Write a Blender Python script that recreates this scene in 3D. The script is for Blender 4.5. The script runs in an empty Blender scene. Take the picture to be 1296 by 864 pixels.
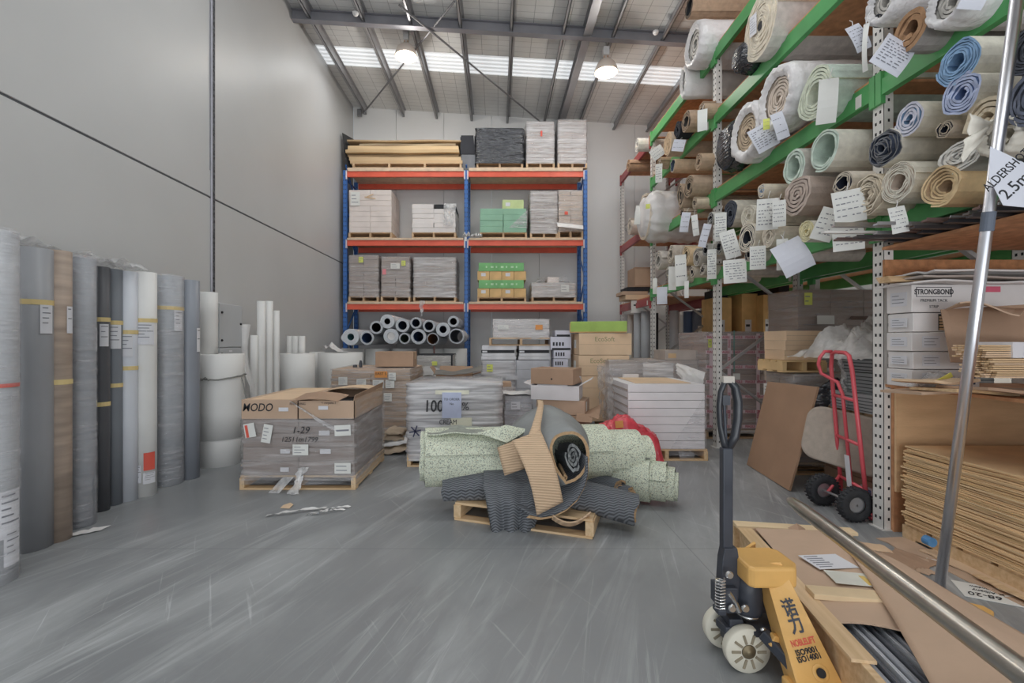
import bpy, math, random
from math import sin, cos, pi, radians as R, sqrt, floor
from mathutils import Vector, Matrix, Euler, noise
C = bpy.context.scene.collection
# ------------------------------------------------------------------ camera, light, exposure
F, CH, VX, VY = 580.0, 1.39, 630.0, 431.0          # focal (px of a 1296 frame), eye height, vanishing point
cam = bpy.data.cameras.new('camera'); co = bpy.data.objects.new('camera', cam); C.objects.link(co)
co.location = (0, 0, CH); co.rotation_euler = (pi/2, 0, 0)
cam.sensor_fit = 'HORIZONTAL'; cam.sensor_width = 36; cam.lens = F/1296*36
cam.shift_x = (648-VX)/1296; cam.shift_y = (VY-432)/1296; cam.clip_start = .05
bpy.context.scene.camera = co
vs = bpy.context.scene.view_settings
vs.view_transform = 'Standard'; vs.look = 'None'; vs.gamma = 1; vs.use_curve_mapping = False; vs.exposure = -1.2
w = bpy.data.worlds.new('world'); bpy.context.scene.world = w; w.use_nodes = True
w.node_tree.nodes['Background'].inputs[0].default_value = (.80, .90, 1, 1)
w.node_tree.nodes['Background'].inputs[1].default_value = 1.0
def area(name, loc, rot, sx, sy, e, col=(1, 1, 1)):
    l = bpy.data.lights.new(name, 'AREA'); l.shape = 'RECTANGLE'; l.size = sx; l.size_y = sy; l.energy = e; l.color = col
    o = bpy.data.objects.new(name, l); C.objects.link(o); o.location = loc; o.rotation_euler = rot; return o
area('roller_door_daylight', (.6, -5.6, 2.7), (pi/2, 0, 0), 8.2, 5.2, 300, (.93, .97, 1))      # open roller door behind the camera
area('roof_fill_uplight', (.8, -5.4, .35), (R(128), 0, 0), 8.0, .9, 480, (.95, .98, 1))          # added uplight that brightens the roof, no such source seen
for i, y in enumerate((9.0, 4.2, -.6)):
    area('skylight_daylight', (.2, y, 6.52), (0, R(3.6), 0), 6.6, .62, 150 if i else 100, (.94, .98, 1))
for i, (x, y) in enumerate(((-.6, 3.4), (1.9, 3.2), (.6, -1.6))):                            # added fill lights above the frame for ceiling and back wall, no lamps modelled
    l = bpy.data.lights.new('high_bay_and_fill_light', 'POINT'); l.energy = 40; l.color = (1, .96, .90); l.shadow_soft_size = .2
    o = bpy.data.objects.new('high_bay_and_fill_light', l); C.objects.link(o); o.location = (x, y, 6.1)
# ------------------------------------------------------------------ helpers
def X(px, y): return (px-VX)*y/F
def Z(py, y): return CH-(py-VY)*y/F
def YF(py): return F*CH/(py-VY)
def P(px, py, y): return Vector((X(px, y), y, Z(py, y)))
rnd = random.Random(7)
def lin(h):
    r = []
    for i in (0, 2, 4):
        v = int(h[i:i+2], 16)/255
        r.append(v/12.92 if v <= .04045 else ((v+.055)/1.055)**2.4)
    return r
def tag(o, label=None, cat=None, group=None, kind=None):
    if label: o['label'] = label
    if cat: o['category'] = cat
    if group: o['group'] = group
    if kind: o['kind'] = kind
    return o
def thing(name, label, cat, loc=(0, 0, 0), rz=0, group=None):
    o = bpy.data.objects.new(name, None); C.objects.link(o); o.location = loc; o.rotation_euler = (0, 0, rz)
    o.empty_display_size = .1
    return tag(o, label, cat, group)
class MB:
    def __init__(s): s.v = []; s.f = []; s.m = []; s.uv = {}
    def add(s, vs, fs, mi=0, M=None):
        b = len(s.v)
        s.v += [tuple(M @ Vector(p)) if M is not None else tuple(p) for p in vs]
        for f in fs: s.f.append(tuple(b+i for i in f)); s.m.append(mi)
        return s
    def box(s, c, d, mi=0, M=None, taper=1):
        x, y, z = d[0]/2, d[1]/2, d[2]/2
        vs = [(c[0]+i*x*(taper if k > 0 else 1), c[1]+j*y*(taper if k > 0 else 1), c[2]+k*z) for k in (-1, 1) for j in (-1, 1) for i in (-1, 1)]
        return s.add(vs, [(0, 2, 3, 1), (4, 5, 7, 6), (0, 1, 5, 4), (2, 6, 7, 3), (0, 4, 6, 2), (1, 3, 7, 5)], mi, M)
    def bx(s, x0, x1, y0, y1, z0, z1, mi=0, M=None):
        return s.box(((x0+x1)/2, (y0+y1)/2, (z0+z1)/2), (abs(x1-x0), abs(y1-y0), abs(z1-z0)), mi, M)
    def bar(s, p, q, a, b, mi=0, up=(0, 0, 1)):                 # rectangular bar from p to q
        p, q = Vector(p), Vector(q); d = (q-p); L = d.length; d.normalize()
        u = Vector(up)
        if abs(d.dot(u)) > .99: u = Vector((1, 0, 0))
        sx = d.cross(u).normalized(); u = sx.cross(d)
        M = Matrix((sx, d, u)).transposed().to_4x4(); M.translation = (p+q)/2
        return s.box((0, 0, 0), (a, L, b), mi, M)
    def tube(s, pts, r, n=10, mi=0, cap=True, rs=None):
        pts = [Vector(p) for p in pts]; t0 = (pts[1]-pts[0]).normalized()
        u = t0.cross(Vector((0, 0, 1)) if abs(t0.z) < .9 else Vector((1, 0, 0))).normalized()
        vs = []
        for i, p in enumerate(pts):
            t = (pts[min(i+1, len(pts)-1)]-pts[max(i-1, 0)]).normalized()
            u = (u-t*u.dot(t)).normalized(); v = t.cross(u); rr = rs[i] if rs else r
            vs += [p+(u*cos(2*pi*k/n)+v*sin(2*pi*k/n))*rr for k in range(n)]
        fs = [(i*n+k, i*n+(k+1) % n, (i+1)*n+(k+1) % n, (i+1)*n+k) for i in range(len(pts)-1) for k in range(n)]
        if cap: fs += [tuple(range(n))[::-1], tuple((len(pts)-1)*n+k for k in range(n))]
        return s.add(vs, fs, mi)
    def lathe(s, prof, n=24, mi=0, M=None, mis=None):           # profile (r, z) about local z
        vs = [(r*cos(2*pi*k/n), r*sin(2*pi*k/n), z) for r, z in prof for k in range(n)]
        for i in range(len(prof)-1):
            pass
        b = len(s.v); s.add(vs, [], mi, M)
        for i in range(len(prof)-1):
            for k in range(n):
                s.f.append((b+i*n+k, b+i*n+(k+1) % n, b+(i+1)*n+(k+1) % n, b+(i+1)*n+k)); s.m.append(mis[i] if mis else mi)
        return s
    def prism(s, poly, h, mi=0, M=None):                        # poly (x, y) extruded z 0..h
        n = len(poly); vs = [(x, y, 0) for x, y in poly]+[(x, y, h) for x, y in poly]
        return s.add(vs, [tuple(range(n))[::-1], tuple(range(n, 2*n))]+[(k, (k+1) % n, n+(k+1) % n, n+k) for k in range(n)], mi, M)
    def grid(s, fn, nu, nv, mi=0, thick=0, uvs=None):           # fn(u, v) -> point; optional thickness
        vs = [Vector(fn(i/nu, j/nv)) for j in range(nv+1) for i in range(nu+1)]; w_ = nu+1
        fs = [(j*w_+i, j*w_+i+1, (j+1)*w_+i+1, (j+1)*w_+i) for j in range(nv) for i in range(nu)]
        b = len(s.v); f0 = len(s.f)
        s.add(vs, fs, mi)
        for k, f in enumerate(fs):
            s.uv[f0+k] = [((q % w_)/nu*(uvs[0] if uvs else 1), (q//w_)/nv*(uvs[1] if uvs else 1)) for q in f]
        if thick:
            nn = [Vector((0, 0, 0)) for _ in vs]
            for f in fs:
                q = (vs[f[2]]-vs[f[0]]).cross(vs[f[3]]-vs[f[1]])
                for t in f: nn[t] += q
            v2 = [p-q.normalized()*thick if q.length else p for p, q in zip(vs, nn)]
            f1 = len(s.f); mi2 = mi+1 if thick else mi
            s.add(v2, [f[::-1] for f in fs], mi2)
            for k, f in enumerate(fs): s.uv[f1+k] = s.uv[f0+k][::-1]
            N = len(vs); ring = [i for i in range(nu)]+[j*w_+nu for j in range(nv)]+[nv*w_+i for i in range(nu, 0, -1)]+[j*w_ for j in range(nv, 0, -1)]
            for k in range(len(ring)):
                a, c = ring[k], ring[(k+1) % len(ring)]
                s.f.append((b+a, b+N+a, b+N+c, b+c)); s.m.append(mi2)
        return s
    def build(s, name, mats, parent=None, smooth=False, bevel=0, sub=0, world=False, auto=None, loc=None):
        if not isinstance(mats, (list, tuple)): mats = [mats]
        off = Vector((0, 0, 0))
        if parent is not None and world:
            q = parent
            while q is not None: off += q.location; q = q.parent
        elif parent is None:
            if loc is not None: off = Vector(loc)
            else:
                xs = [p[0] for p in s.v]; ys = [p[1] for p in s.v]; zs = [p[2] for p in s.v]
                off = Vector(((min(xs)+max(xs))/2, (min(ys)+max(ys))/2, min(zs)))
        me = bpy.data.meshes.new(name)
        me.from_pydata([tuple(Vector(p)-off) for p in s.v], [], s.f)
        for m in mats: me.materials.append(m)
        k = len(mats)-1
        me.polygons.foreach_set('material_index', [min(m, k) for m in s.m])
        me.polygons.foreach_set('use_smooth', [bool(smooth)]*len(s.f))
        if s.uv:
            ul = me.uv_layers.new(name='UVMap')
            for fi, uvs in s.uv.items():
                for li, q in zip(me.polygons[fi].loop_indices, uvs): ul.data[li].uv = q
        me.update()
        o = bpy.data.objects.new(name, me); C.objects.link(o)
        if parent is None: o.location = off
        else: o.parent = parent
        if bevel:
            b = o.modifiers.new('bevel', 'BEVEL'); b.width = bevel; b.segments = 2; b.limit_method = 'ANGLE'; b.angle_limit = R(40)
        if sub:
            b = o.modifiers.new('sub', 'SUBSURF'); b.levels = sub; b.render_levels = sub
        if auto: o.data.shade_smooth() if False else None
        return o
def nz(x, y=0, z=0): return noise.noise(Vector((x, y, z)))
FRONT = Euler((pi/2, 0, 0)).to_matrix().to_4x4()               # local xy plane -> faces the camera side (-Y)
AISLE = Euler((pi/2, 0, -pi/2)).to_matrix().to_4x4()           # -> faces the aisle (-X)
def mat_at(M, p): Q = M.copy(); Q.translation = Vector(p); return Q
def text(s, size, parent, M, m, name='lettering', depth=.0006, shear=0, sx=1, bold=0, world=False):
    cu = bpy.data.curves.new('t', 'FONT'); cu.body = s; cu.size = size; cu.align_x = 'CENTER'; cu.align_y = 'CENTER'
    cu.extrude = depth; cu.shear = shear; cu.offset = bold; cu.resolution_u = 3
    t = bpy.data.objects.new('t', cu); C.objects.link(t)
    dg = bpy.context.evaluated_depsgraph_get()
    me = bpy.data.meshes.new_from_object(t.evaluated_get(dg))
    bpy.data.objects.remove(t); bpy.data.curves.remove(cu)
    M = M.copy()
    if world and parent is not None: M.translation = M.translation-parent.location
    me.transform(M @ Matrix.Scale(sx, 4, (1, 0, 0)))
    me.materials.clear(); me.materials.append(m); me.name = name
    o = bpy.data.objects.new(name, me); C.objects.link(o); o.parent = parent
    return o
# ------------------------------------------------------------------ materials
SAT = .80
KI = .44                                                       # light reaching a typical surface relative to its albedo
def col(h, k=None):
    c = lin(h); g = .3*c[0]+.6*c[1]+.1*c[2]; c = [(g+(q-g)*SAT)/(k or KI) for q in c]; s = min(1, .82/max(c)); return tuple(q*s for q in c)+(1,)
MC = {}
def N(nt, t, **kw):
    n = nt.nodes.new(t)
    for k, v in kw.items(): setattr(n, k, v)
    return n
def mat(key, h, rough=.6, metal=0, var=.10, vs=4, stretch=(1, 1, 1), bump=0, bs=60, bstretch=(1, 1, 1), alpha=None, spec=.4, k=None, uv=False, h2=None, coat=0):
    if key in MC: return MC[key]
    m = bpy.data.materials.new(key); MC[key] = m; m.use_nodes = True; nt = m.node_tree; L = nt.links.new
    b = nt.nodes['Principled BSDF']; b.inputs['Roughness'].default_value = rough; b.inputs['Metallic'].default_value = metal
    b.inputs['Specular IOR Level'].default_value = spec; b.inputs['Coat Weight'].default_value = coat
    tc = N(nt, 'ShaderNodeTexCoord'); src = tc.outputs['UV' if uv else 'Object']
    mp = N(nt, 'ShaderNodeMapping'); mp.inputs['Scale'].default_value = [vs*s for s in stretch]; L(src, mp.inputs[0])
    no = N(nt, 'ShaderNodeTexNoise'); no.inputs['Scale'].default_value = 1; no.inputs['Detail'].default_value = 5; L(mp.outputs[0], no.inputs['Vector'])
    c = col(h, k); d = col(h2, k) if h2 else tuple(q*(1-var*1.6) for q in c[:3])+(1,); e = c if h2 else tuple(min(.9, q*(1+var)) for q in c[:3])+(1,)
    cr = N(nt, 'ShaderNodeValToRGB'); cr.color_ramp.elements[0].position = .32; cr.color_ramp.elements[1].position = .68
    cr.color_ramp.elements[0].color = d; cr.color_ramp.elements[1].color = e
    L(no.outputs[0], cr.inputs[0]); L(cr.outputs[0], b.inputs['Base Color'])
    if bump:
        m2 = N(nt, 'ShaderNodeMapping'); m2.inputs['Scale'].default_value = [bs*s for s in bstretch]; L(src, m2.inputs[0])
        n2 = N(nt, 'ShaderNodeTexNoise'); n2.inputs['Scale'].default_value = 1; n2.inputs['Detail'].default_value = 3; L(m2.outputs[0], n2.inputs['Vector'])
        bp = N(nt, 'ShaderNodeBump'); bp.inputs['Strength'].default_value = min(1, bump); bp.inputs['Distance'].default_value = .01*max(1, bump); L(n2.outputs[0], bp.inputs['Height']); L(bp.outputs[0], b.inputs['Normal'])
    if alpha:
        m3 = N(nt, 'ShaderNodeMapping'); m3.inputs['Scale'].default_value = [vs*s for s in stretch]; m3.inputs['Location'].default_value = (3, 7, 1); L(src, m3.inputs[0])
        n3 = N(nt, 'ShaderNodeTexNoise'); n3.inputs['Scale'].default_value = 1; n3.inputs['Detail'].default_value = 4; L(m3.outputs[0], n3.inputs['Vector'])
        mr = N(nt, 'ShaderNodeMapRange'); mr.inputs[1].default_value = .35; mr.inputs[2].default_value = .68; mr.inputs[3].default_value = alpha[0]; mr.inputs[4].default_value = alpha[1]
        L(n3.outputs[0], mr.inputs[0]); L(mr.outputs[0], b.inputs['Alpha'])
    return m
def emis(key, c, e):
    m = bpy.data.materials.new(key); m.use_nodes = True; b = m.node_tree.nodes['Principled BSDF']
    b.inputs['Base Color'].default_value = (*c, 1); b.inputs['Emission Color'].default_value = (*c, 1); b.inputs['Emission Strength'].default_value = e
    return m
def math_n(nt, op, a, b=None):
    n = N(nt, 'ShaderNodeMath', operation=op)
    for i, v in enumerate((a, b)):
        if v is None: continue
        if isinstance(v, (int, float)): n.inputs[i].default_value = v
        else: nt.links.new(v, n.inputs[i])
    return n.outputs[0]
def mix_n(nt, fac, a, b):
    n = N(nt, 'ShaderNodeMix', data_type='RGBA'); nt.links.new(fac, n.inputs[0])
    for i, v in ((6, a), (7, b)):
        if isinstance(v, tuple): n.inputs[i].default_value = v
        else: nt.links.new(v, n.inputs[i])
    return n.outputs[2]
def base_of(m):
    nt = m.node_tree; b = nt.nodes['Principled BSDF']; return nt, b, b.inputs['Base Color'].links[0].from_socket
def wood(key, h, h2, stretch=(1, 14, 14), rough=.65): return mat(key, h, rough, h2=h2, vs=2.5, stretch=stretch, bump=.15, bs=30, bstretch=stretch)
TIMBER = wood('pine', 'b79b74', '96784f')
TIMBERX = wood('pine_crosswise', 'b49872', '967a52', (14, 1, 14))
TIMBERD = wood('pallet_timber', 'a08462', '83684a', (2, 8, 8))
CARD = mat('cardboard', '8f7660', .8, var=.06, vs=3, bump=.08, bs=90, bstretch=(1, 1, .2))
CARDD = mat('cardboard_brown', '80654f', .8, var=.07, vs=3, bump=.08, bs=90)
CARDL = mat('cardboard_light', 'a48a6c', .8, var=.07, vs=3, bump=.08, bs=90)
CARDG = mat('cardboard_greyed', '867b74', .75, var=.08, vs=3)
TAPE = mat('parcel_tape', '9c7f58', .3, var=.05)
DARK = mat('near_black', '1b1c20', .6, var=.2)
WHITEBOX = mat('white_carton', 'b3b0b2', .55, var=.03)
WARMBOX = mat('warm_white_carton', 'a79d98', .6, var=.05)
GREENBOX = mat('green_carton', '5f8670', .6, var=.05)
PAPER = mat('paper', 'c2c2be', .7, var=.03)
LABEL = mat('label_white', 'c6c6cc', .6, var=.02)
PEN = mat('pen_ink', '5c5c64', .7, var=.1)
INK = mat('ink', '25252b', .7, var=.05)
YLAB = mat('label_yellow', 'c8cf3a', .6, var=.02); OLAB = mat('label_orange', 'dd8b22', .6, var=.02); RLAB = mat('label_red', 'b93a22', .6, var=.05)
FILM = mat('stretch_film_clear', 'c0bfc4', .10, alpha=(.03, .36), vs=3, stretch=(1, 1, 9), bump=1.5, bs=16, bstretch=(.5, .5, 4), spec=.9)
FILMW = mat('stretch_film_white', 'c4c2c4', .12, alpha=(.15, .85), vs=2.6, stretch=(.6, .6, 10), bump=1.6, bs=15, bstretch=(.45, .45, 5), spec=.9)
FILMG = mat('stretch_film_hazy', 'b0acac', .11, alpha=(.06, .5), vs=2.6, stretch=(.7, .7, 8), bump=1.6, bs=15, bstretch=(.45, .45, 5), spec=.9)
FILMK = mat('black_film', '1e1f25', .14, var=.3, vs=5, stretch=(1, 1, 6), bump=3, bs=11, bstretch=(.6, .6, 3), spec=1)
FILMR = mat('red_film', 'b0182c', .22, var=.25, vs=6, bump=1.2, bs=14, spec=.7)
POLY = mat('white_polythene', 'b9b7b6', .35, var=.07, vs=5, bump=.8, bs=16, spec=.5)
POLYC = mat('loose_clear_plastic', 'c4c3c4', .12, alpha=(.2, .85), vs=6, bump=2, bs=20, spec=.9)
STEEL = mat('brushed_steel', '9a968f', .28, 1, var=.06, vs=3, stretch=(1, 8, 8), k=.6)
ALU = mat('aluminium', 'b4b4ba', .32, 1, var=.04, k=.6)
GALV = mat('galvanised_steel', '8c8c8d', .4, .7, var=.08)
WHITEST = mat('white_powdercoat', 'b7b4b0', .45, var=.05)
GREENST = mat('green_powdercoat', '2f7a3c', .38, var=.08)
REDST = mat('maroon_powdercoat', '7d2a2c', .4, var=.08)
ORST = mat('orange_powdercoat', 'b23c1c', .38, var=.06)
BLUEST = mat('blue_powdercoat', '20508c', .38, var=.08)
BOARD = mat('shelf_particleboard', 'a06c42', .75, var=.12, vs=14, h2='875a34')
BOARDG = mat('shelf_chipboard', 'a08a72', .75, var=.08, vs=9)
# ================================================================== the room
def struct(mb, name, m, **kw):
    o = mb.build(name, m, **kw); o['kind'] = 'structure'; return o
def floor_mat():
    m = mat('polished_concrete', '5d5f61', .36, var=.08, vs=.9, spec=.45, k=.40); nt, b, src = base_of(m); L = nt.links.new
    tc = N(nt, 'ShaderNodeTexCoord')
    def layer(rot, scale, lo, hi, loc=(0, 0, 0)):
        r = N(nt, 'ShaderNodeMapping'); r.inputs['Rotation'].default_value = (0, 0, rot); L(tc.outputs['Object'], r.inputs[0])
        mp = N(nt, 'ShaderNodeMapping'); mp.inputs['Scale'].default_value = scale; mp.inputs['Location'].default_value = loc; L(r.outputs[0], mp.inputs[0])
        n = N(nt, 'ShaderNodeTexNoise'); n.inputs['Scale'].default_value = 1; n.inputs['Detail'].default_value = 6; n.inputs['Roughness'].default_value = .62; n.inputs['Distortion'].default_value = .5; L(mp.outputs[0], n.inputs['Vector'])
        q = N(nt, 'ShaderNodeMapRange'); q.inputs[1].default_value = lo; q.inputs[2].default_value = hi; L(n.outputs[0], q.inputs[0]); return q.outputs[0]
    a = layer(R(21), (7, .42, 1), .54, .76); a2 = layer(R(27), (22, .9, 1), .58, .78, (5, 2, 0)); a3 = layer(R(14), (30, .8, 1), .6, .76, (2, 8, 0)); a4 = layer(R(-32), (26, 1.2, 1), .63, .76, (12, 3, 0)); pa = layer(R(21), (1.6, .5, 1), .46, .66, (3, 3, 0))
    big = layer(0, (.45, .3, 1), .34, .60, (1, 4, 0))
    s = math_n(nt, 'MULTIPLY', math_n(nt, 'ADD', math_n(nt, 'ADD', a, a2), math_n(nt, 'ADD', math_n(nt, 'ADD', a3, a4), math_n(nt, 'MULTIPLY', pa, .7))), big)
    s = math_n(nt, 'MINIMUM', math_n(nt, 'MULTIPLY', s, .50), .75)
    c1 = mix_n(nt, s, src, col('9da0a1', .40))
    dk = layer(R(20), (5, 1.2, 1), .66, .8, (9, 3, 0)); c2 = mix_n(nt, math_n(nt, 'MULTIPLY', dk, .3), c1, col('56544f', .4))
    sp = layer(0, (26, 26, 1), .76, .80); c3 = mix_n(nt, math_n(nt, 'MULTIPLY', sp, .5), c2, col('4a4640', .4))
    se = N(nt, 'ShaderNodeSeparateXYZ'); L(tc.outputs['Object'], se.inputs[0])
    j = None
    for ax, v, wd in ((1, 3.065, .004), (1, 7.2, .004), (0, 1.28, .004), (1, -1.2, .004)):
        t = math_n(nt, 'LESS_THAN', math_n(nt, 'ABSOLUTE', math_n(nt, 'SUBTRACT', se.outputs[ax], v)), wd)
        j = t if j is None else math_n(nt, 'MAXIMUM', j, t)
    c4 = mix_n(nt, math_n(nt, 'MULTIPLY', j, .5), c3, col('4c4e50', .4)); L(c4, b.inputs['Base Color'])
    rr = N(nt, 'ShaderNodeMapRange'); rr.inputs[3].default_value = .30; rr.inputs[4].default_value = .5; L(big, rr.inputs[0]); L(rr.outputs[0], b.inputs['Roughness'])
    return m
XL, XR, YB, YN = -3.48, 9.0, 11.05, -5.7
def roof_z(x): return 7.02-.0624*(x-XL)
struct(MB().bx(XL-.3, XR+.3, YN-.3, YB+.3, -.2, 0), 'floor', floor_mat(), loc=(0, 0, 0))
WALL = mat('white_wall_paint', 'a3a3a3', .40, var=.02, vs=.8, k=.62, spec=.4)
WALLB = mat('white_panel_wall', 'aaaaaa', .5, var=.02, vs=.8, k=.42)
SEAM = mat('sealant_dark', '45464a', .7, var=.1)
ZS = 3.125                                                     # horizontal seam height
# left wall: precast panels with real recessed seams
YJ = 3.48*F/(VX-268)
pm = MB()
for (a, b) in ((YN, YJ-.02), (YJ+.02, YB)):
    pm.bx(XL-.2, XL, a, b, 0, ZS-.011); pm.bx(XL-.2, XL, a, b, ZS+.011, 7.3)
struct(pm, 'wall_left', WALL, bevel=.004)
struct(MB().bx(XL-.2, XL-.012, YN, YB, 0, 7.3), 'trim_1', SEAM)                       # sealant behind the seams
struct(MB().bx(XL-.01, XL+.02, YJ-.004, YJ+.034, 0, 7), 'trim_2', mat('joint_strip', '3c3d41', .7, var=.5, vs=40))
struct(MB().tube([(XL+.012, YJ-.02, 1.6), (XL+.012, YJ-.02, 7)], .012, 8), 'trim_4', mat('conduit_grey', '7d7c84', .5))
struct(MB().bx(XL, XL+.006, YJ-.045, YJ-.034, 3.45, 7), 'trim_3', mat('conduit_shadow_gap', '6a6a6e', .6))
bw = MB(); xs = [XL, -2.45, -1.3, -.15, 1.0, 2.15, 3.3, 4.45, 5.6, 6.75, 7.9, XR]
for i in range(len(xs)-1): bw.bx(xs[i]+.003, xs[i+1]-.003, YB, YB+.15, 0, roof_z(XL)+.1)
struct(bw, 'wall_back', WALLB, bevel=.003)
struct(MB().bx(XR, XR+.2, YN, YB, 0, 7), 'wall_right', WALLB)
fw = MB().bx(XL, -2.9, YN-.2, YN, 0, 7.1).bx(5.2, XR, YN-.2, YN, 0, 7.1).bx(-2.9, 5.2, YN-.2, YN, 5.2, 7.1)
struct(fw, 'wall_front', WALLB)
# roof: foil blanket over mesh, split round the skylight strips
def roof_mat():
    m = mat('foil_blanket_on_mesh', 'a3a3a2', .5, var=.06, vs=1.5, k=.40, bump=.6, bs=5); nt, b, src = base_of(m); L = nt.links.new
    tc = N(nt, 'ShaderNodeTexCoord'); se = N(nt, 'ShaderNodeSeparateXYZ'); L(tc.outputs['Object'], se.inputs[0]); j = None
    for ax, sp, wd in ((0, .30, .03), (1, .15, .045)):
        t = math_n(nt, 'LESS_THAN', math_n(nt, 'FRACT', math_n(nt, 'DIVIDE', se.outputs[ax], sp)), wd)
        j = t if j is None else math_n(nt, 'MAXIMUM', j, t)
    L(mix_n(nt, math_n(nt, 'MULTIPLY', j, .55), src, col('4c4c4e')), b.inputs['Base Color']); return m
RM = roof_mat()
sky = [(-.95, -.25), (3.85, 4.55), (8.72, 9.35)]
def slab(mb, y0, y1, dz=0, t=.05, x0=XL-.1, x1=XR+.1):
    a, b = roof_z(x0)+dz, roof_z(x1)+dz
    mb.add([(x0, y0, a), (x1, y0, b), (x1, y1, b), (x0, y1, a), (x0, y0, a+t), (x1, y0, b+t), (x1, y1, b+t), (x0, y1, a+t)], [(0, 3, 2, 1), (4, 5, 6, 7), (0, 1, 5, 4), (1, 2, 6, 5), (2, 3, 7, 6), (3, 0, 4, 7)])
    return mb
rm = MB(); ys = [YN-.2]+[q for s in sky for q in s]+[YB+.2]
for i in range(0, len(ys), 2): slab(rm, ys[i], ys[i+1])
struct(rm, 'ceiling', RM, loc=(0, 0, 0))
SKY = emis('translucent_skylight', (.93, .97, 1), .85)
nt = SKY.node_tree; b = nt.nodes['Principled BSDF']; tc = N(nt, 'ShaderNodeTexCoord'); se = N(nt, 'ShaderNodeSeparateXYZ'); nt.links.new(tc.outputs['Object'], se.inputs[0])
t = math_n(nt, 'MULTIPLY', math_n(nt, 'ADD', math_n(nt, 'SINE', math_n(nt, 'MULTIPLY', se.outputs[1], 52)), 2.6), .42); nt.links.new(t, b.inputs['Emission Strength'])
for i, (a, c) in enumerate(sky): struct(slab(MB(), a, c, .012, .02), 'window_%d' % (i+1), SKY)
PUR = mat('purlin_steel', '77777a', .45, .3, var=.06)
def purlin(x, wd, dp, name='roof_purlin'):
    zt = roof_z(x); mb = MB()
    mb.bx(x-.006, x+.006, YN, YB-.02, zt-dp, zt-.005).bx(x-wd/2, x+.006, YN, YB-.02, zt-dp, zt-dp+.006).bx(x-.006, x+wd/2, YN, YB-.02, zt-.012, zt-.006)
    mb.bx(x-wd/2, x-wd/2+.006, YN, YB-.02, zt-dp, zt-dp+.025)
    struct(mb, name, PUR)
for p in (464, 512, 554, 598, 643, 689, 733, 777, 819, 868, 915): purlin(X(p, YB), .09, .17)
for p in (1010, 1105): purlin(X(p, YB), .09, .17)
zt = roof_z(X(707, YB))
xb = X(709, YB)
struct(MB().bx(xb-.07, xb+.07, YN, YB-.01, zt-.2, zt-.19).bx(xb-.07, xb+.07, YN, YB-.01, zt-.02, zt-.01).bx(xb-.006, xb+.006, YN, YB-.01, zt-.19, zt-.02), 'roof_purlin', PUR)
xr = MB()
for y in (7.75, 1.0):
    a, b_ = Vector((XL, y, roof_z(XL)-.13)), Vector((XR, y, roof_z(XR)-.13))
    xr.bar(a, b_, .012, .17).bar(a+Vector((0, 0, .085)), b_+Vector((0, 0, .085)), .11, .01).bar(a-Vector((0, 0, .085)), b_-Vector((0, 0, .085)), .11, .01)
struct(xr, 'roof_rafter', mat('rafter_steel', '66666c', .5, .3, var=.06))
br = MB()
def rp(px, y, dz=-.2): x = X(px, y); return Vector((x, y, roof_z(x)+dz))
br.tube([rp(460, 10.9), rp(575, 7.1)], .017, 8); br.tube([rp(505, 7.2, -.235), rp(690, 10.9, -.235)], .017, 8)
br.box(rp(455, 10.9, -.2), (.1, .06, .16)); br.box(rp(690, 10.95, -.22), (.12, .05, .1))
struct(br, 'roof_bracing', mat('brace_rod', '5d5d60', .5, .4))
sm = mat('smoke_head_white', 'c0c0c0', .5)
for p, q in ((450, 22), (830, 50)):
    y = 7.5; x = X(p, y); zt = roof_z(x)-.19
    th = thing('ceiling_sensor', 'small white round sensor under a roof purlin at the %s' % ('left wall end' if p < 600 else 'right, above the carpet racking'), 'sensor', (x, y, zt))
    MB().lathe([(0, -.05), (.035, -.045), (.05, -.02), (.05, 0), (0, 0)], 16).build('sensor_head', sm, th, smooth=True)
# high-bay lamps
def lamp(px, py, y, label):
    x = X(px, y); z = Z(py, y); th = thing('high_bay_lamp', label, 'lamp', (x, y, z))
    MB().lathe([(.195, 0), (.2, .004), (.185, .07), (.15, .15), (.1, .205), (.06, .225), (0, .23)], 32).build('lamp_shade', mat('frosted_reflector', 'a79a90', .3, var=.04, spec=.6), th, smooth=True)
    MB().lathe([(.186, .003), (.175, .065), (.1, .16), (0, .17)], 32).build('reflector', emis('lamp_glow_rim', (1, .84, .58), 4.5) if 'g' not in MC else MC['g'], th, smooth=True)
    MB().lathe([(0, .035), (.05, .04), (.07, .08), (.05, .13), (0, .16)], 20).build('bulb', emis('lamp_glow', (1, .95, .85), 40), th, smooth=True)
    MB().bx(-.05, .05, -.05, .05, .29, .43).build('ballast_box', mat('ballast_grey', '9b9b9c', .5), th, bevel=.006)
    b_ = MB()
    for sx in (-.03, .03): b_.tube([(sx, 0, .22), (sx, 0, .30)], .012, 8)
    b_.build('bracket', mat('brass_clip', 'b09478', .35, .6), th)
    MB().tube([(0, 0, .43), (0, 0, roof_z(x)-z-.005)], .012, 8).build('suspension_rod', GALV, th)
    l = bpy.data.lights.new('high_bay_and_fill_light', 'POINT'); l.energy = 85; l.color = (1, .95, .88); l.shadow_soft_size = .12
    o = bpy.data.objects.new('high_bay_and_fill_light', l); C.objects.link(o); o.parent = th; o.location = (0, 0, -.13)
lamp(514, 72, 8.2, 'lit high-bay lamp hanging on the left, by the crossed roof bracing rods')
lamp(767, 92, 7.9, 'lit high-bay lamp hanging on the right, nearer the carpet racking')
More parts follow.
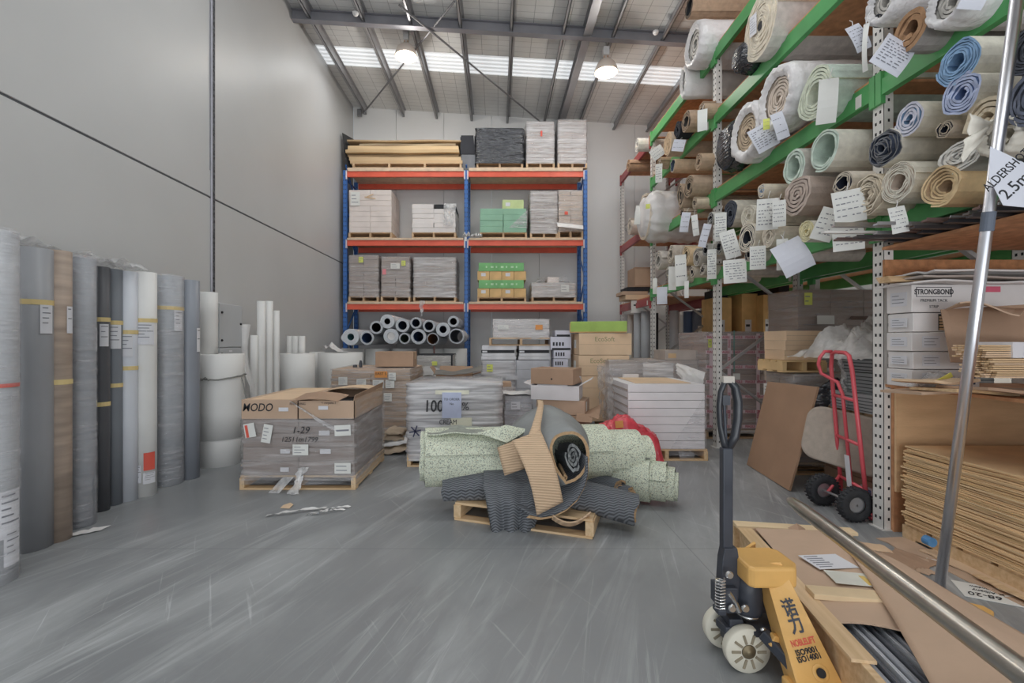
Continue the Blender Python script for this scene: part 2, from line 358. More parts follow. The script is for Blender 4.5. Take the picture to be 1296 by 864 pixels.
# tube lights of the aisle beyond the racking
TL = emis('fluorescent_tube', (1, .93, .8), 9)
for i, (y, lb) in enumerate(((6.9, 'nearer lit fluorescent batten beyond the carpet racking'), (8.8, 'farther lit fluorescent batten beyond the carpet racking'))):
    th = thing('fluorescent_batten', lb, 'lamp', (6.3, y, 2.86))
    MB().bx(-.75, .75, -.05, .05, .02, .07).build('housing', WHITEST, th, bevel=.004)
    MB().tube([(-.72, 0, 0), (.72, 0, 0)], .018, 10).build('tube', TL, th, smooth=True)
    MB().tube([(-.5, 0, .07), (-.5, 0, roof_z(6.84)-2.868)], .005, 6).tube([(.5, 0, .07), (.5, 0, roof_z(6.84)-2.868)], .005, 6).build('suspension_wire', GALV, th)
    l = bpy.data.lights.new('batten_light', 'AREA'); l.shape = 'RECTANGLE'; l.size = 1.4; l.size_y = .06; l.energy = 90; l.color = (1, .92, .8)
    o = bpy.data.objects.new('batten_light', l); C.objects.link(o); o.parent = th; o.location = (0, 0, -.03)
# ================================================================== pallets, cartons, wrapped loads
def pallet_mb(L, W, H=.13, nb=3, slots=7, mb=None, M=None, bottom=True):   # L along x (front), W along y; bearers run front to back
    mb = mb or MB()
    for i in range(slots):
        y = -W/2+W*(i+.5)/slots
        mb.box((0, y, H-.009), (L, W/slots*.78, .018), 0, M)
    for i in range(nb): mb.box((-L/2+.02+(L-.04)*i/(nb-1), 0, H/2), (.042, W, H-.038), 0, M)
    if bottom:
        for y in (-W/2+.05, 0, W/2-.05): mb.box((0, y, .009), (L, .1, .018), 0, M)
    return mb
def film_shell(mb, x0, x1, y0, y1, z0, z1, seed, amp=.012, res=.07, zr=.03, mi=0, top=True, rc=.03, bulge=0, zf=22):
    per = []                                                   # rounded rectangle perimeter
    def side(p, q):
        n = max(2, int((Vector(q)-Vector(p)).length/res)); return [Vector(p).lerp(Vector(q), i/n) for i in range(n)]
    c = rc
    for p, q in (((x0+c, y0), (x1-c, y0)), ((x1-c, y0), (x1, y0+c)), ((x1, y0+c), (x1, y1-c)), ((x1, y1-c), (x1-c, y1)), ((x1-c, y1), (x0+c, y1)), ((x0+c, y1), (x0, y1-c)), ((x0, y1-c), (x0, y0+c)), ((x0, y0+c), (x0+c, y0))):
        per += side(p, q)
    cx, cy = (x0+x1)/2, (y0+y1)/2; n = len(per); nzr = max(2, int((z1-z0)/zr)); vs = []
    for j in range(nzr+1):
        z = z0+(z1-z0)*j/nzr
        for p in per:
            d = Vector((p.x-cx, p.y-cy)).normalized()
            a = amp*(.9+nz(p.x*2.2+seed, p.y*2.2, z*zf)*1.1+.5*nz(p.x*9, p.y*9+seed, z*zf*1.7))+bulge*sin(pi*j/nzr)
            vs.append((p.x+d.x*a, p.y+d.y*a, z+.006*nz(p.x*5, p.y*5, z+seed)))
    fs = [(j*n+k, j*n+(k+1) % n, (j+1)*n+(k+1) % n, (j+1)*n+k) for j in range(nzr) for k in range(n)]
    if top: fs.append(tuple(nzr*n+k for k in range(n)))
    mb.add(vs, fs, mi); return mb
def label_on(parent, c, wd, ht, m, face='f', name='label', tilt=0, lines=0, t=.0015, off=.0):
    B = (FRONT if face == 'f' else AISLE) @ Matrix.Rotation(tilt, 4, 'Z'); B.translation = Vector(c)
    mb = MB().box((0, 0, t/2), (wd, ht, t), 0, B); mats = [m]
    if lines:
        mats.append(PEN); rr = random.Random(int(abs(c[0]*1000))+lines)
        for i in range(lines):
            ln = wd*.8*rr.uniform(.5, 1); mb.box((-wd*.4+ln/2, ht*(.38-.76*(i+.5)/lines), t+.0006), (ln, ht*.76/lines*.2, .001), 1, B)
    return mb.build(name, mats, parent)
def cartons(root, x0, x1, y0, y1, z0, z1, nx, ny, nz_, m, gap=.004, jit=.004, name='carton', bevel=.004, pick=None, seed=0):
    rr = random.Random(seed+int(x0*100))
    dx, dy, dz = (x1-x0)/nx, (y1-y0)/ny, (z1-z0)/nz_
    for k in range(nz_):
        for i in range(nx):
            for j in range(ny):
                if 0 < j < ny-1 and 0 < k < nz_-1 and 0 < i < nx-1: continue
                mm = pick(i, j, k) if pick else m
                if mm is None: continue
                sx, sy = rr.uniform(-jit, jit), rr.uniform(-jit, jit)
                mats = mm if isinstance(mm, list) else [mm]
                MB().bx(x0+dx*i+gap/2+sx, x0+dx*(i+1)-gap/2+sx, y0+dy*j+gap/2+sy, y0+dy*(j+1)-gap/2+sy, z0+dz*k+gap*.3, z0+dz*(k+1)-gap*.3).build(name, mats, root, bevel=bevel)
def load(label, cat, px0, px1, pyt, pyb, y, depth, grid=(2, 2, 6), m=None, film=FILMG, name='wrapped_pallet', group=None, ph=.125, seed=1, pick=None, amp=.012, slots=5, side='l', pm=None, rz=0, zf=22, jit=.006, filmover=0):
    x0, x1 = X(px0, y), X(px1, y); z0, z1 = Z(pyb, y), Z(pyt, y)
    th = thing(name, label, cat, ((x0+x1)/2, y+depth/2, z0), rz, group); L = x1-x0; Hh = z1-z0
    pallet_mb(L, depth, ph, slots=slots).build('pallet', pm or TIMBERD, th)
    if m is not None: cartons(th, -L/2+.01, L/2-.01, -depth/2+.01, depth/2-.01, ph, Hh, *grid, m, pick=pick, seed=seed, jit=jit)
    if film is not None:
        film_shell(MB(), -L/2, L/2, -depth/2, depth/2, ph*.75, Hh+.008, seed, amp, zf=zf).build('stretch_film', film, th, smooth=True)
    th['_d'] = 0; del th['_d']
    return th, L, depth, Hh
# ------------------------------------------------------------------ blue and orange pallet rack
YR, YR2 = 10.03, 10.87
posts = (X(436.5, YR), X(590, YR), X(741, YR))
rk = thing('pallet_rack', 'tall blue and orange pallet rack of two bays against the back wall', 'rack', (posts[1], (YR+YR2)/2, 0))
ZB = (2.19, 3.585, 5.09)                                       # beam tops
def upright(mb, x, y, h, wx=.085, wy=.07, holes=True, t=.003, pitch=.1, face='-y'):
    mb.bx(x-wx/2, x+wx/2, y, y+t, 0, h).bx(x-wx/2, x-wx/2+t, y, y+wy, 0, h).bx(x+wx/2-t, x+wx/2, y, y+wy, 0, h)
    mb.bx(x-wx*.62, x+wx*.62, y-.01, y+wy+.01, 0, .008)
    return mb
HOLE = mat('punched_hole', '1c1c1e', .8)
for x in posts:
    for y in (YR, YR2-.07):
        mb = upright(MB(), x, y, 5.12)
        z = .1
        while z < 5.05:
            for sx in (-.022, .022): mb.box((x+sx, y-.0006, z), (.014, .001, .026), 1)
            z += .1
        mb.build('rack_upright', [BLUEST, HOLE], rk, world=True)
    mb = MB(); z = .3; s = 0
    while z < 4.7:
        a, b = (YR+.05, YR2-.05) if s % 2 == 0 else (YR2-.05, YR+.05)
        mb.bar((x, a, z), (x, b, z+.62), .03, .025); z += .62; s += 1
    mb.bar((x, YR+.05, .2), (x, YR2-.05, .2), .03, .025).bar((x, YR+.05, 4.95), (x, YR2-.05, 4.95), .03, .025)
    mb.build('frame_brace', BLUEST, rk, world=True)
CONN = mat('beam_end_plate', '9c9399', .45, var=.1)
for k, zt in enumerate(ZB):
    for i in (0, 1):
        a, b = posts[i]+.05, posts[i+1]-.05
        for y, yy in ((YR-.012, YR+.038), (YR2-.04, YR2+.01)):
            mb = MB().bx(a, b, y, yy, zt-.118, zt-.03).bx(a, b, y, yy-.018, zt-.03, zt)
            mb.bx(a-.03, a, y-.006, yy, zt-.17, zt+.02, 1).bx(b, b+.03, y-.006, yy, zt-.17, zt+.02, 1)
            mb.build('rack_beam', [ORST, CONN], rk, world=True, bevel=.004)
        MB().bx(a+.01, b-.01, YR-.03, YR2+.01, zt+.002, zt+(.075 if k == 2 else .05)).build('shelf_board', BOARDG, rk, world=True, bevel=.003)
YL = YR+.0
def fl(px): return px
# level 3 (top)
zt = ZB[2]+.075
def py_of(z, y=YL): return VY-(z-CH)*F/y
b3, b2, b1 = py_of(ZB[2]+.077), py_of(ZB[1]+.052), py_of(ZB[0]+.052)
# long flat cartons, stacked by hand on a pallet: each its own thing
x0, x1 = X(446, YL), X(584, YL)
pl = thing('pallet', 'long timber pallet under the flat cartons on top of the blue rack', 'pallet', ((x0+x1)/2, YL+.42, ZB[2]+.077))
pallet_mb(x1-x0, .84, .12, 4, 5).build('pallet_timber', TIMBERD, pl)
z = ZB[2]+.077+.121
rows = [(442, 585, .075, '957a56', 0), (440, 583, .085, '9c8460', .01), (438, 580, .045, '7f6747', .015), (437, 581, .07, '927852', -.015), (439, 580, .09, 'a0875f', 0), (440, 579, .035, '745c40', .02), (452, 576, .045, 'a99a7c', .03), (438, 583, .035, '88704f', .0)]
names = ['lowest', 'second lowest', 'third lowest', 'fourth lowest', 'fifth, thick', 'thin sixth', 'pale seventh', 'topmost']
for i, (a, b, h, c, dy) in enumerate(rows):
    xa, xb_ = X(a, YL), X(b, YL)
    mb = MB(); n = 12
    sag = .012 if i > 2 else .006
    def top(u, v, zz, s=1): return (xa+(xb_-xa)*u, YL+dy*3+.06+.72*v, zz+sag*sin(u*9+i*2)*.6*(0 if i == 0 else 1))
    lo = [top(u/n, v, z) for v in (0, 1) for u in range(n+1)]; hi = [top(u/n, v, z+h-.002) for v in (0, 1) for u in range(n+1)]
    q = n+1; vsx = lo+hi; fs = []
    for u in range(n): fs += [(u, q+u, q+u+1, u+1), (2*q+u, 2*q+u+1, 3*q+u+1, 3*q+u), (u, u+1, 2*q+u+1, 2*q+u), (q+u, 3*q+u, 3*q+u+1, q+u+1)]
    fs += [(0, 2*q, 3*q, q), (n, q+n, 3*q+n, 2*q+n)]
    mb.add(vsx, fs)
    o = mb.build('flat_carton', mat('flat_carton_'+c, c, .8, var=.08, vs=3, stretch=(.4, 1, 3)), None)
    tag(o, names[i]+' long flat brown carton in the bundle on top of the blue rack', 'carton', 'flat cartons on top of the blue rack')
    z += h+.006
# black drum-like fold-out box and flaps
bb = thing('black_box', 'open black cardboard box with grey base between flat cartons and black wrapped pallet', 'box', (X(592, YL), YL+.4, ZB[2]+.077))
MB().bx(-.15, .16, -.3, .3, 0, .34).build('box_base', mat('grey_base', '55575c', .6), bb, bevel=.004)
mb = MB(); mb.bx(-.17, .17, -.31, .3, .34, .36).bx(-.17, -.155, -.31, .3, .36, .72).bx(.14, .155, -.31, .3, .36, .74).bx(-.155, .14, .28, .3, .36, .74)
mb.add([(-.155, -.31, .36), (.155, -.31, .36), (.12, -.30, .76), (-.155, -.30, .76), (-.155, -.29, .36), (.155, -.29, .36), (.12, -.28, .76), (-.155, -.28, .76)], [(0, 1, 2, 3), (7, 6, 5, 4), (0, 4, 5, 1), (1, 5, 6, 2), (2, 6, 7, 3), (3, 7, 4, 0)])
mb.build('box_lid', mat('black_card', '17181f', .55), bb)
bf = MB(); a = P(433, 168, YL+.05); b = P(441, 166, YL+.1); c = P(446, 209, YL+.08); d = P(437, 209, YL+.04)
bf.grid(lambda u, v: a.lerp(b, u).lerp(d.lerp(c, u), v)+Vector((0, .45*u, 0)), 4, 4, 0, .008)
tag(bf.build('black_cardboard_flap', mat('black_card2', '2a2a2c', .6)), 'black cardboard sheet leaning outward at the left end of the flat cartons', 'sheet')
tag(MB().bx(X(605, YL), X(634, YL), YL+.75, YL+.765, Z(b3, YL), Z(156, YL)).build('white_board', WHITEST), 'pale board standing behind the black wrapped pallet on the top shelf', 'board')
load('pallet load in wrinkled black film on the top shelf of the blue rack', 'pallet load', 603, 662, 163, b3, YL+.02, .85, (1, 1, 1), DARK, FILMK, seed=4, amp=.03, zf=13)
PBR = mat('tile_paper', '867b76', .6, var=.08)
def brick(m1, m2):
    return lambda i, j, k: m1 if (i+k) % 3 else m2
th, L, D, H = load('grey film wrapped narrow pallet with red mark on the top shelf of the rack', 'pallet load', 666, 702, 153.5, b3, YL+.02, .85, (2, 2, 9), PBR, FILMW, seed=9, amp=.01, group='film wrapped narrow pallets on the blue rack')
label_on(th, (.02, -D/2-.02, H*.73), .04, .12, RLAB, 'f'); MB().bx(-.25, .05, -.2, .2, H+.02, H+.035).build('top_sheet', CARDL, th)
th, L, D, H = load('grey film wrapped narrow pallet at the far right of the blue rack top shelf', 'pallet load', 706, 743, 151.5, b3, YL+.02, .85, (2, 2, 9), PBR, FILMW, seed=19, amp=.008, group='film wrapped narrow pallets on the blue rack')
# level 2
th, L, D, H = load('tall pallet of two columns of white cartons at left of the middle shelf', 'pallet load', 441, 496, 240, b2, YL+.01, 1.0 if False else .84, (2, 2, 8), WARMBOX, None, name='carton_pallet', jit=.003)
label_on(th, (-L*.34, -D/2-.006, H-.2), .2, .3, PAPER, 'f', lines=3)
for q in range(2): MB().bar((-.12+.05*q, -D/2-.008, H-.16), (.12-.05*q, -D/2-.008, H-.16+.1*(q-.4)), .004, .02).build('packing_tape', TAPE, th)
th, L, D, H = load('lower pallet of white cartons with black lidded right column on the middle shelf', 'pallet load', 521, 577, 258, b2, YL+.01, .84, (2, 2, 6), mat('white_carton_b', 'b4aeac', .55, var=.03), None, name='carton_pallet', pick=lambda i, j, k: None if (i == 1 and k == 5) else MC['white_carton_b'])
MB().bx(.01, L/2-.01, -D/2+.01, D/2-.01, H-.11, H-.005).build('black_lid', DARK, th, bevel=.005)
def drape(parent, x0, x1, y, zt, zb, seed, m, name='loose_film'):
    mb = MB(); mb.grid(lambda u, v: (x0+(x1-x0)*u*(1-.3*v)+.03*nz(u*4, v*4, seed), y-.02-.03*v+.03*nz(u*7, v*5, seed+3), zt+(zb-zt)*v), 12, 14); return mb.build(name, m, parent, smooth=True)
drape(th, .22, L/2+.02, -D/2, H, H*.35, 5, POLYC)
th, L, D, H = load('pallet of green cartons partly covered in torn film on the middle shelf', 'pallet load', 607, 667, 263.5, b2, YL+.01, .84, (2, 2, 4), GREENBOX, None, name='carton_pallet')
g2 = mat('olive_green_carton', '8c9a64', .6)
MB().bx(-.02, .45, -D/2+.05, .1, H+.002, H+.2).build('top_carton', g2, th, bevel=.004); label_on(th, (.1, -D/2+.048, H+.1), .1, .08, LABEL, 'f')
mb = MB(); a, b, c = Vector((L/2+.01, -D/2-.02, H-.03)), Vector((L/2, -D/2-.02, .22)), Vector((.12, -D/2-.02, .22))
mb.grid(lambda u, v: a.lerp(b, u).lerp(a.lerp(c, u), v)+Vector((0, .02*nz(u*9, v*9), 0)), 10, 10); mb.build('torn_film', FILMW, th, smooth=True)
th, L, D, H = load('tall pale grey wrapped pallet beside the green cartons on the middle shelf', 'pallet load', 671, 706, 242, b2, YL+.01, .84, (2, 2, 9), PBR, FILMW, seed=29, amp=.009, group='film wrapped narrow pallets on the blue rack')
th, L, D, H = load('brownish wrapped pallet with a red dot at right end of the middle shelf', 'pallet load', 706.5, 738, 241, b2, YL+.01, .84, (2, 2, 8), mat('tile_paper_brown', '94857a', .6, var=.08), FILMG, seed=33, amp=.012, group='film wrapped narrow pallets on the blue rack', ph=.17)
label_on(th, (-.1, -D/2-.02, H*.52), .07, .07, RLAB, 'f')
mb = MB(); mb.grid(lambda u, v: (-L/2-.03+(L+.02)*u, -D/2-.03-.06*v+.01*nz(u*8, v*4), .33-.06*u-.1*v*v), 10, 5); mb.build('loose_film', POLY, th, smooth=True)
mb = MB(); mb.grid(lambda u, v: (X(586, YL)+.42*u, YL-.05+.06*v-.02*sin(v*9), Z(b2, YL)+.01+.11*abs(nz(u*5, v*3))*2*(1-v*.6)), 18, 6); mb.grid(lambda u, v: (X(588, YL)+.05*v, YL-.045, Z(b2, YL)+.02-.1*u), 5, 2)
tag(mb.build('plastic_scrap', POLY, smooth=True), 'scrap of white film lying at the middle post of the blue rack', 'film')
# level 1
t1 = mat('tile_paper_taupe', '7d716c', .6, var=.06)
th, L, D, H = load('grey brown wrapped pallet with one yellow label at left end of the lowest shelf', 'pallet load', 441, 479, 323, b1, YL+.01, .84, (2, 2, 10), t1, FILMG, seed=41, group='film wrapped narrow pallets on the blue rack')
label_on(th, (-.05, -D/2-.022, H-.1), .1, .12, YLAB, 'f', lines=2)
th, L, D, H = load('wrapped pallet with yellow label and red patch, second on the lowest shelf', 'pallet load', 482, 519, 325, b1, YL+.01, .84, (2, 2, 9), t1, FILMG, seed=45, group='film wrapped narrow pallets on the blue rack')
label_on(th, (.18, -D/2-.022, H-.14), .09, .11, YLAB, 'f', lines=2); label_on(th, (-.24, -D/2-.022, H-.33), .08, .12, mat('faded_red', 'c06870', .5), 'f')
label_on(th, (.0, -D/2-.02, H-.2), .2, .12, PAPER, 'f', lines=3)
th, L, D, H = load('wide pale wrapped pallet of stacked packs beside the middle post, lowest shelf', 'pallet load', 523, 577, 326, b1, YL+.01, .84, (2, 2, 10), PBR, FILMW, seed=51)
mb = MB(); mb.grid(lambda u, v: (X(533, YL)+.02+.1*(u-.5)*(1.2-v)+.04*nz(v*4, u), YL-.06+.02*nz(u*5, v*5), Z(b1, YL)+.02-.34*v), 5, 12); tag(mb.build('plastic_scrap', POLYC, smooth=True), 'strip of clear film dangling over the lowest orange beam', 'film')
# green / tan trays
x0, x1 = X(604, YL), X(666, YL); zz = Z(b1, YL); D = .82
pl = thing('pallet', 'timber pallet under green lidded cartons on the lowest shelf', 'pallet', ((x0+x1)/2, YL+.43, zz)); pallet_mb(x1-x0, .8, .1, 3, 5).build('pallet_timber', TIMBERD, pl)
TANB = mat('tan_tray', 'ae8a50', .7); GRB = mat('green_lid', '4f8a4e', .6); z = zz+.101
for k, nm in ((0, 'lower'), (1, 'upper')):
    for i in range(4):
        a = x0+(x1-x0)*i/4; b = x0+(x1-x0)*(i+1)/4
        o = thing('tan_carton', '%s row tan carton, %s from left, in the green lidded stack' % (nm, ('first', 'second', 'third', 'fourth')[i]), 'carton', ((a+b)/2, YL+.43, z), 0, 'tan cartons under green lids')
        MB().bx(-(b-a)/2+.003, (b-a)/2-.003, -.4, .4, 0, .195).build('carton_body', TANB, o, bevel=.004)
        if i in (0, 2): label_on(o, (0, -.4, .12), .1, .07, LABEL, 'f')
    z += .196
    o = thing('green_carton', '%s long green carton lying across the tan cartons on the lowest shelf' % nm, 'carton', ((x0+x1)/2, YL+.42, z), 0, 'green cartons on the tan cartons')
    MB().bx(-(x1-x0)/2+.03, (x1-x0)/2-.05, -.4, .4, 0, .18).build('carton_body', GRB, o, bevel=.005)
    mb = MB()
    for i in range(7): mb.bx(-.35+.11*i, -.35+.11*i+(.06 if i % 2 else .03), -.4025, -.4, .07, .11)
    mb.build('printed_marks', mat('pale_green_print', '9fc09a', .6), o)
    z += .181
th, L, D, H = load('low wrapped pallet with an uneven top at right of the lowest shelf', 'pallet load', 673, 729, 358, b1, YL+.01, .82, (3, 2, 2), mat('stone_paper', '9b918c', .6, var=.06), FILMW, seed=61, amp=.016)
mb = MB(); mb.grid(lambda u, v: (-L*.42+L*.8*u, -D*.45+D*.8*v, H+.17*min(1, 2.6*sin(pi*u))*min(1, 3*sin(pi*v)+.35)*(.9+.25*nz(u*6, v*4))), 16, 10); mb.build('top_film', FILMG, th, smooth=True); MB().bx(-.13, .12, -D*.4, D*.3, H+.01, H+.14).build('top_carton', WARMBOX, th)
label_on(th, (.24, -D/2-.025, H-.12), .18, .16, PAPER, 'f', lines=2)
# ------------------------------------------------------------------ vinyl rolls lying under the lowest beam
GV = [mat('vinyl_grey_%d' % i, h, .42, var=.04, vs=3) for i, h in enumerate(('8d8f92', '808388', '989a9e', '74777d'))]
def ring_roll(p, r, ri, L, m_out, m_in, name, label, cat, group, axis='y', flap=0, core=None):
    th = thing(name, label, cat, p, 0, group); mb = MB(); n = 30
    # outside, front annulus, bore: a wound sheet with a slight step where the sheet ends
    def rad(k): return r*(1+.02*nz(k*.7, r*9))+(flap*max(0, 1-abs(k-n*.52)/2.5))
    vs = []
    for y in (0, L):
        vs += [(rad(k)*cos(2*pi*k/n), y, rad(k)*sin(2*pi*k/n)) for k in range(n)]
    for y in (0, L):
        vs += [(ri*cos(2*pi*k/n), y, ri*sin(2*pi*k/n)) for k in range(n)]
    fs = []; 
    mb.add(vs, [])
    for k in range(n):
        q = (k+1) % n
        for f, mi in (((k, q, n+q, n+k), 0), ((2*n+k, 3*n+k, 3*n+q, 2*n+q), 1), ((k, 2*n+k, 2*n+q, q), 2), ((n+k, n+q, 3*n+q, 3*n+k), 2)): mb.f.append(f); mb.m.append(mi)
    mb.build('vinyl_sheet', [m_out, m_in, mat('vinyl_edge', '9fa3a8', .5, var=.06, vs=30)], th, smooth=False)
    mb = MB(); w_ = []
    for k in range(64): t = k/63; rr_ = ri+(r-ri)*t; w_.append((rr_*.98*cos(t*2*pi*3.2), -.0015, rr_*.98*sin(t*2*pi*3.2)))
    mb.tube(w_, .002, 4).build('wound_edge', GV[3], th)
    return th
VINK = {k: mat('bore_'+k, h, .5, var=.1) for k, h in (('teal', '3a6a70'), ('navy', '2c3a52'), ('black', '141519'), ('blue', '34476a'), ('green', '3c4a3c'), ('brown', '7a4c1e'), ('grey', '55585e'))}
ZT = 8.9
tubes = [(155, 300, 70, 28, 'teal', 2, 'leftmost of the lying rolls, with a teal bore and loose edge'), (288, 308, 58, 42, 'blue', 0, 'second bottom roll from the left, blue bore, in the lying stack'), (365, 222, 55, 38, 'black', 1, 'upper left roll with black bore in the lying stack'), (455, 172, 60, 25, 'black', 2, 'topmost roll with a small bore in the lying stack'), (485, 293, 64, 32, 'grey', 2, 'bottom roll with crumpled plastic in its bore'), (580, 205, 58, 36, 'navy', 1, 'upper roll with navy bore right of the topmost roll'), (597, 312, 48, 34, 'green', 0, 'small bottom roll with a dark green bore'), (690, 185, 48, 32, 'navy', 1, 'small upper roll in the middle of the lying stack'), (710, 297, 65, 42, 'blue', 2, 'wide blue bored roll at the bottom middle of the stack'), (797, 210, 52, 35, 'navy', 1, 'upper roll right of the small middle one, navy bore'), (828, 316, 52, 42, 'brown', 0, 'bottom roll with an orange brown bore'), (912, 238, 60, 30, 'navy', 2, 'pale thick walled roll above the gap at the right'), (997, 173, 48, 29, 'black', 1, 'top right small roll beside the blue post'), (1022, 293, 65, 52, 'grey', 2, 'thin walled roll with a wide bore beside the blue post')]
for px, py, r, ri, kin, g, lb in tubes:
    x, y_ = 420+px/6.48, 380+py/6.48; sc = ZT/F/6.48
    th = ring_roll((X(x, ZT), ZT, Z(y_, ZT)), r*sc*.965, ri*sc, 1.6, GV[g], VINK[kin], 'vinyl_roll', lb, 'roll', 'vinyl rolls lying under the blue rack', flap=.04 if kin == 'teal' else 0)
    if kin == 'grey' and ri < 40: 
        mb = MB(); mb.grid(lambda u, v: ((u-.5)*.16, .02+.03*nz(u*8, v*8), (v-.5)*.16), 8, 8); mb.build('crumpled_plastic', POLY, th, smooth=True)
FOAM = mat('white_foam', 'b3b2b0', .6, var=.02, vs=2)
FOAME = mat('foam_edge', 'a6a5a2', .7, var=.05, vs=30)
def stand_roll(x, y, r, h, m, label, name='foam_roll', cat='roll', group=None, hollow=True, lean=0, ly=0, parts=True, z=0, wob=.012, ri=None, topm=None):
    th = thing(name, label, cat, (x, y, z), 0, group); mb = MB(); n = 28; vs = []; rings = [(r, 0), (r, h*.33), (r, h*.66), (r, h)]; ri = ri or r*.35
    def pt(rr, zz, k): f = 1+wob*nz(k*.5+x*9, zz, y)+(.03*max(0, 1-abs(k-7.5)/2) if zz else .03*max(0, 1-abs(k-7.5)/2)); return (rr*f*cos(2*pi*k/n)+lean*zz, rr*f*sin(2*pi*k/n)+ly*zz, zz)
    for rr, zz in rings: vs += [pt(rr, zz, k) for k in range(n)]
    vs += [(ri*cos(2*pi*k/n)+lean*h, ri*sin(2*pi*k/n)+ly*h, h) for k in range(n)]+[(ri*cos(2*pi*k/n)+lean*h*.5, ri*sin(2*pi*k/n)+ly*h*.5, h*.5) for k in range(n)]
    mb.add(vs, [])
    for j in range(5):
        for k in range(n): mb.f.append((j*n+k, j*n+(k+1) % n, (j+1)*n+(k+1) % n, (j+1)*n+k)); mb.m.append(1 if j == 3 else (2 if j == 4 else 0))
    mb.f.append(tuple(5*n+k for k in range(n))); mb.m.append(2); mb.f.append(tuple(range(n))[::-1]); mb.m.append(0)
    o = mb.build('roll_body', [m, topm or m, DARK], th, smooth=False)
    o.data.polygons.foreach_set('use_smooth', [p.material_index == 0 and len(p.vertices) == 4 for p in o.data.polygons])
    return th
for px, lb in ((447, 'first from the left'), (478, 'second from the left'), (512, 'third from the left'), (546, 'fourth from the left'), (576, 'rightmost, behind the blue post')):
    stand_roll(X(px, 9.45), 9.45, .248, 1.23, FOAM, 'white foam roll standing under the lying vinyl rolls, '+lb, group='white foam rolls under the blue rack')
st = thing('timber_batten', 'thin red brown upright stick between white foam rolls under the rack', 'batten', (X(549.5, 9.12), 9.12, 0)); MB().bx(-.015, .015, -.01, .01, 0, 1.28).build('batten_wood', mat('red_brown', '6a4642', .6), st)
# ================================================================== rolls standing along the left wall
MASK = mat('masking_tape', 'b09a5e', .6, var=.05)
def wall_roll(px0, px1, pyb, pyt, h, label, m='c', tapes=(), labels=(), wrap=None, flap=False):
    y = YF(pyb); r = (px1-px0)/2*y/F; y += r*.8; x = X((px0+px1)/2, y); r = (px1-px0)/2*y/F
    H = Z(pyt, y); ln = -.0*0; lean = -.035
    # the foot stands out from the wall, the head leans on it
    th = stand_roll(x, y, r, H, h, label, 'vinyl_roll', 'roll', 'rolls standing along the left wall', lean=0, wob=.01, topm=mat('roll_top_edge', '8a8a8c', .6))
    def arc(zc, hh, a0, a1, m_, nm, off=.002, lines=0):
        mb = MB(); n = 8
        mb.grid(lambda u, v: ((r*1.012+off)*cos(a0+(a1-a0)*u), (r*1.012+off)*sin(a0+(a1-a0)*u), zc-hh/2+hh*v), n, 1)
        mats = [m_]
        if lines:
            mats.append(PEN); rr = random.Random(int(px0))
            for i in range(lines):
                e = rr.uniform(.35, .8); z0 = zc+hh*(.38-.7*i/lines)
                mb.grid(lambda u, v: ((r*1.012+off+.0012)*cos(a0+(a1-a0)*(.15+u*e)), (r*1.012+off+.0012)*sin(a0+(a1-a0)*(.15+u*e)), z0+hh*.03*v*1.1), 4, 1, 1)
        mb.build(nm, mats, th)
    va = math.atan2(-y, -x)                                    # direction to the camera
    for py in tapes: arc(Z(py, y-r), .035, va-1.5, va+1.5, MASK, 'tape')
    for (lx, py, ww, hh, mm, ln) in labels:
        s = max(-.95, min(.95, (lx-(px0+px1)/2)/((px1-px0)/2))); a = va+math.asin(s); dw = ww*y/F/r/2
        arc(Z(py, y-r), hh*y/F, a-dw, a+dw, mm, 'paper_label', .004, ln)
    if wrap:
        mb = MB(); n = 26; nzr = 40
        mb.grid(lambda u, v: ((r*1.03+.007*nz(u*16, v*40*r, px0)+.004)*cos(2*pi*u), (r*1.03+.007*nz(u*16, v*30, px0)+.004)*sin(2*pi*u), H*v*1.005+.004), n, nzr); mb.build('film_wrap', wrap, th, smooth=True)
    return th, x, y, r, H
def rm_(key, h, rough=.4, **k): return mat('vinyl_'+key, h, rough, var=.04, vs=2.5, **k)
wall_roll(-40, 13, 748, 292, rm_('pale_blue_grey', '85878b'), 'film wrapped grey roll cut by the left edge of the photo, nearest the viewer', labels=((0, 490, 40, 5, RLAB, 0), (4, 660, 26, 60, LABEL, 5), (6, 705, 20, 45, LABEL, 4)), wrap=FILM)
wall_roll(12, 26, 700, 310, rm_('green_grey', '5c605c'), 'narrow dark greenish roll tucked behind the nearest grey roll', labels=((17, 385, 16, 60, LABEL, 3),))
wall_roll(18, 61, 700, 315, rm_('slate', '6e6f73'), 'thick slate grey vinyl roll, left neighbour of the wood patterned roll', tapes=(381,), labels=((53, 403, 14, 36, LABEL, 4),))
wall_roll(60, 87, 687, 318, rm_('wood', '857365', .5, h2='6d5f53', stretch=(1, 1, 7)), 'brown wood patterned vinyl roll standing between two grey rolls', tapes=(484,), labels=((84, 404, 8, 34, LABEL, 2),))
wall_roll(86, 117, 669, 327, rm_('blue_grey', '71747a'), 'blue grey roll in wrinkled film beside the wood patterned roll', wrap=FILM)
wall_roll(113, 121, 655, 338, rm_('thin_grey', '5d6066'), 'very thin grey roll squeezed right of the film wrapped blue grey one', tapes=(510,), labels=((117, 430, 9, 30, LABEL, 3),))
wall_roll(119, 137, 648, 338, rm_('charcoal', '3f4044'), 'charcoal roll with a loose outer flap and two tape bands', tapes=(404, 512), labels=((131, 424, 9, 28, LABEL, 3),))
wall_roll(136, 153, 640, 341, rm_('fleck', '585c62', .6), 'dark flecked grey roll with label, left of two pale rolls', tapes=(408, 488), labels=((144, 426, 15, 30, LABEL, 4),))
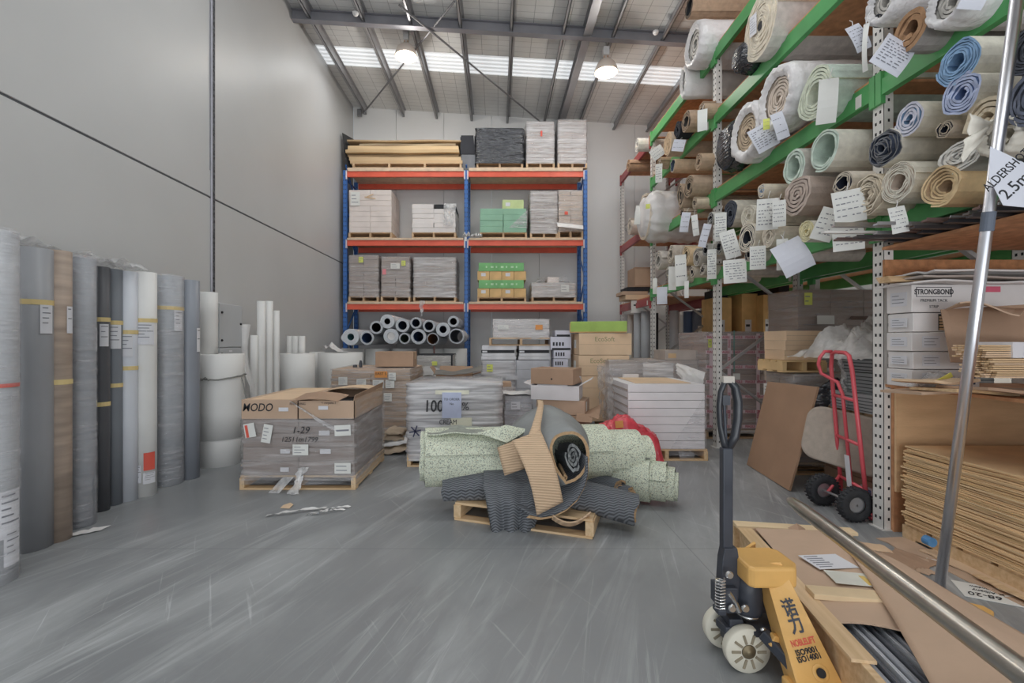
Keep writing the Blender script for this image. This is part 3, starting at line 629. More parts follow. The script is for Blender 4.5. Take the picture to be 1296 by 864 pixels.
wall_roll(152, 172, 635, 344, rm_('ice', '9b9ea5'), 'pale bluish roll with two tape bands beside the white roll', tapes=(420, 466), labels=((160, 437, 13, 28, LABEL, 4),))
wall_roll(171, 196, 629, 345, rm_('white', 'a9a8a6'), 'white roll with orange red label near its foot', tapes=(405,), labels=((182, 422, 22, 27, LABEL, 5), (188, 585, 12, 22, RLAB, 0), (176, 600, 9, 22, LABEL, 5), (188, 606, 13, 14, LABEL, 4)))
wall_roll(194, 229, 616, 350, rm_('mid_grey', '76797e'), 'thick mid grey roll wrapped in shiny film, second from the white foam drums', tapes=(389,), labels=((223, 405, 11, 26, LABEL, 4),), wrap=FILM)
wall_roll(228, 251, 607, 355, rm_('dusk', '63676f'), 'slate roll nearest the big white foam roll, no film', labels=((249, 430, 6, 30, LABEL, 2),))
mb = MB()
y0 = 3.25
mb.grid(lambda u, v: (-3.42+.34*v+.03*nz(u*5, v*4), 2.95+1.1*u, 2.0+.035+.05*abs(nz(u*6, v*5))*2-.03*u+.1*max(0, .25-u)*nz(u*30, v*8)), 24, 8)
tag(mb.build('plastic_sheet', POLYC, smooth=True), 'crumpled clear plastic lying over the tops of the nearest grey rolls', 'plastic sheet')
mb = MB(); mb.grid(lambda u, v: (X(60+60*u, 3.3)+.0, YF(690-22*u)-.06+.1*v, .006+.02*abs(nz(u*7, v*4))), 18, 4)
tag(mb.build('plastic_scrap', POLY, smooth=True), 'scrap of clear film on the floor at the foot of the wood patterned roll', 'film')
# white foam drums and tubes
y = 5.22; x = X(279, y); r = 27*y/F
fr = thing('foam_roll', 'big white foam roll standing stepped on a lower one, tied with string, near the cabinet', 'roll', (x, y, 0))
MB().lathe([(0, 0), (r*.94, 0), (r*.95, .27), (r*.95, .3), (0, .3)], 36).build('lower_foam', FOAM, fr, smooth=False)
o = MB().lathe([(r*.3, .301), (r, .301), (r*1.01, .6), (r*1.0, 1.0), (r, 1.235), (r*.97, 1.24), (r*.3, 1.24), (r*.3, .9)], 36).build('upper_foam', FOAM, fr)
for o in fr.children:
    o.data.polygons.foreach_set('use_smooth', [abs(p.normal.z) < .5 for p in o.data.polygons])
mb = MB(); mb.tube([((r+.012)*cos(a), (r+.012)*sin(a), .985+.02*sin(a*2+1)+.008*nz(a*3)) for a in [i*2*pi/40 for i in range(41)]], .008, 6)
mb.tube([((r+.02)*cos(a), (r+.02)*sin(a), .99+.02*sin(a*2+1)+.02*sin(k*1.3)) for k, a in enumerate([R(-115+i*4) for i in range(9)])], .006, 6)
mb.tube([(r*cos(.1)+.02*k*.5, r*sin(.1)-.03, .97-.04*k+.02*sin(k)) for k in range(9)], .006, 6)
mb.build('string', mat('grey_string', '5f5f5c', .8), fr)
y = 5.2; stand_roll(X(263, y), y, .1, Z(370, y)-1.241, FOAM, 'white foam tube standing on the tied foam roll, left of the grey cabinet', 'foam_tube', 'tube', z=1.241)
for px0, px1, pyt, yy, nm in ((317, 326, 424, 6.0, 'short greyish'), (325.5, 335.5, 381, 6.1, 'tall, first of the tall pair,'), (335.5, 345, 381, 6.25, 'tall, second of the tall pair,'), (345, 353.5, 393, 6.4, 'slim lower'), (363, 370, 425, 7.42, 'first of the three short, behind the drums,'), (370, 378, 425, 7.43, 'second of the three short, behind the drums,'), (378, 386, 425, 7.42, 'third of the three short, behind the drums,')):
    stand_roll(X((px0+px1)/2, yy), yy, (px1-px0)/2*yy/F, Z(pyt, yy), FOAM, nm+' white foam tube leaning by the left wall', 'foam_tube', 'tube', 'white foam tubes by the left wall', ri=.01)
bag = thing('plastic_bag', 'long limp white plastic bag hanging against the wall right of the cabinet', 'bag', (X(311, 5.95), 5.95, 0))
mb = MB(); mb.grid(lambda u, v: (.07*(1+.5*sin(v*7))*cos(2*pi*u)+.03*sin(v*5), .05*sin(2*pi*u)+.01*nz(u*6, v*9), .25+1.35*v), 14, 24); mb.build('bag_film', POLY, bag, smooth=True)
mb = MB(); mb.tube([(0, -.05, 1.1), (.05, -.07, .9), (.1, -.08, .8), (.1, -.07, .6)], .012, 8).build('tied_end', POLY, bag, smooth=True)
mb = MB(); mb.tube([(0, 0, 0), (0, 0, .3)], .05, 10).build('bag_foot', POLY, bag)
for px0, px1, pyt, yy, lb in ((354, 397, 447, 7.0, 'nearest broad white foam drum behind the MODO pallet'), (392, 410, 445, 8.4, 'white foam drum half hidden between two broader drums'), (404, 458, 446, 8.2, 'broad white foam drum with plastic on top, left of the blue post')):
    stand_roll(X((px0+px1)/2, yy), yy, (px1-px0)/2*yy/F, Z(pyt, yy), FOAM, lb, 'foam_roll', 'roll', 'broad white foam drums')
mb = MB(); yy = 8.15; mb.grid(lambda u, v: (X(410+28*u, yy), yy-.2+.35*v, Z(446, yy)+.02+.2*max(0, 1-abs(u-.3)*2.2)*(.6+.6*nz(u*5, v*3))), 14, 8); tag(mb.build('plastic_sheet', POLY, smooth=True), 'white plastic heaped on the broad foam drum left of the blue post', 'plastic sheet')
dv = mat('dusty_black', '33343a', .5)
for px, pyt, s, lb in ((450, 457, 2.5, 'small black stub standing on the brown wrapped pallet, taller one'), (444.5, 463, 3, 'small dark lump on the brown wrapped pallet, lower one')):
    yy = 6.35; MBx = MB().lathe([(0, 0), (s*.009, 0), (s*.009, (467-pyt)*yy/F*.7), (s*.006, (467-pyt)*yy/F), (0, (467-pyt)*yy/F)], 12)
# electrical cabinet on the wall
yc0, yc1, xc = 5.43, 5.92, -3.30
eb = thing('electrical_cabinet', 'grey wall cabinet with black locks on the left wall above the foam roll', 'cabinet', (XL+.001, (yc0+yc1)/2, 1.2))
EG = mat('cabinet_grey', '85878a', .4, var=.02); za, zb = Z(451, yc0), Z(383, yc0)
MB().bx(0, .165, -.245, .245, za-1.2, zb-1.2).build('cabinet_body', EG, eb, bevel=.008)
zm = za+(zb-za)*.16
MB().bx(.165, .18, -.24, .24, zm-1.2+.006, zb-1.2-.005).build('cabinet_door', EG, eb, bevel=.006); MB().bx(.165, .18, -.24, .24, za-1.2+.004, zm-1.2-.004).build('lower_panel', EG, eb, bevel=.006)
BK = mat('black_plastic', '1a1a1c', .5)
for yy, zz in ((-.2, zb-.11), (-.2, zm+.09), (-.2, za+.03), (.2, (zm+zb)/2+.03)):
    b = MB(); b.lathe([(0, 0), (.014, 0), (.014, .01), (.008, .016), (0, .016)], 12, M=mat_at(Euler((0, pi/2, 0)).to_matrix().to_4x4(), (.18, yy, zz-1.2))); b.build('lock', BK, eb)
label_on(eb, (.19, .05, za-1.2+.06), .001, .001, INK) if False else None
th = eb
mb = MB().box((0, 0, 0), (.07, .02, .002), 0, mat_at(Euler((pi/2, 0, pi/2)).to_matrix().to_4x4(), (.181, -.02, za-1.2+.06))); mb.build('name_plate', LABEL, eb)
# ================================================================== pallets standing in the middle of the floor
def detail_pallet(th, L, W, H=.13, nb=3, slots=6, m=None):      # pallet as a part with board sub-parts
    p = MB().bx(-L/2, L/2, -W/2, -W/2+.09, .0, .016); 
    for y in (0, W/2-.05): p.bx(-L/2, L/2, y-.045, y+.05, 0, .016)
    po = p.build('pallet', m or TIMBER, th, bevel=.002)
    for i in range(nb): MB().box((-L/2+.022+(L-.044)*i/(nb-1), 0, .016+(H-.034)/2), (.044, W, H-.034)).build('bearer', TIMBERX, po, bevel=.003)
    for i in range(slots): MB().box((0, -W/2+W*(i+.5)/slots, H-.009), (L, W/slots*.8, .018)).build('deck_board', m or TIMBER, po, bevel=.002)
    return po
MK = mat('marker_ink', '1e1e22', .6, var=.02)
def front_text(s, size, parent, x, y, z, **k): return text(s, size, parent, mat_at(FRONT, (x, y, z)), k.pop('m', MK), **k)
# --- MODO load
y = 4.27; x0, x1 = X(303, y), X(450, y); D = 1.08; L = x1-x0
th = thing('wrapped_pallet', 'wrapped pallet of brown cartons marked MODO with one top carton torn open', 'pallet load', ((x0+x1)/2, y+D/2, 0))
detail_pallet(th, L, D); GC = mat('carton_under_film', '6c615c', .7, var=.05)
cartons(th, -L/2+.02, L/2-.015, -D/2+.015, D/2-.015, .132, .655, 2, 1, 4, GC, jit=.002)
zt0, zt1 = .657, .84
for i, (a, b) in enumerate(((-L/2+.0, .0), (.004, L/2-.012))):
    if i == 0:
        MB().bx(a+.015, b-.003, -D/2+.005, D/2-.02, zt0, zt1).build('closed_carton', CARD, th, bevel=.004)
        mb = MB().bx(a+.1, b-.06, -D/2+.02, D/2-.04, zt1, zt1+.004); mb.build('top_flap', CARDL, th)
    else:
        mb = MB(); t = .006; ya, yb = -D/2+.005, D/2-.02
        mb.bx(a, b, ya, ya+t, zt0, zt1-.01).bx(a, b, yb-t, yb, zt0, zt1-.01).bx(a, a+t, ya, yb, zt0, zt1).bx(b-t, b, ya, yb, zt0, zt1+.005).bx(a, b, ya, yb, zt0, zt0+t)
        mb.build('open_carton', CARD, th)
        MB().bx(a+.05, b-.05, ya+.1, yb-.1, zt0+t+.001, zt1-.09).build('dark_block', DARK, th)  # plain near-black block inside the open carton
        # flaps: front one lies half open, right one stands up, rear lies flat
        mb = MB(); mb.grid(lambda u, v: (a-.06+(b-a)*.72*u+.06*u, ya-.03+.34*v, zt1-.01+.03*u*(1-u)*3+.035*v*(1-u*.5)), 8, 4, 0, .005); mb.build('carton_flap', CARDD, th)
        mb = MB(); mb.grid(lambda u, v: (b-.005+.012*v, ya+(yb-ya)*u, zt1-.01+.05*v+.03*u*v), 4, 2, 0, .005); mb.build('carton_flap', CARDD, th)
        mb = MB(); mb.grid(lambda u, v: (a+(b-a)*u, yb-.3+.3*v, zt1+.01+.03*sin(u*3)), 4, 2, 0, .005); mb.build('carton_flap', CARDL, th)
for cx, cz, ww, hh in ((-.13, .75, .09, .035), (.24, .765, .09, .035), (-.12, .19, .08, .04), (-.115, .36, .09, .04), (.26, .36, .1, .045), (.25, .53, .1, .045)): label_on(th, (cx, -D/2+.0-(.0 if cz > .66 else 0), cz), ww, hh, LABEL, 'f', off=0)
front_text('MODO', .105, th, -.375, -D/2+.002, .765, shear=.2, sx=.85, bold=.0008)
for q, (px_, pz) in enumerate(((-.02, .80), (.27, .81))): front_text('FLOORING' if q == 0 else '< carpets 1', .03, th, px_+.02, -D/2+.002, pz, m=INK)
film_shell(MB(), -L/2+.003, L/2-.003, -D/2-.002, D/2, .09, .668, 71, .008, .05, .02, top=False, zf=30).build('stretch_film', FILMG, th, smooth=True)
label_on(th, (-.43, -D/2-.028, .56), .10, .13, PAPER, 'f', tilt=.18); label_on(th, (-.455, -D/2-.03, .55), .025, .115, RLAB, 'f', tilt=.18)
label_on(th, (-.27, -D/2-.028, .53), .085, .17, PAPER, 'f', tilt=-.18, lines=4); label_on(th, (.04, -D/2-.028, .38), .145, .10, PAPER, 'f', lines=3)
label_on(th, (.43, -D/2-.028, .56), .15, .10, PAPER, 'f', tilt=.05, lines=1); label_on(th, (.43, -D/2-.028, .21), .15, .10, PAPER, 'f', lines=2)
front_text('1-29', .09, th, .04, -D/2-.034, .56, shear=.25); front_text('12511m1799', .065, th, .03, -D/2-.034, .475, shear=.2)
# diagonal films on the upper right corner and the side
mb = MB(); a, b, c, d = Vector((-.06, -D/2-.02, .83)), Vector((.26, -D/2-.03, .60)), Vector((.5, -D/2-.02, .66)), Vector((.5, -D/2-.02, .5))
mb.grid(lambda u, v: a.lerp(b, u).lerp(a.lerp(d, u), v)+Vector((0, -.012*abs(nz(u*12, v*9)), .01*nz(u*6, v*7))), 16, 10); mb.build('torn_film', FILMW, th, smooth=True)
mb = MB(); mb.grid(lambda u, v: (L/2+.004+.014*abs(nz(u*9, v*12))*2, -D/2-.005+(D+.01)*u, .10+(.74+.02*sin(u*5))*v), 26, 26); mb.build('side_film', FILM, th, smooth=True)
mb = MB(); mb.grid(lambda u, v: (.06+.12*(u-.5)*(1-.5*sin(v*3.1))-.04*v+.03*nz(v*5, u*4), -D/2-.03-.10*v*v-.03*abs(nz(u*7, v*8)), .22-.215*v+.02*nz(u*9, v*4)*(1-v)), 10, 18); mb.grid(lambda u, v: (-.12+.1*u-.1*v, -D/2-.03-.08*v-.02*nz(u*6, v*6), .13-.125*v), 8, 8); mb.build('dangling_film', POLYC, th, smooth=True)
film_shell(MB(), -L/2-.001, L/2+.001, -D/2-.004, D/2, .055, .15, 75, .014, .04, .02, top=False, zf=30).build('hem_film', FILM, th, smooth=True)
mb = MB()
for (ax, ay, bx_, by_, w_) in ((-.30, 0, .12, .16, .035), (.0, .02, .3, .2, .03), (.04, .02, .28, .13, .02)):
    mb.grid(lambda u, v: (ax+(bx_-ax)*u+w_*(v-.5)*.4+.02*sin(u*6), ay+(by_-ay)*u+w_*(v-.5), .006+.025*abs(nz(u*6, v*3, ax))+.012*sin(pi*u)), 16, 3)
for i in range(len(mb.v)): q = mb.v[i]; mb.v[i] = (q[0]+X(392, 3.72), q[1]+3.62, q[2])
tag(mb.build('plastic_scrap', POLY, smooth=True), 'twisted strips of clear film on the floor before the MODO pallet', 'film')
tag(MB().add([(0, 0, .002), (.08, -.01, .002), (.085, .05, .012), (.05, .07, .02), (.0, .05, .006), (0, 0, .006), (.08, -.01, .006), (.085, .05, .016), (.05, .07, .024), (0, .05, .01)], [(4, 3, 2, 1, 0), (5, 6, 7, 8, 9)]+[(k, (k+1) % 5, 5+(k+1) % 5, 5+k) for k in range(5)], 0, Matrix.Translation((X(357, 3.83), 3.8, 0))).build('cardboard_scrap', CARDL), 'small scrap of cardboard on the floor in front of the MODO pallet', 'cardboard')
# --- brown paper bundles, wrapped (behind MODO)
t2 = mat('brown_bundle', '8a735e', .7, var=.12, vs=4, stretch=(1, 1, 4))
th, L, D, H = load('brown wrapped pallet with orange label standing behind the MODO pallet', 'pallet load', 418, 520, 467, 560, 6.25, 1.1, (2, 2, 11), t2, mat('film_streaky', 'c4c2c4', .16, alpha=(.02, .5), vs=2.4, stretch=(.7, .7, 11), bump=.9, bs=12, bstretch=(.5, .5, 4), spec=.6), seed=83, amp=.012)
label_on(th, (.15, -D/2-.03, H-.07), .17, .085, OLAB, 'f', lines=0); front_text('EAST 5', .05, th, .15, -D/2-.034, H-.06)
for cx, cz, a in ((-.37, .16, .12), (-.12, .19, .13), (.11, .2, .15), (.27, .2, .12), (.24, .38, .11), (.3, .1, .1)): label_on(th, (cx, -D/2-.022, H-cz), a, .11, PAPER, 'f', lines=4)
MB().lathe([(0, 0), (.024, 0), (.024, .06), (.012, .1), (0, .1)], 12, M=Matrix.Translation((-.21, -.3, H+.01))).lathe([(0, 0), (.03, 0), (.03, .035), (0, .04)], 12, M=Matrix.Translation((-.29, -.3, H+.01))).build('dark_stub', mat('dusty_black', '33343a', .5), th)
mb = MB(); mb.grid(lambda u, v: (-.02+.5*u, -.3+.5*v, H+.02+.07*abs(nz(u*5, v*5))+.05*sin(u*3.1)*sin(v*3.1)), 16, 12); mb.build('loose_film', POLY, th, smooth=True)
def box_thing(label, px0, px1, pyt, pyb, y, depth, m=CARD, rz=0, name='carton', group=None, seam=True, cat='box'):
    xa, xb_ = X(px0, y), X(px1, y); z0, z1 = Z(pyb, y), Z(pyt, y)
    o = thing(name, label, cat, ((xa+xb_)/2, y+depth/2, z0), rz, group); w_ = xb_-xa; h_ = z1-z0
    MB().bx(-w_/2, w_/2, -depth/2, depth/2, 0, h_).build('carton_body', m, o, bevel=.004)
    if seam: MB().bx(-w_/2+.01, w_/2-.01, -.025, .025, h_, h_+.0015).bx(w_/2, w_/2+.0015, -.025, .025, h_*.5, h_).build('packing_tape', TAPE, o)
    return o, w_, depth, h_
zz = th.location.z
bx, w_, d_, h_ = box_thing('closed brown carton lying on the brown wrapped pallet with orange label', 475, 523, 444, 463, 6.5, .3, CARDD, R(0))
bx.location.z = Z(464, 6.5)
# crumpled sacks
sk = thing('flattened_sack', 'crumpled brown paper sacks heaped between the MODO pallet and the white wrapped pallet', 'sack', (X(502, 5.75), 5.8, 0))
SACK = mat('sack_paper', '84735f', .75, var=.12, bump=.8, bs=9)
for k, (dx, dy, a, b, z0, hh) in enumerate(((.0, 0, .42, .5, .02, .07), (.0, .02, .36, .44, .1, .07), (-.03, .03, .3, .4, .17, .06), (-.02, .0, .24, .34, .24, .05))):
    mb = MB(); mb.grid(lambda u, v: (dx+(u-.5)*a, dy+(v-.5)*b, z0+hh*(sin(pi*u)*sin(pi*v))**.4+.03*nz(u*4, v*4, k)+.05*u*u*(k < 2)), 12, 12, 0, .006); mb.build('sack_layer', SACK if k != 1 else POLY, sk, smooth=True)
# --- 100% white wrapped pallet
y = 5.05; x0, x1 = X(515, y), X(634, y); D = 1.0; L = x1-x0; H = Z(485, y)
th = thing('wrapped_pallet', 'white film wrapped pallet marked 100% with taped notice and a star', 'pallet load', ((x0+x1)/2, y+D/2, 0))
detail_pallet(th, L, D); cartons(th, -L/2+.02, L/2-.03, -D/2+.03, D/2-.03, .13, H-.02, 2, 2, 7, mat('grey_pack', '6f6c70', .6))
film_shell(MB(), -L/2, L/2, -D/2, D/2, .07, H, 91, .022, .045, .018, zf=26, rc=.05).build('stretch_film', mat('film_bright', 'cfcdd0', .16, alpha=(.35, .95), vs=2.2, stretch=(.5, .5, 12), bump=1.2, bs=9, bstretch=(.4, .4, 5), spec=.7, k=.40), th, smooth=True)
yl = -D/2-.042
MB().bx(-.2, .17, yl-.001, yl, H-.115, H-.07).build('tape', mat('clear_tape', 'b4b29e', .3), th)
label_on(th, (-.02, yl-.002, H-.235), .21, .28, mat('notice_paper', 'a4acc8', .6), 'f'); front_text('TO ORDER', .035, th, -.02, yl-.006, H-.17, m=INK); front_text('No', .035, th, -.02, yl-.006, H-.22, m=INK)
front_text('100%', .18, th, -.17, yl-.001, H-.25, sx=.8, shear=.05, bold=.002); front_text('%', .12, th, .13, yl-.001, H-.25, m=INK)
front_text('CREAM', .075, th, -.06, yl-.003, H-.42, sx=.8); MB().bx(-.03, .2, yl-.001, yl, H-.47, H-.37).build('tape', MC['clear_tape'], th)
mb = MB()
for a in (.2, 1.25, 2.3): mb.box((0, 0, 0), (.13, .014, .001), 0, mat_at(FRONT @ Matrix.Rotation(a, 4, 'Z'), (-.42, yl-.001, H-.52)))
mb.build('star_mark', mat('blue_marker', '2a2c44', .6), th)
# --- things behind the 100% pallet
load('brown wrapped pallet mostly hidden behind the white 100% pallet, carrying open cartons', 'pallet load', 540, 650, 490, 556, 6.45, .95, (2, 2, 5), CARDG, FILM, seed=95)
def open_box(label, px0, px1, pyt, pyb, y, depth, m, flaps, rz=0, group=None, cat='box', name='open_carton', inside=None):
    xa, xb_ = X(px0, y), X(px1, y); z0, z1 = Z(pyb, y), Z(pyt, y)
    o = thing(name, label, cat, ((xa+xb_)/2, y+depth/2, z0), rz, group); w_ = xb_-xa; h_ = z1-z0; t = .006
    MB().bx(-w_/2, w_/2, -depth/2, -depth/2+t, 0, h_).bx(-w_/2, w_/2, depth/2-t, depth/2, 0, h_).bx(-w_/2, -w_/2+t, -depth/2+t, depth/2-t, 0, h_).bx(w_/2-t, w_/2, -depth/2+t, depth/2-t, 0, h_).bx(-w_/2+t, w_/2-t, -depth/2+t, depth/2-t, 0, t).build('carton_body', m, o)
    for sd, ang, ln in flaps:                                   # ang: 0 = closed flat, 90 = upright, 180 = folded outwards flat
        a = R(ang); dx, dz = cos(a)*ln, sin(a)*ln; mb = MB()
        if sd in 'fb':
            s = 1 if sd == 'f' else -1; yy = -s*depth/2
            mb.grid(lambda u, v: (-w_/2+.004+(w_-.008)*u, yy+s*dx*v, h_+dz*v+.012*nz(u*3, v*2, ang)*v), 6, 3, 0, .005)
        else:
            s = 1 if sd == 'l' else -1; xx = -s*w_/2
            mb.grid(lambda u, v: (xx+s*dx*v, -depth/2+.004+(depth-.008)*u, h_+dz*v+.012*nz(u*3, v*2, ang)*v), 6, 3, 0, .005)
        mb.build('carton_flap', inside or m, o)
    return o
open_box('brown open carton with flaps spread behind the white 100% pallet', 552, 597, 475, 487, 6.9, .35, CARDD, (('l', 125, .16), ('r', 165, .14), ('b', 120, .14), ('f', 172, .06)))
mb = MB(); yy = 6.86; mb.grid(lambda u, v: (X(548+62*u, yy), yy-.02+.3*v, Z(474-4*u*u-4*max(0, u-.7), yy)+.03*v+.02*nz(u*4, v)+.06*abs(u-.4)*v), 12, 4, 0, .008); tag(mb.build('black_sheet', mat('dark_rubber_sheet', '55534f', .6)), 'bent dark sheet lying over the open carton behind the 100% pallet', 'sheet')
bx, *_ = box_thing('small plain brown carton just right of the 100% pallet', 630, 647, 484, 489.5, 6.5, .3, CARDD); 
load('grey flat pack with green labels and dark rim behind the brown wrapped pallet', 'pallet load', 520, 572, 450, 531, 8.05, .8, (1, 1, 4), mat('grey_board_pack', '8f8c88', .6), FILMG, seed=97)
pk = list(C.objects)[-1].parent
label_on(pk, (.06, -.43, 1.02-.03), .09, .07, YLAB, 'f'); label_on(pk, (-.14, -.43, .87), .1, .09, YLAB, 'f')
MB().bx(-.36, .36, -.4, .4, 1.13+.0, 1.145).bx(.345, .37, -.41, -.38, .95, 1.14).build('dark_rim', DARK, pk)
mb = MB(); mb.grid(lambda u, v: (-.3+.5*u, -.45-.02*nz(u*6, v*5), .85+.1*sin(u*3)-.16*v), 10, 6); mb.build('loose_film', POLY, pk, smooth=True)
# --- silver pallet stack at centre back
y = 7.6
th, L, D, H = load('silver film wrapped pallet with green label under stacks of black edged packs', 'pallet load', 610, 697, 455.5, 537, y, .95, (2, 2, 6), mat('blue_grey_pack', '93949a', .55), None, jit=.003)
mb = MB(); film_shell(mb, -L/2-.004, -.02, -D/2-.01, D/2, .1, H-.005, 99, .014, .05, .03, top=False); mb.build('stretch_film', mat('film_bright', 'cfcdd0'), th, smooth=True)
label_on(th, (-L/2+.13, -D/2-.04, H-.13), .1, .12, YLAB, 'f', lines=2); label_on(th, (-.08, -D/2-.04, H-.29), .2, .07, mat('grey_label', '98989c', .6), 'f')
PK = mat('flat_pack_white', 'a8a8ac', .5)
zb = Z(455, y)
for i, (a, b) in enumerate(((609, 653), (656, 697))):
    z = zb
    for k in range(4):
        hh = (.055, .055, .05, .075)[k]; xa, xb_ = X(a+(k % 2), y), X(b-(k % 3), y)
        o = thing('flat_pack', '%s flat pack, %s of the %s stack on the silver pallet' % (('white', 'white', 'black edged', 'white')[k], ('bottom', 'second', 'third', 'topmost')[k], ('left', 'right')[i]), 'pack', ((xa+xb_)/2, y+.42, z), 0, 'flat packs on the silver pallet')
        MB().bx(-(xb_-xa)/2, (xb_-xa)/2, -.42, .42, 0, hh-.002).build('pack_body', DARK if k == 2 else PK, o, bevel=.003)
        MB().bx(-(xb_-xa)/2+.02, -(xb_-xa)/2+.1, -.4215, -.42, .01, hh-.012).build('end_label', LABEL if k != 2 else PK, o)
        z += hh
xa, xb_ = X(617, y), X(704, y)
th, L, D, H = load('low wrapped load with orange label on a pallet atop the black edged packs', 'pallet load', 619, 700, 404, 437.2, y-.02, .9, (1, 2, 2), mat('pale_pack', 'a5a0a0', .55), None, ph=.13, pm=TIMBERD, slots=6)
for c in list(th.children):
    if c.name.startswith('carton'): bpy.data.objects.remove(c)
cartons(th, -L/2+.07, L/2-.06, -D/2+.03, D/2-.03, .131, H, 1, 2, 2, MC['pale_pack'])
film_shell(MB(), -L/2+.065, L/2-.055, -D/2+.025, D/2-.025, .1, H+.005, 103, .01).build('stretch_film', FILMW, th, smooth=True); label_on(th, (L*.28, -D/2, H-.13), .12, .08, OLAB, 'f'); label_on(th, (-L*.28, -D/2, H-.13), .18, .07, PAPER, 'f', lines=2)
# blue-white boxes with black print, stacked
y = 7.45; BWB = mat('blue_white_box', '9a9ba8', .5, var=.03); pre = 0
load('pale wrapped pallet behind the turned cartons, carrying four blue-white boxes', 'pallet load', 694, 719, 466, 540, y, .6, (1, 1, 4), CARDG, FILMG, seed=107)
for k, (a, b, t, bt, nm) in enumerate(((701, 719, 454, 465.5, 'lowest'), (701, 722, 443, 453.5, 'second'), (697, 723, 426, 442.5, 'third'), (703, 722, 418, 425.5, 'topmost, black topped,'))):
    o, w_, d_, h_ = box_thing(nm+' blue-white box of the four beside the tall tan cartons', a, b, t, bt, y, .4, BWB, group='blue-white boxes in a stack', seam=False)
    if k < 3:
        mb = MB()
        for i in range(4): mb.bx(-w_*.4+i*w_*.15, -w_*.31+i*w_*.15, -.2015, -.2, h_*.3, h_*.3+.06)
        mb.build('printed_marks', INK, o)
    if k >= 2: MB().bx(-w_/2+.01, w_/2-.01, -.19, .19, h_, h_+.004).bx(-w_/2+.02, w_/2-.01, -.202, -.2, .0, .03).build('dark_lid', DARK, o)
# tall tan cartons
y = 7.0; zt = 0; ECO = mat('olive_print', '6f6a44', .7)
pys = [(533, 505), (505, 476), (475.5, 449.5), (449, 421.5)]
for k, (pb, pt) in enumerate(pys):
    a, b = ((734, 796), (733, 797), (732.5, 796.5), (733, 799.5))[k]
    o, w_, d_, h_ = box_thing('%s big tan carton of the stack right of the blue-white boxes' % ('bottom', 'second', 'third, printed,', 'topmost, printed,')[k], a, b, pt, pb, y, .75, CARDL, group='big tan cartons in a stack')
    o.location.z += .0; MB().bx(-w_/2, w_/2, -d_/2-.0008, -d_/2, h_*.48, h_*.49).build('fold_line', CARDD, o)
    if k >= 2: text('EcoSoft', .1, o, mat_at(FRONT, (-.01 if k == 3 else -.06, -d_/2-.001, h_*.72)), ECO)
    MB().bx(-w_/2-.002, -w_/2, -.12, .1, h_*.3, h_*.7).build('side_label', PAPER, o)
gl = thing('green_carton', 'lime green lidded carton lying skewed on top of the tall tan cartons', 'box', (X(757, 7.3), 7.32, Z(420.5, 7.0)), R(-12))
MB().bx(-.43, .43, -.3, .3, 0, .02).bx(-.43, -.42, -.3, .3, 0, .15).build('tan_tray', mat('tan_tray', 'ae8a50'), gl); MB().bx(-.418, .43, -.305, .3, .012, .17).build('lime_lid', mat('lime_lid', '6f8a28', .6), gl, bevel=.006); MB().bx(-.4205, -.418, -.15, -.02, .05, .12).build('end_label', LABEL, gl)
# --- turned cartons at centre
y = 5.75; RZ = R(-24)
def turned(label, px, py_t, py_b, w_, d_, y, m, rz, **k):
    z0, z1 = Z(py_b, y), Z(py_t, y); o = thing(k.get('name', 'carton'), label, 'box', (X(px, y), y+.28, z0), rz); h_ = z1-z0
    return o, w_, d_, h_
o, w_, d_, h_ = turned('large brown carton on the floor at the bottom of the turned carton stack', 716, 526, 567, .66, .52, y, CARD, R(-18)); o.location.z = 0
h_ = Z(526, y); MB().bx(-w_/2, w_/2, -d_/2, d_/2, 0, h_).build('carton_body', CARDD, o, bevel=.004); MB().bx(-.2, .2, -.03, .03, h_, h_+.0015).build('packing_tape', TAPE, o)
o, w_, d_, h_ = turned('brown carton with open corner flap under the white open carton', 717, 507, 525.6, .62, .46, y, CARD, R(-18)); z0 = o.location.z; MB().bx(-w_/2, w_/2, -d_/2, d_/2, .002, h_).build('carton_body', CARD, o, bevel=.004)
mb = MB(); mb.grid(lambda u, v: (w_/2-.02+.2*v, -d_/2+.3*u-.1*v, .01-.03*v+.14*v*u), 5, 4, 0, .006); mb.grid(lambda u, v: (w_/2-.1+.2*u, -d_/2-.12*v, .02-.08*v), 4, 3, 0, .006); mb.build('carton_flap', CARDD, o)
label_on(o, (.0, 0, 0), .001, .001, PAPER) if False else None
MB().bx(w_/2, w_/2+.002, -.12, -.02, h_*.2, h_*.85).build('side_label', PAPER, o)
o2 = open_box('white open carton with flaps out, between two brown cartons in the turned stack', 678, 740, 488.5, 507, y, .45, WHITEBOX, (('r', 150, .17), ('l', 160, .1), ('b', 30, .2)), R(-16)); o2.location.y = y+.28
o, w_, d_, h_ = turned('brown carton crowning the turned carton stack at the centre', 708, 467, 489, .56, .44, y, CARD, RZ); MB().bx(-w_/2, w_/2, -d_/2, d_/2, .018, h_).build('carton_body', CARDD, o, bevel=.005); MB().bx(-w_/2+.01, w_/2-.01, -.004, .004, h_, h_+.001).build('lid_gap', DARK, o); MB().lathe([(0, 0), (.012, 0), (.012, .001), (0, .001)], 10, M=mat_at(FRONT, (0, -d_/2-.0005, h_*.4))).build('hand_hole', DARK, o)
MB().bx(-.2, .2, -.2, .2, 0, .0175).build('under_fold', WHITEBOX, o)
th, L, D, H = load('small pallet of pale grey packs under film left of the turned cartons', 'pallet load', 638, 674, 501, 560, 6.0, .38, (1, 1, 5), mat('blue_grey_pack', '93949a'), FILMG, seed=111); 
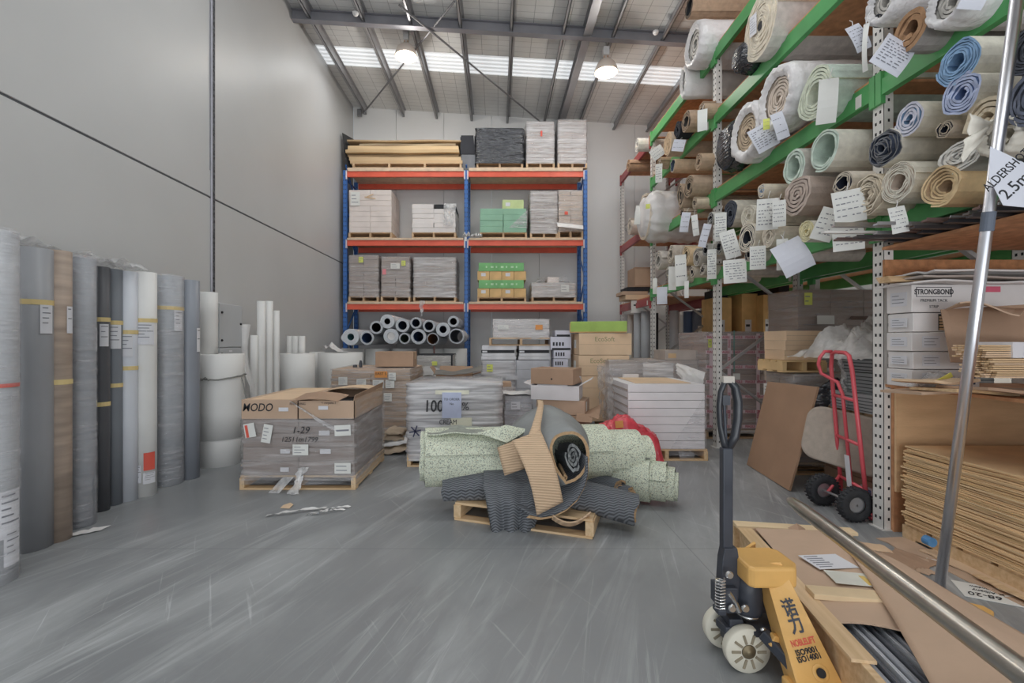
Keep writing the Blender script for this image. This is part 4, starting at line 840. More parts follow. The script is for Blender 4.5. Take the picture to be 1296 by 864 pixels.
mb = MB(); mb.grid(lambda u, v: (-L/2-.03+(L+.05)*u, -D/2-.03+(D+.03)*v, H+.03+.02*nz(u*5, v*5)), 8, 6, 0, .006); mb.build('top_sheet', POLY, th, smooth=True); label_on(th, (-L*.1, -D/2-.03, H-.12), .12, .1, LABEL, 'f', lines=2)
# red bag
rb = thing('red_bag', 'crumpled red plastic sheeting heap with an orange label behind the foam rolls', 'plastic heap', (X(782, 5.05), 5.05, 0))
mb = MB(); prof = lambda u: [0, .34, .40, .43, .47, .49, .50, .56, .58, .57, .49, .46, .42, .36, 0][min(14, int(u*14))]
def redf(u, v):
    q = u*14; i = min(13, int(q)); pr = [.05, .36, .42, .44, .47, .49, .52, .57, .59, .57, .50, .46, .43, .38, .05]; hh = pr[i]*(1-(q-i))+pr[i+1]*(q-i)
    return (-.47+.93*u+.015*nz(u*9, v*9), (v-.5)*.5*(1.1-.2*sin(pi*u)), hh*min(1, sin(pi*v)*1.6)*(.93+.05*nz(u*16, v*9, 7))+(.05*abs(nz(u*11, v*9, 2))+.025*abs(nz(u*26, v*18, 5)))*sin(pi*v))
mb.grid(redf, 56, 20); mb.build('red_film', FILMR, rb, smooth=True); label_on(rb, (-.03, -.17, .50), .085, .075, OLAB, 'f', tilt=.1)
MB().bx(-.33, .3, -.14, .16, 0, .34).build('wrapped_block', FILMR, rb, bevel=.02)
# --- white flat cartons pallet
y = 5.32; x0, x1 = X(795, y), X(892, y); D = 1.0; L = x1-x0; H = Z(486, y)
th = thing('carton_pallet', 'pallet of white flat cartons in film at right of the floor, before the racking', 'pallet load', ((x0+x1)/2, y+D/2, 0)); detail_pallet(th, L+.06, D+.04)
n = 8
for k in range(n):
    z0 = .132+(H-.132)*k/n; o = MB().bx(-L/2, L/2, -D/2, D/2, z0+.002, .132+(H-.132)*(k+1)/n-.002).build('carton', WHITEBOX, th, bevel=.004)
    MB().bx(-L/2-.001, -L/2, -D/2+.02, D/2-.02, z0+.01, z0+.03).build('carton_seam', CARDG, o)
MB().bx(-L/2+.12, L/2-.12, -D/2+.1, D/2-.1, H, H+.006).build('top_board', CARDL, th); MB().bx(-L*.28, -L*.05, D/2-.1, D/2-.04, H, H+.05).build('white_edge', WHITEBOX, th)
mb = MB(); mb.grid(lambda u, v: (L/2+.008+.012*abs(nz(u*8, v*12)), -D/2-.01+(D+.05)*u, .1+(H-.12)*v), 22, 22)
mb.grid(lambda u, v: (L/2+.01-(L*.5*(1-v)+.02)*u, -D/2-.012-.008*abs(nz(u*10, v*9)), .06+(H-.2)*v), 16, 20); mb.grid(lambda u, v: (L*.14+.17*u+.05*nz(v*6, u), -D/2-.03-.05*v, .15-.13*v+.02*nz(u*6, v)), 8, 6); mb.build('stretch_film', FILM, th, smooth=True)
mb = MB(); mb.grid(lambda u, v: (-L/2-.13+(L+.22)*u, D/2+.01+.015*nz(u*6, v*4), H-.1+.30*v+.02*nz(u*4, 0)), 24, 10); mb.build('standing_film', FILM, th, smooth=True)
mb = MB(); mb.grid(lambda u, v: (-L/2-.1-.05*v+.03*nz(u*4, v*9), -D/2+.15+(D-.15)*u, H-.55+.72*v+.02*nz(u*5, v*4)), 14, 20); mb.build('side_film', POLYC, th, smooth=True)
mb = MB(); mb.grid(lambda u, v: (L/2+.02+.17*u*(1-.5*v)+.02*nz(v*6, u*4), D/2-.1-.5*u+.03*nz(u*5, v*5), H+.21-.1*u-.36*v*(.4+.6*u)), 12, 12); mb.build('white_film_flap', POLY, th, smooth=True)
mb = MB(); mb.grid(lambda u, v: (L*.05+.42*u, D/2-.0, H+.2-.22*v+.02*nz(u*5, v*3)), 12, 8); mb.build('hazy_film', FILMW, th, smooth=True)
# loads behind it
load('brown wrapped pallet behind the white flat cartons, bearing a flat tan carton', 'pallet load', 770, 888, 456, 551, 6.75, .95, (2, 2, 5), CARDG, FILM, seed=121)
bx, w_, d_, h_ = box_thing('flat tan carton lying behind the white flat cartons, below the standing rolls', 842, 888, 443, 455.6, 6.8, .5, CARDG); MB().bx(-w_*.42, -w_*.2, -.2515, -.25, .03, .1).build('packing_tape', TAPE, bx)
# FRAGILE pallet
y = 6.5; th, L, D, H = load('tall brown wrapped pallet crossed with white and red FRAGILE tape, inside racking', 'pallet load', 893, 969, 420, 555, y, 1.0, (2, 2, 7), mat('fragile_carton', '7d6c66', .7, var=.05), FILMG, seed=131, amp=.006)
FT = mat('fragile_tape', 'b8a4aa', .5, var=.03); FR_ = mat('fragile_red', '8c3a4a', .6, var=.03); yl = -D/2-.022
mb = MB()
for k in range(7): mb.bx(-L/2-.006, L/2+.006, yl, yl+.001, H-.05-.21*k-.05, H-.05-.21*k)
for xx in (-L*.12, L*.36, -L*.42): mb.bx(xx-.025, xx+.025, yl-.001, yl, .2, H-.02)
mb.build('fragile_tape', FT, th)
for k in range(7):
    for i in range(5): text('FRAGILE', .05, th, mat_at(FRONT, (-L/2+.08+i*.18, yl-.0015, H-.075-.21*k)), FR_, sx=.75, bold=.0012)
for xx in (-L*.12, L*.36):
    for i in range(5): text('FRAGILE', .042, th, mat_at(FRONT @ Matrix.Rotation(pi/2, 4, 'Z'), (xx, yl-.003, .35+i*.25)), FR_, sx=.75, bold=.001)
label_on(th, (-L*.44, yl-.003, H-.16), .05, .12, YLAB, 'f', lines=2); label_on(th, (-L*.36, yl-.003, H-.2), .05, .18, mat('cream_label', 'b9b49a', .6), 'f'); label_on(th, (.0, yl-.003, H-.63), .1, .09, PAPER, 'f')
mb = MB(); mb.tube([(-L*.05, yl-.02, H+.02), (-L*.05, yl-.02, .95)], .008, 6); mb.build('green_strap', mat('green_strap', '3f6660', .5), th)
# ================================================================== heap of underlay and carpet on the centre pallet
def rib_mat(key, h, h2, fz=150, fx=7, amp=5, rough=.85):
    m = mat(key, h, rough, var=.08, vs=6); nt, b, src = base_of(m); L = nt.links.new
    tc = N(nt, 'ShaderNodeTexCoord'); se = N(nt, 'ShaderNodeSeparateXYZ'); L(tc.outputs['Object'], se.inputs[0])
    tri = math_n(nt, 'MULTIPLY', math_n(nt, 'ABSOLUTE', math_n(nt, 'SUBTRACT', math_n(nt, 'FRACT', math_n(nt, 'MULTIPLY', se.outputs[0], fx)), .5)), amp*2)
    zy = math_n(nt, 'MULTIPLY', math_n(nt, 'ADD', se.outputs[2], math_n(nt, 'MULTIPLY', se.outputs[1], .8)), fz)
    s = math_n(nt, 'MULTIPLY', math_n(nt, 'ADD', math_n(nt, 'SINE', math_n(nt, 'ADD', zy, tri)), 1), .5)
    L(mix_n(nt, s, src, col(h2)), b.inputs['Base Color'])
    bp = N(nt, 'ShaderNodeBump'); bp.inputs['Strength'].default_value = .5; bp.inputs['Distance'].default_value = .006; L(s, bp.inputs['Height']); L(bp.outputs[0], b.inputs['Normal']); return m
def speck_mat():
    m = mat('speckled_underlay', '989d8b', .8, var=.05, vs=4); nt, b, src = base_of(m); L = nt.links.new
    tc = N(nt, 'ShaderNodeTexCoord'); c = src
    for sc, lo, h, loc in ((95, .62, '666e64', 0), (170, .66, '343632', 3), (120, .66, 'c0c6b0', 7), (150, .68, '8d7d5c', 11)):
        mp = N(nt, 'ShaderNodeMapping'); mp.inputs['Location'].default_value = (loc, loc, loc); mp.inputs['Scale'].default_value = (sc, sc, sc); L(tc.outputs['Object'], mp.inputs[0])
        n = N(nt, 'ShaderNodeTexNoise'); n.inputs['Scale'].default_value = 1; n.inputs['Detail'].default_value = 1; L(mp.outputs[0], n.inputs['Vector'])
        q = N(nt, 'ShaderNodeMapRange'); q.inputs[1].default_value = lo-.03; q.inputs[2].default_value = lo; L(n.outputs[0], q.inputs[0]); c = mix_n(nt, q.outputs[0], c, col(h))
    L(c, b.inputs['Base Color']); return m
UND = speck_mat(); UNDE = mat('underlay_edge', '6c7068', .8, var=.15, vs=20); UNDI = mat('underlay_backing', '8f9684', .8)
RIB = rib_mat('ribbed_grey_carpet', '333539', '585b60', 300, 15, 4); RIBD = rib_mat('ribbed_dark_carpet', '2f3237', '50545a', 380, 18, 4)
BACK = mat('grey_carpet_backing', '666868', .85, var=.06, vs=7, bump=.25, bs=120); TANC = rib_mat('ribbed_tan_carpet', '8d7358', 'a08668', 330, 0, 0); TANE = mat('jute_edge', '8a6d4a', .9, var=.12, vs=60)
pal = thing('pallet', 'light timber pallet on the open floor under the carpet heap', 'pallet', (.343, 3.895, 0), R(-19.3))
po = None
for i in range(3): MB().box((-.53+.022+(1.06-.044)*i/2, 0, .016+.05), (.06 if i != 1 else .045, 1.08, .10)).build('bearer', TIMBERX, pal, bevel=.003)
for i in range(6): MB().box((0, -.55+1.1*(i+.5)/6, .125), (1.06, .145, .018)).build('deck_board', TIMBER, pal, bevel=.002)
for yy in (-.5, 0, .5): MB().box((0, yy, .008), (1.06, .095, .016)).build('bottom_board', TIMBER, pal, bevel=.002)
def spiral(r, ri, turns, L, seed=0, sq=(1, 1), tel=0, wob=.04, nt_=20, ns=3, gap=.25, a0=0, jit=.004, taper=0, M=None, mb=None, sag=0, crease=0):
    mb = mb or MB(); n = max(8, int(turns*nt_)); b = len(mb.v); th = (r-ri)/turns*(1-gap); W = 2*(n+1); vs = []
    for s in range(ns+1):
        u = s/ns
        for i in range(n+1):
            t = i/n; a = a0+2*pi*turns*t; rm = ri+(r-ri)*t
            x = L*u
            j = jit*nz(a*1.3, seed, t*9)*2
            if s == 0: x = -tel*(1-t)+j
            elif s == ns: x = L+tel*(1-t)*.5+j
            f = 1+wob*nz(cos(a)*1.4+seed, sin(a)*1.4, u*1.2)*(.3+t)+crease*nz(cos(a)*3+seed*2, sin(a)*3, 4)*(.4+.6*t)
            f *= (1-taper*u)
            for rr in (rm*f, max(.001, (rm-th))*f):
                y, z = rr*cos(a)*sq[0], rr*sin(a)*sq[1]
                vs.append((x, y, z-sag*4*u*(1-u)))
    mb.add(vs, [], 0, M)
    def add(f, m): mb.f.append(tuple(b+q for q in f)); mb.m.append(m)
    for s in range(ns):
        p, q = s*W, (s+1)*W
        for i in range(n):
            o0, o1 = 2*i, 2*i+2
            add((p+o0, p+o1, q+o1, q+o0), 0 if i >= n-nt_ else 1); add((p+o0+1, q+o0+1, q+o1+1, p+o1+1), 1)
        add((p, q, q+1, p+1), 2); add((p+2*n, p+2*n+1, q+2*n+1, q+2*n), 2)
    for i in range(n): add((2*i, 2*i+1, 2*i+3, 2*i+2), 2); e = ns*W; add((e+2*i, e+2*i+2, e+2*i+3, e+2*i+1), 2)
    return mb
def axis_M(p, q):
    d = (Vector(q)-Vector(p)).normalized(); y = Vector((0, 0, 1)).cross(d).normalized(); z = d.cross(y)
    M = Matrix((d, y, z)).transposed().to_4x4(); M.translation = p; return M, (Vector(q)-Vector(p)).length
def smooth_outer(o):
    return o
# big speckled roll, layers staggered at its right end
fr = thing('underlay_roll', 'big speckled green underlay roll across the pallet with layered right end', 'underlay', (.3, 3.9, .13))
for k, (p, q, r, ri, tn) in enumerate((((-.60, 3.78, .425), (.93, 4.02, .405), .25, .222, 1.15), ((-.64, 3.80, .43), (1.22, 4.07, .395), .212, .19, 1.1), ((-.55, 3.82, .42), (1.33, 4.10, .375), .185, .12, 2.2))):
    M, L = axis_M(p, q); o = spiral(r, ri, tn, L, k+3, (1, 1), 0, .05, 30, 8, .1, a0=1.9+k, jit=.005, M=M).build('underlay_layer', [UND, UNDI, UNDE], fr, world=True, smooth=False)
mb = MB(); mb.grid(lambda u, v: Vector(P(541+118*u, 549-9*v-3*u*0+2*nz(u*5, 0), 3.62+.3*v))+Vector((0, 0, .01*sin(u*5))), 16, 4, 0, .01); mb.build('top_flap', [UNDE, UND], fr, world=True)
a, b, c, d = P(604, 549, 3.55), P(640, 540, 3.6), P(668, 546, 3.62), P(641, 562, 3.52); mb = MB(); mb.grid(lambda u, v: a.lerp(b, u).lerp(d.lerp(c, u), v)+Vector((0, -.02*sin(pi*u), .01)), 6, 4, 0, .012); mb.build('corner_flap', [UNDE, UND], fr, world=True)
fr2 = thing('underlay_roll', 'smaller speckled underlay roll on the floor at right of the heap, telescoped end', 'underlay', (1.2, 4.0, 0))
for k, (p, q, r, ri) in enumerate((((.80, 4.15, .20), (1.31, 3.92, .205), .20, .18), ((.8, 4.15, .20), (1.43, 3.88, .19), .172, .155), ((.8, 4.15, .20), (1.49, 3.86, .175), .148, .132), ((.8, 4.15, .20), (1.515, 3.85, .165), .126, .05))):
    M, L = axis_M(p, q); spiral(r, ri, 1.1 if k < 3 else 3, L, k+13, (1, 1), 0, .05, 28, 5, .1, a0=1.2+k, jit=.006, M=M).build('underlay_layer', [UND, UNDI, UNDE], fr2, world=True)
# ribbed grey rolls below
cr = thing('carpet_roll', 'ribbed grey carpet roll under the speckled roll at the left of the heap', 'carpet', (-.05, 3.7, .08))
M, L = axis_M((-.43, 3.70, .21), (.36, 3.62, .285)); spiral(.125, .03, 4, L, 21, (1.15, .95), .0, .10, 26, 8, .2, a0=.4, jit=.012, M=M, crease=.05).build('carpet_body', [RIB, RIBD, TANE], cr, world=True, smooth=False)
mb = MB()
def drap(u, v):
    px = 612+82*u-(8*(v-.4) if v > .4 else 0)+(u-.5)*-36*max(0, v-.45)*1.7; py = 596+18*v+62*v*v+4*sin(u*14)*v*(1-.3*v)
    yy = 3.66-.30*min(1, v*1.5)-.03*sin(u*17)*v; return P(px, py, yy)
mb.grid(drap, 30, 22, 0, .012); mb.build('hanging_fold', [TANE, RIB], cr, world=True, smooth=True)
mb = MB(); mb.grid(lambda u, v: P(606+76*u, 612-14*v+3*sin(u*9), 3.6+.12*v)+Vector((0, -.03*sin(u*20+v*4), .035*sin(pi*v)+.012*nz(u*9, v*5))), 24, 10, 0, .012); mb.build('rumpled_fold', [RIBD, RIBD], cr, world=True, smooth=True)
cr = thing('carpet_roll', 'ribbed grey carpet roll with jute lined end sagging over the pallet right side', 'carpet', (.7, 3.45, .03))
M, L = axis_M((1.005, 3.36, .145), (.33, 3.56, .27)); spiral(.125, .07, 2, L, 31, (1.05, .95), .01, .06, 28, 6, .15, a0=2.2, jit=.015, M=M).build('carpet_body', [RIB, TANE, TANE], cr, world=True)
cr = thing('carpet_offcut', 'folded dark grey carpet piece lying between the two underlay rolls, behind the heap', 'carpet', (.93, 3.85, .02))
for k, (cx, cy, s) in enumerate(((772, 622, 1), (762, 612, .9), (785, 634, .7))):
    p = P(cx, cy, 3.85+.03*k); mb = MB(); M, L = axis_M(p+Vector((.12*s, -.14, 0)), p+Vector((-.25, .2, .03))); spiral(.085*s, .03, 2.5, L, 41+k, (1.3, 1), 0, .12, 22, 4, .2, jit=.02, M=M).build('carpet_fold', [RIBD, BACK, TANE], cr, world=True)
# the coiled, draped carpet crowning the heap
dc = thing('carpet_offcut', 'coiled grey backed carpet with tan face draped over the heap at the centre', 'carpet', (.4, 3.45, .14))
Fp = [(716, 613), (704, 597), (697, 579), (696, 563), (703, 551), (716, 546), (730, 547), (740, 555), (745.5, 569), (745, 586), (737, 601), (727, 609)]
Bp = [(694, 622), (668, 608), (648, 588), (639, 566), (642, 546), (662, 525), (690, 512), (715, 521), (736, 538), (745, 558), (744, 586), (724, 610)]
def loop(P_, n=48):
    out = []; m = len(P_)
    for i in range(n):
        t = i/n*m; k = int(t); f = t-k; p = [Vector((*P_[(k+j-1) % m], 0)) for j in range(4)]
        if k == 0 or k == m-1: out.append(p[1].lerp(p[2], f)) if (k == m-1 or k == 0) else 0
        else: out.append(.5*((2*p[1])+(p[2]-p[0])*f+(2*p[0]-5*p[1]+4*p[2]-p[3])*f*f+(3*p[1]-p[0]-3*p[2]+p[3])*f**3))
    return out
fl_, bl = loop(Fp), loop(Bp); n = 48; NS = 9; mb = MB(); vs = []
for s in range(NS+1):
    u = s/NS; e = u**.75
    for k in range(n):
        q = fl_[k].lerp(bl[k], e); yy = 3.27+.55*u; p = P(q.x, q.y, yy); vs.append(p+Vector((.004*nz(k*.9, u*5), 0, .006*nz(k*.6, u*4, 5))))
cen = [sum((vs[s*n+k] for k in range(n)), Vector())/n for s in range(NS+1)]; TH = .022
ins = [vs[s*n+k]+(cen[s]-vs[s*n+k]).normalized()*TH for s in range(NS+1) for k in range(n)]
mb.add(vs+ins, []); o_ = len(vs)
for s in range(NS):
    for k in range(n):
        q = (k+1) % n; mb.f += [(s*n+k, s*n+q, (s+1)*n+q, (s+1)*n+k), (o_+s*n+k, o_+(s+1)*n+k, o_+(s+1)*n+q, o_+s*n+q)]; mb.m += [0, 1]
for k in range(n): q = (k+1) % n; mb.f += [(k, o_+k, o_+q, q), (NS*n+k, NS*n+q, o_+NS*n+q, o_+NS*n+k)]; mb.m += [2, 0]
o = mb.build('carpet_coil', [BACK, RIBD, TANE], dc, world=True, smooth=False); o.data.polygons.foreach_set('use_smooth', [p.material_index != 2 for p in o.data.polygons])
p = P(726, 577, 3.31); M, L = axis_M(p, P(712, 573, 3.7)); spiral(.092, .012, 3.2, L, 55, (.62, 1.2), -.02, .22, 22, 3, .25, jit=.03, M=M, crease=.25, a0=-1).build('inner_coil', [RIBD, RIBD, BACK], dc, world=True)
M, L = axis_M(P(716, 604, 3.30), P(709, 590, 3.5)); spiral(.03, .012, 1.2, L, 57, (.6, 1.1), 0, .2, 18, 2, .1, M=M).build('jute_curl', [TANE, TANE, TANE], dc, world=True)
pth = [(744, 578), (745, 596), (741, 614), (732, 631), (718, 644), (702, 652), (686, 655), (670, 652)]
def pl_(u): t = u*(len(pth)-1); k = min(len(pth)-2, int(t)); f = t-k; return pth[k][0]*(1-f)+pth[k+1][0]*f, pth[k][1]*(1-f)+pth[k+1][1]*f
mb = MB(); mb.grid(lambda u, v: P(*pl_(u), 3.24+.0*v)+Vector((-.30*v*u-.03*v, .42*v, .07*v*u+.05*v*sin(pi*u))), 30, 8, 0, .016); mb.build('carpet_tail', [BACK, RIB], dc, world=True, smooth=True)
mb = MB(); mb.grid(lambda u, v: P(*pl_(u), 3.238)+Vector((-.02*v*u, 0, -.016*v)), 30, 1, 0, .006); mb.build('jute_edge', TANE, dc, world=True)
mb = MB(); mb.grid(lambda u, v: P(700+47*u, 651+14*sin(pi*u*.8)*(1-.3*u)+8*v-10*u*u, 3.225)+Vector((0, .05*v, 0)), 18, 3, 0, .01); mb.build('curled_tip', [TANE, TANC], dc, world=True)
st = thing('carpet_strip', 'long tan ribbed carpet strip draped from the top of the heap down its front', 'carpet', (.28, 3.2, .15))
A, B_, C_, D_ = (648, 558), (684, 545), (712, 634), (679, 651)
def strip(u, v):
    px = (A[0]*(1-u)+B_[0]*u)*(1-v)+(D_[0]*(1-u)+C_[0]*u)*v; py = (A[1]*(1-u)+B_[1]*u)*(1-v)+(D_[1]*(1-u)+C_[1]*u)*v
    px += 5*sin(pi*v)*(1-.3*u); return P(px, py, 3.30-.09*v-.05*sin(pi*v)+.03*(u-.5))
mb = MB(); mb.grid(strip, 10, 18, 0, .014); mb.build('tan_face', [TANE, TANC], st, world=True, smooth=True)
def strap(u, v):
    L_ = [(680, 507, 3.82), (681, 513, 3.62), (677, 527, 3.45), (673, 540, 3.36), (668, 553, 3.30)]; R_ = [(687, 508, 3.82), (688, 514, 3.62), (686, 528, 3.45), (684, 541, 3.36), (685, 552, 3.30)]
    t = v*4; k = min(3, int(t)); f = t-k; l = Vector(L_[k]).lerp(Vector(L_[k+1]), f); r_ = Vector(R_[k]).lerp(Vector(R_[k+1]), f); q = l.lerp(r_, u); return P(q.x, q.y, q.z-.01)
mb = MB(); mb.grid(strap, 3, 14, 0, .01); mb.build('narrow_strap', [TANE, TANC], st, world=True, smooth=True)
st = thing('carpet_strip', 'short tan ribbed carpet scrap left of the long tan strip on the heap', 'carpet', (.1, 3.45, .4))
A2, B2, C2, D2 = P(630, 566, 3.47), P(651, 557, 3.42), P(664, 592, 3.40), P(639, 601, 3.44)
mb = MB(); mb.grid(lambda u, v: A2.lerp(B2, u).lerp(D2.lerp(C2, u), v)+Vector((0, -.012*sin(pi*v), 0)), 6, 6, 0, .012); mb.build('tan_face', [TANE, TANC], st, world=True, smooth=True)
# ================================================================== green carpet racking on the right
XF, XB, XF2, XB2 = 2.83, 3.95, 4.10, 5.22
PY = [.79, 3.36, 5.93, 8.40, 10.49]                            # near faces of the posts, each .1 wide
LV = [(2.18, 2.33), (3.19, 3.35), (4.20, 4.37), (5.03, 5.21)]
def racking(label, xf, xb, lv_bays, green=True, name='carpet_racking'):
    th = thing(name, label, 'rack', ((xf+xb)/2, 5.6, 0))
    for y in PY:
        for xx, s in ((xf, 1), (xb-.07, 1)):
            mb = MB().bx(xx, xx+.003, y, y+.1, 0, 5.22).bx(xx, xx+.07, y, y+.003, 0, 5.22).bx(xx, xx+.07, y+.097, y+.1, 0, 5.22).bx(xx-.02, xx+.09, y-.015, y+.115, 0, .008)
            if xf < 3:
                z = .07
                while z < 5.2:
                    for dy in (.03, .07): mb.bx(xx-.0008, xx, y+dy-.008, y+dy+.008, z, z+.022, 1)
                    mb.bx(xx+.03, xx+.044, y-.0008, y, z, z+.022, 1); z += .075
            mb.build('rack_upright', [WHITEST, HOLE], th, world=True)
        mb = MB(); z = .25; s = 0
        while z < 4.5:
            a, b = (xf+.05, xb-.05) if s % 2 else (xb-.05, xf+.05)
            mb.bar((a, y+.05, z), (b, y+.05, z+.75), .045, .03); z += .75; s += 1
        mb.bar((xf+.05, y+.05, .2), (xb-.05, y+.05, .2), .045, .03).build('frame_brace', GALV, th, world=True)
    for i in range(4):
        a, b = PY[i]+.1, PY[i+1]; red = i == 3
        for k, (z0, z1) in enumerate(LV if not red else [(2.05, 2.2), (3.40, 3.55), (5.0, 5.16)]):
            m = REDST if red else GREENST
            if xf < 3 and i == 0 and k == 1 and False: continue
            for xx, xo in ((xf-.02, 0), (xb-.035, 0)):
                mb = MB().bx(xx, xx+.05, a, b, z0, z1-.045).bx(xx+.018, xx+.05, a, b, z1-.045, z1)
                for q, w_ in ((a-.046, .05), (b-.004, .05)): mb.bx(xx-.006, xx+.03, q, q+w_, z0-.06, z1+.015)
                mb.bx(xx-.0012, xx, a+.08, a+.14, z0+.01, z1-.055, 1)
                mb.build('rack_beam', [m, WHITEST], th, world=True, bevel=.004)
            MB().bx(xf+.005, xb+.01, a+.01, b-.01, z1+.001, z1+.02).build('shelf_board', BOARD, th, world=True)
    return th
racking('tall green and white carpet racking along the right side, front row', XF, XB, None)
racking('rear row of green and white racking standing behind the carpet rolls', XF2, XB2, None)
# ------------------------------------------------------------------ rolls
def fab(h, fine=90, var=.10, bump=.35): return mat('fabric_'+h, h, .9, var=var, vs=14, bump=bump, bs=fine)
WRAPW = mat('white_wrap', 'bdbabb', .32, var=.05, vs=4, bump=2, bs=13, spec=.5)
CORE = mat('card_core', '6f6558', .8)
def tagpart(th, cx, cy, wp, hp, xe, tilt=0, lines=6, yaw=-28, m=PAPER, blank=False, seed=0, curl=.03, nm='paper_tag', string=True, dx=.07):
    y = (xe-dx)*F/(cx-VX); sc = y/F; wd, ht = wp*sc/cos(R(abs(yaw)*.6)), hp*sc
    M = Matrix.Translation(P(cx, cy, y)-Vector(th.location)) @ Matrix.Rotation(-th.rotation_euler.z, 4, 'Z') @ Matrix.Rotation(R(yaw), 4, 'Z') @ FRONT @ Matrix.Rotation(R(tilt), 4, 'Z')
    mb = MB(); mb.grid(lambda u, v: M @ Vector(((u-.5)*wd, (v-.5)*ht, curl*ht*3*sin(pi*v+.4)*(.6+u*.5))), 4, 6, 0, .0012)
    mats = [m, m, PEN]; rr = random.Random(seed+int(cx*7+cy))
    if not blank:
        for i in range(lines):
            v0 = .86-.75*(i+.5)/lines; u0 = .1; 
            while u0 < .85:
                du = rr.uniform(.05, .16)
                if rr.random() > .15:
                    b = len(mb.v)
                    for (uu, vv) in ((u0, v0), (min(.92, u0+du), v0+rr.uniform(-.01, .01)), (min(.92, u0+du), v0+.028), (u0, v0+.028)): mb.v.append(tuple(M @ Vector(((uu-.5)*wd, (vv-.5)*ht, curl*ht*3*sin(pi*vv+.4)*(.6+uu*.5)+.002))))
                    mb.f.append((b, b+1, b+2, b+3)); mb.m.append(2)
                u0 += du+rr.uniform(.03, .07)
    o = mb.build(nm, mats, th)
    if string:
        p = M @ Vector((0, ht*.5, 0)); q = Vector((.03, 0, 0))+p*.0; MBs = MB().tube([M @ Vector((0, ht*.46, .003)), M @ Vector((.01, ht*.62, .0)), M @ Vector((.02, ht*.75, -.03))], .0025, 5); MBs.build('string', POLY, th)
    return o
GRP = 'carpet rolls in the green racking'
def croll(label, px, py, rp, outer, inner, edge, turns=4, ri=.35, xe=2.62, sq=(1, 1), L=1.15, wob=.06, tel=0, wrap=None, tags=(), yaw=0, name='carpet_roll', cat='roll', taper=0, crease=.02, gap=.25, core=False, film=None, pitch=0, group=GRP, a0=None, end=None, jit=.008):
    y = xe*F/(px-VX); r = rp*y/F; p = P(px, py, y)
    th = thing(name, label, cat, p, R(yaw), group); sd = int(px*3+py)
    mo, mi_, me_ = fab(outer), fab(inner), fab(edge)
    M = Matrix.Rotation(R(pitch), 4, 'Y')
    rr = r*(.88 if wrap else 1)
    o = spiral(rr, rr*ri, turns, L, sd*.37, sq, tel, wob, 20, 4, gap, a0 if a0 is not None else sd % 6, jit, taper, M, crease=crease).build('carpet_body', [mo, mi_, me_], th)
    if core: MB().tube([(-.004, 0, 0), (L*.9, 0, 0)], rr*ri*.9, 14).build('card_core', DARK, th)
    if wrap:
        mb = MB(); n = 64; prof = [(-.015, .62), (-.05, .80), (-.03, .97), (.05, 1.02), (.2, 1.0), (.5, 1.01), (L*.99, .99), (L, .9)]; vs = []
        for j, (x, f) in enumerate(prof):
            for k in range(n):
                a = 2*pi*k/n; q = f*r*(1+(.08 if j < 3 else .05)*nz(cos(a)*4, sin(a)*4, sd+j*.3)+(.05 if j < 3 else .022)*nz(k*.53, j*.4, sd)); vs.append((x+.02*nz(k*.9, j, sd), q*cos(a)*sq[0], q*sin(a)*sq[1]))
        mb.add(vs, [(j*n+k, j*n+(k+1) % n, (j+1)*n+(k+1) % n, (j+1)*n+k) for j in range(len(prof)-1) for k in range(n)]); mb.build('plastic_wrap', wrap, th, smooth=True)
    if film:
        mb = MB(); n = 60; vs = []; m_ = 16
        for j in range(m_+1):
            x = -.05+(L+.02)*j/m_
            for k in range(n): a = 2*pi*k/n; q = r*(1.02+.14*nz(cos(a)*3, sin(a)*3, j*.6+sd)+.07*nz(k*.6, j*.45, sd)+.04*nz(k*1.3, j*.9)); q *= (.62 if j == 0 else .9 if j == 1 else 1); vs.append((x+.015*nz(k, j), q*cos(a)*sq[0], q*sin(a)*sq[1]))
        mb.add(vs, [(j*n+k, j*n+(k+1) % n, (j+1)*n+(k+1) % n, (j+1)*n+k) for j in range(m_) for k in range(n)]); mb.f.append(tuple(range(n))[::-1]); mb.m.append(0); mb.build('plastic_wrap', film, th, smooth=True)
    for t in tags: tagpart(th, *t[:4], xe, **(t[4] if len(t) > 4 else {}))
    return th
Wt = dict(blank=True, m=mat('white_paper', 'c8cad6', .7, var=.02))
# --- nearest bay, above the second beam
croll('thick roll with orange brown face inside and grey backing, above the nearest beam', 1151, 37, 28, '6f6b6a', '6b4e34', '7d5b3a', 2.3, .42, 2.62, (1.0, 1), 1.3, .05, tags=((1130, 70, 40, 44, dict(tilt=-35, m=MC['white_paper'], lines=8, yaw=-5)),), gap=.12, a0=4.4)
croll('white plastic wrapped roll at top edge, left of the orange brown roll', 1122, 2, 27, 'a8a4a0', '8a8782', '9a9690', 4, .3, 2.66, wrap=WRAPW, tags=((1086, 48, 17, 36, dict(tilt=22, m=MC['white_paper'], yaw=-10)), (1096, 60, 5, 62, dict(blank=True, yaw=-60))))
croll('white plastic wrapped roll at top edge, right of the orange brown roll', 1205, 2, 30, 'a8a4a0', '8a8782', '9a9690', 4, .3, 2.64, wrap=WRAPW, tags=((1232, 0, 24, 24, dict(tilt=-24, **Wt)),))
croll('small black roll squeezed below a white wrapped roll near the top edge', 1110, 27, 8, '23242a', '1d1e24', '2a2b32', 3, .3, 2.66)
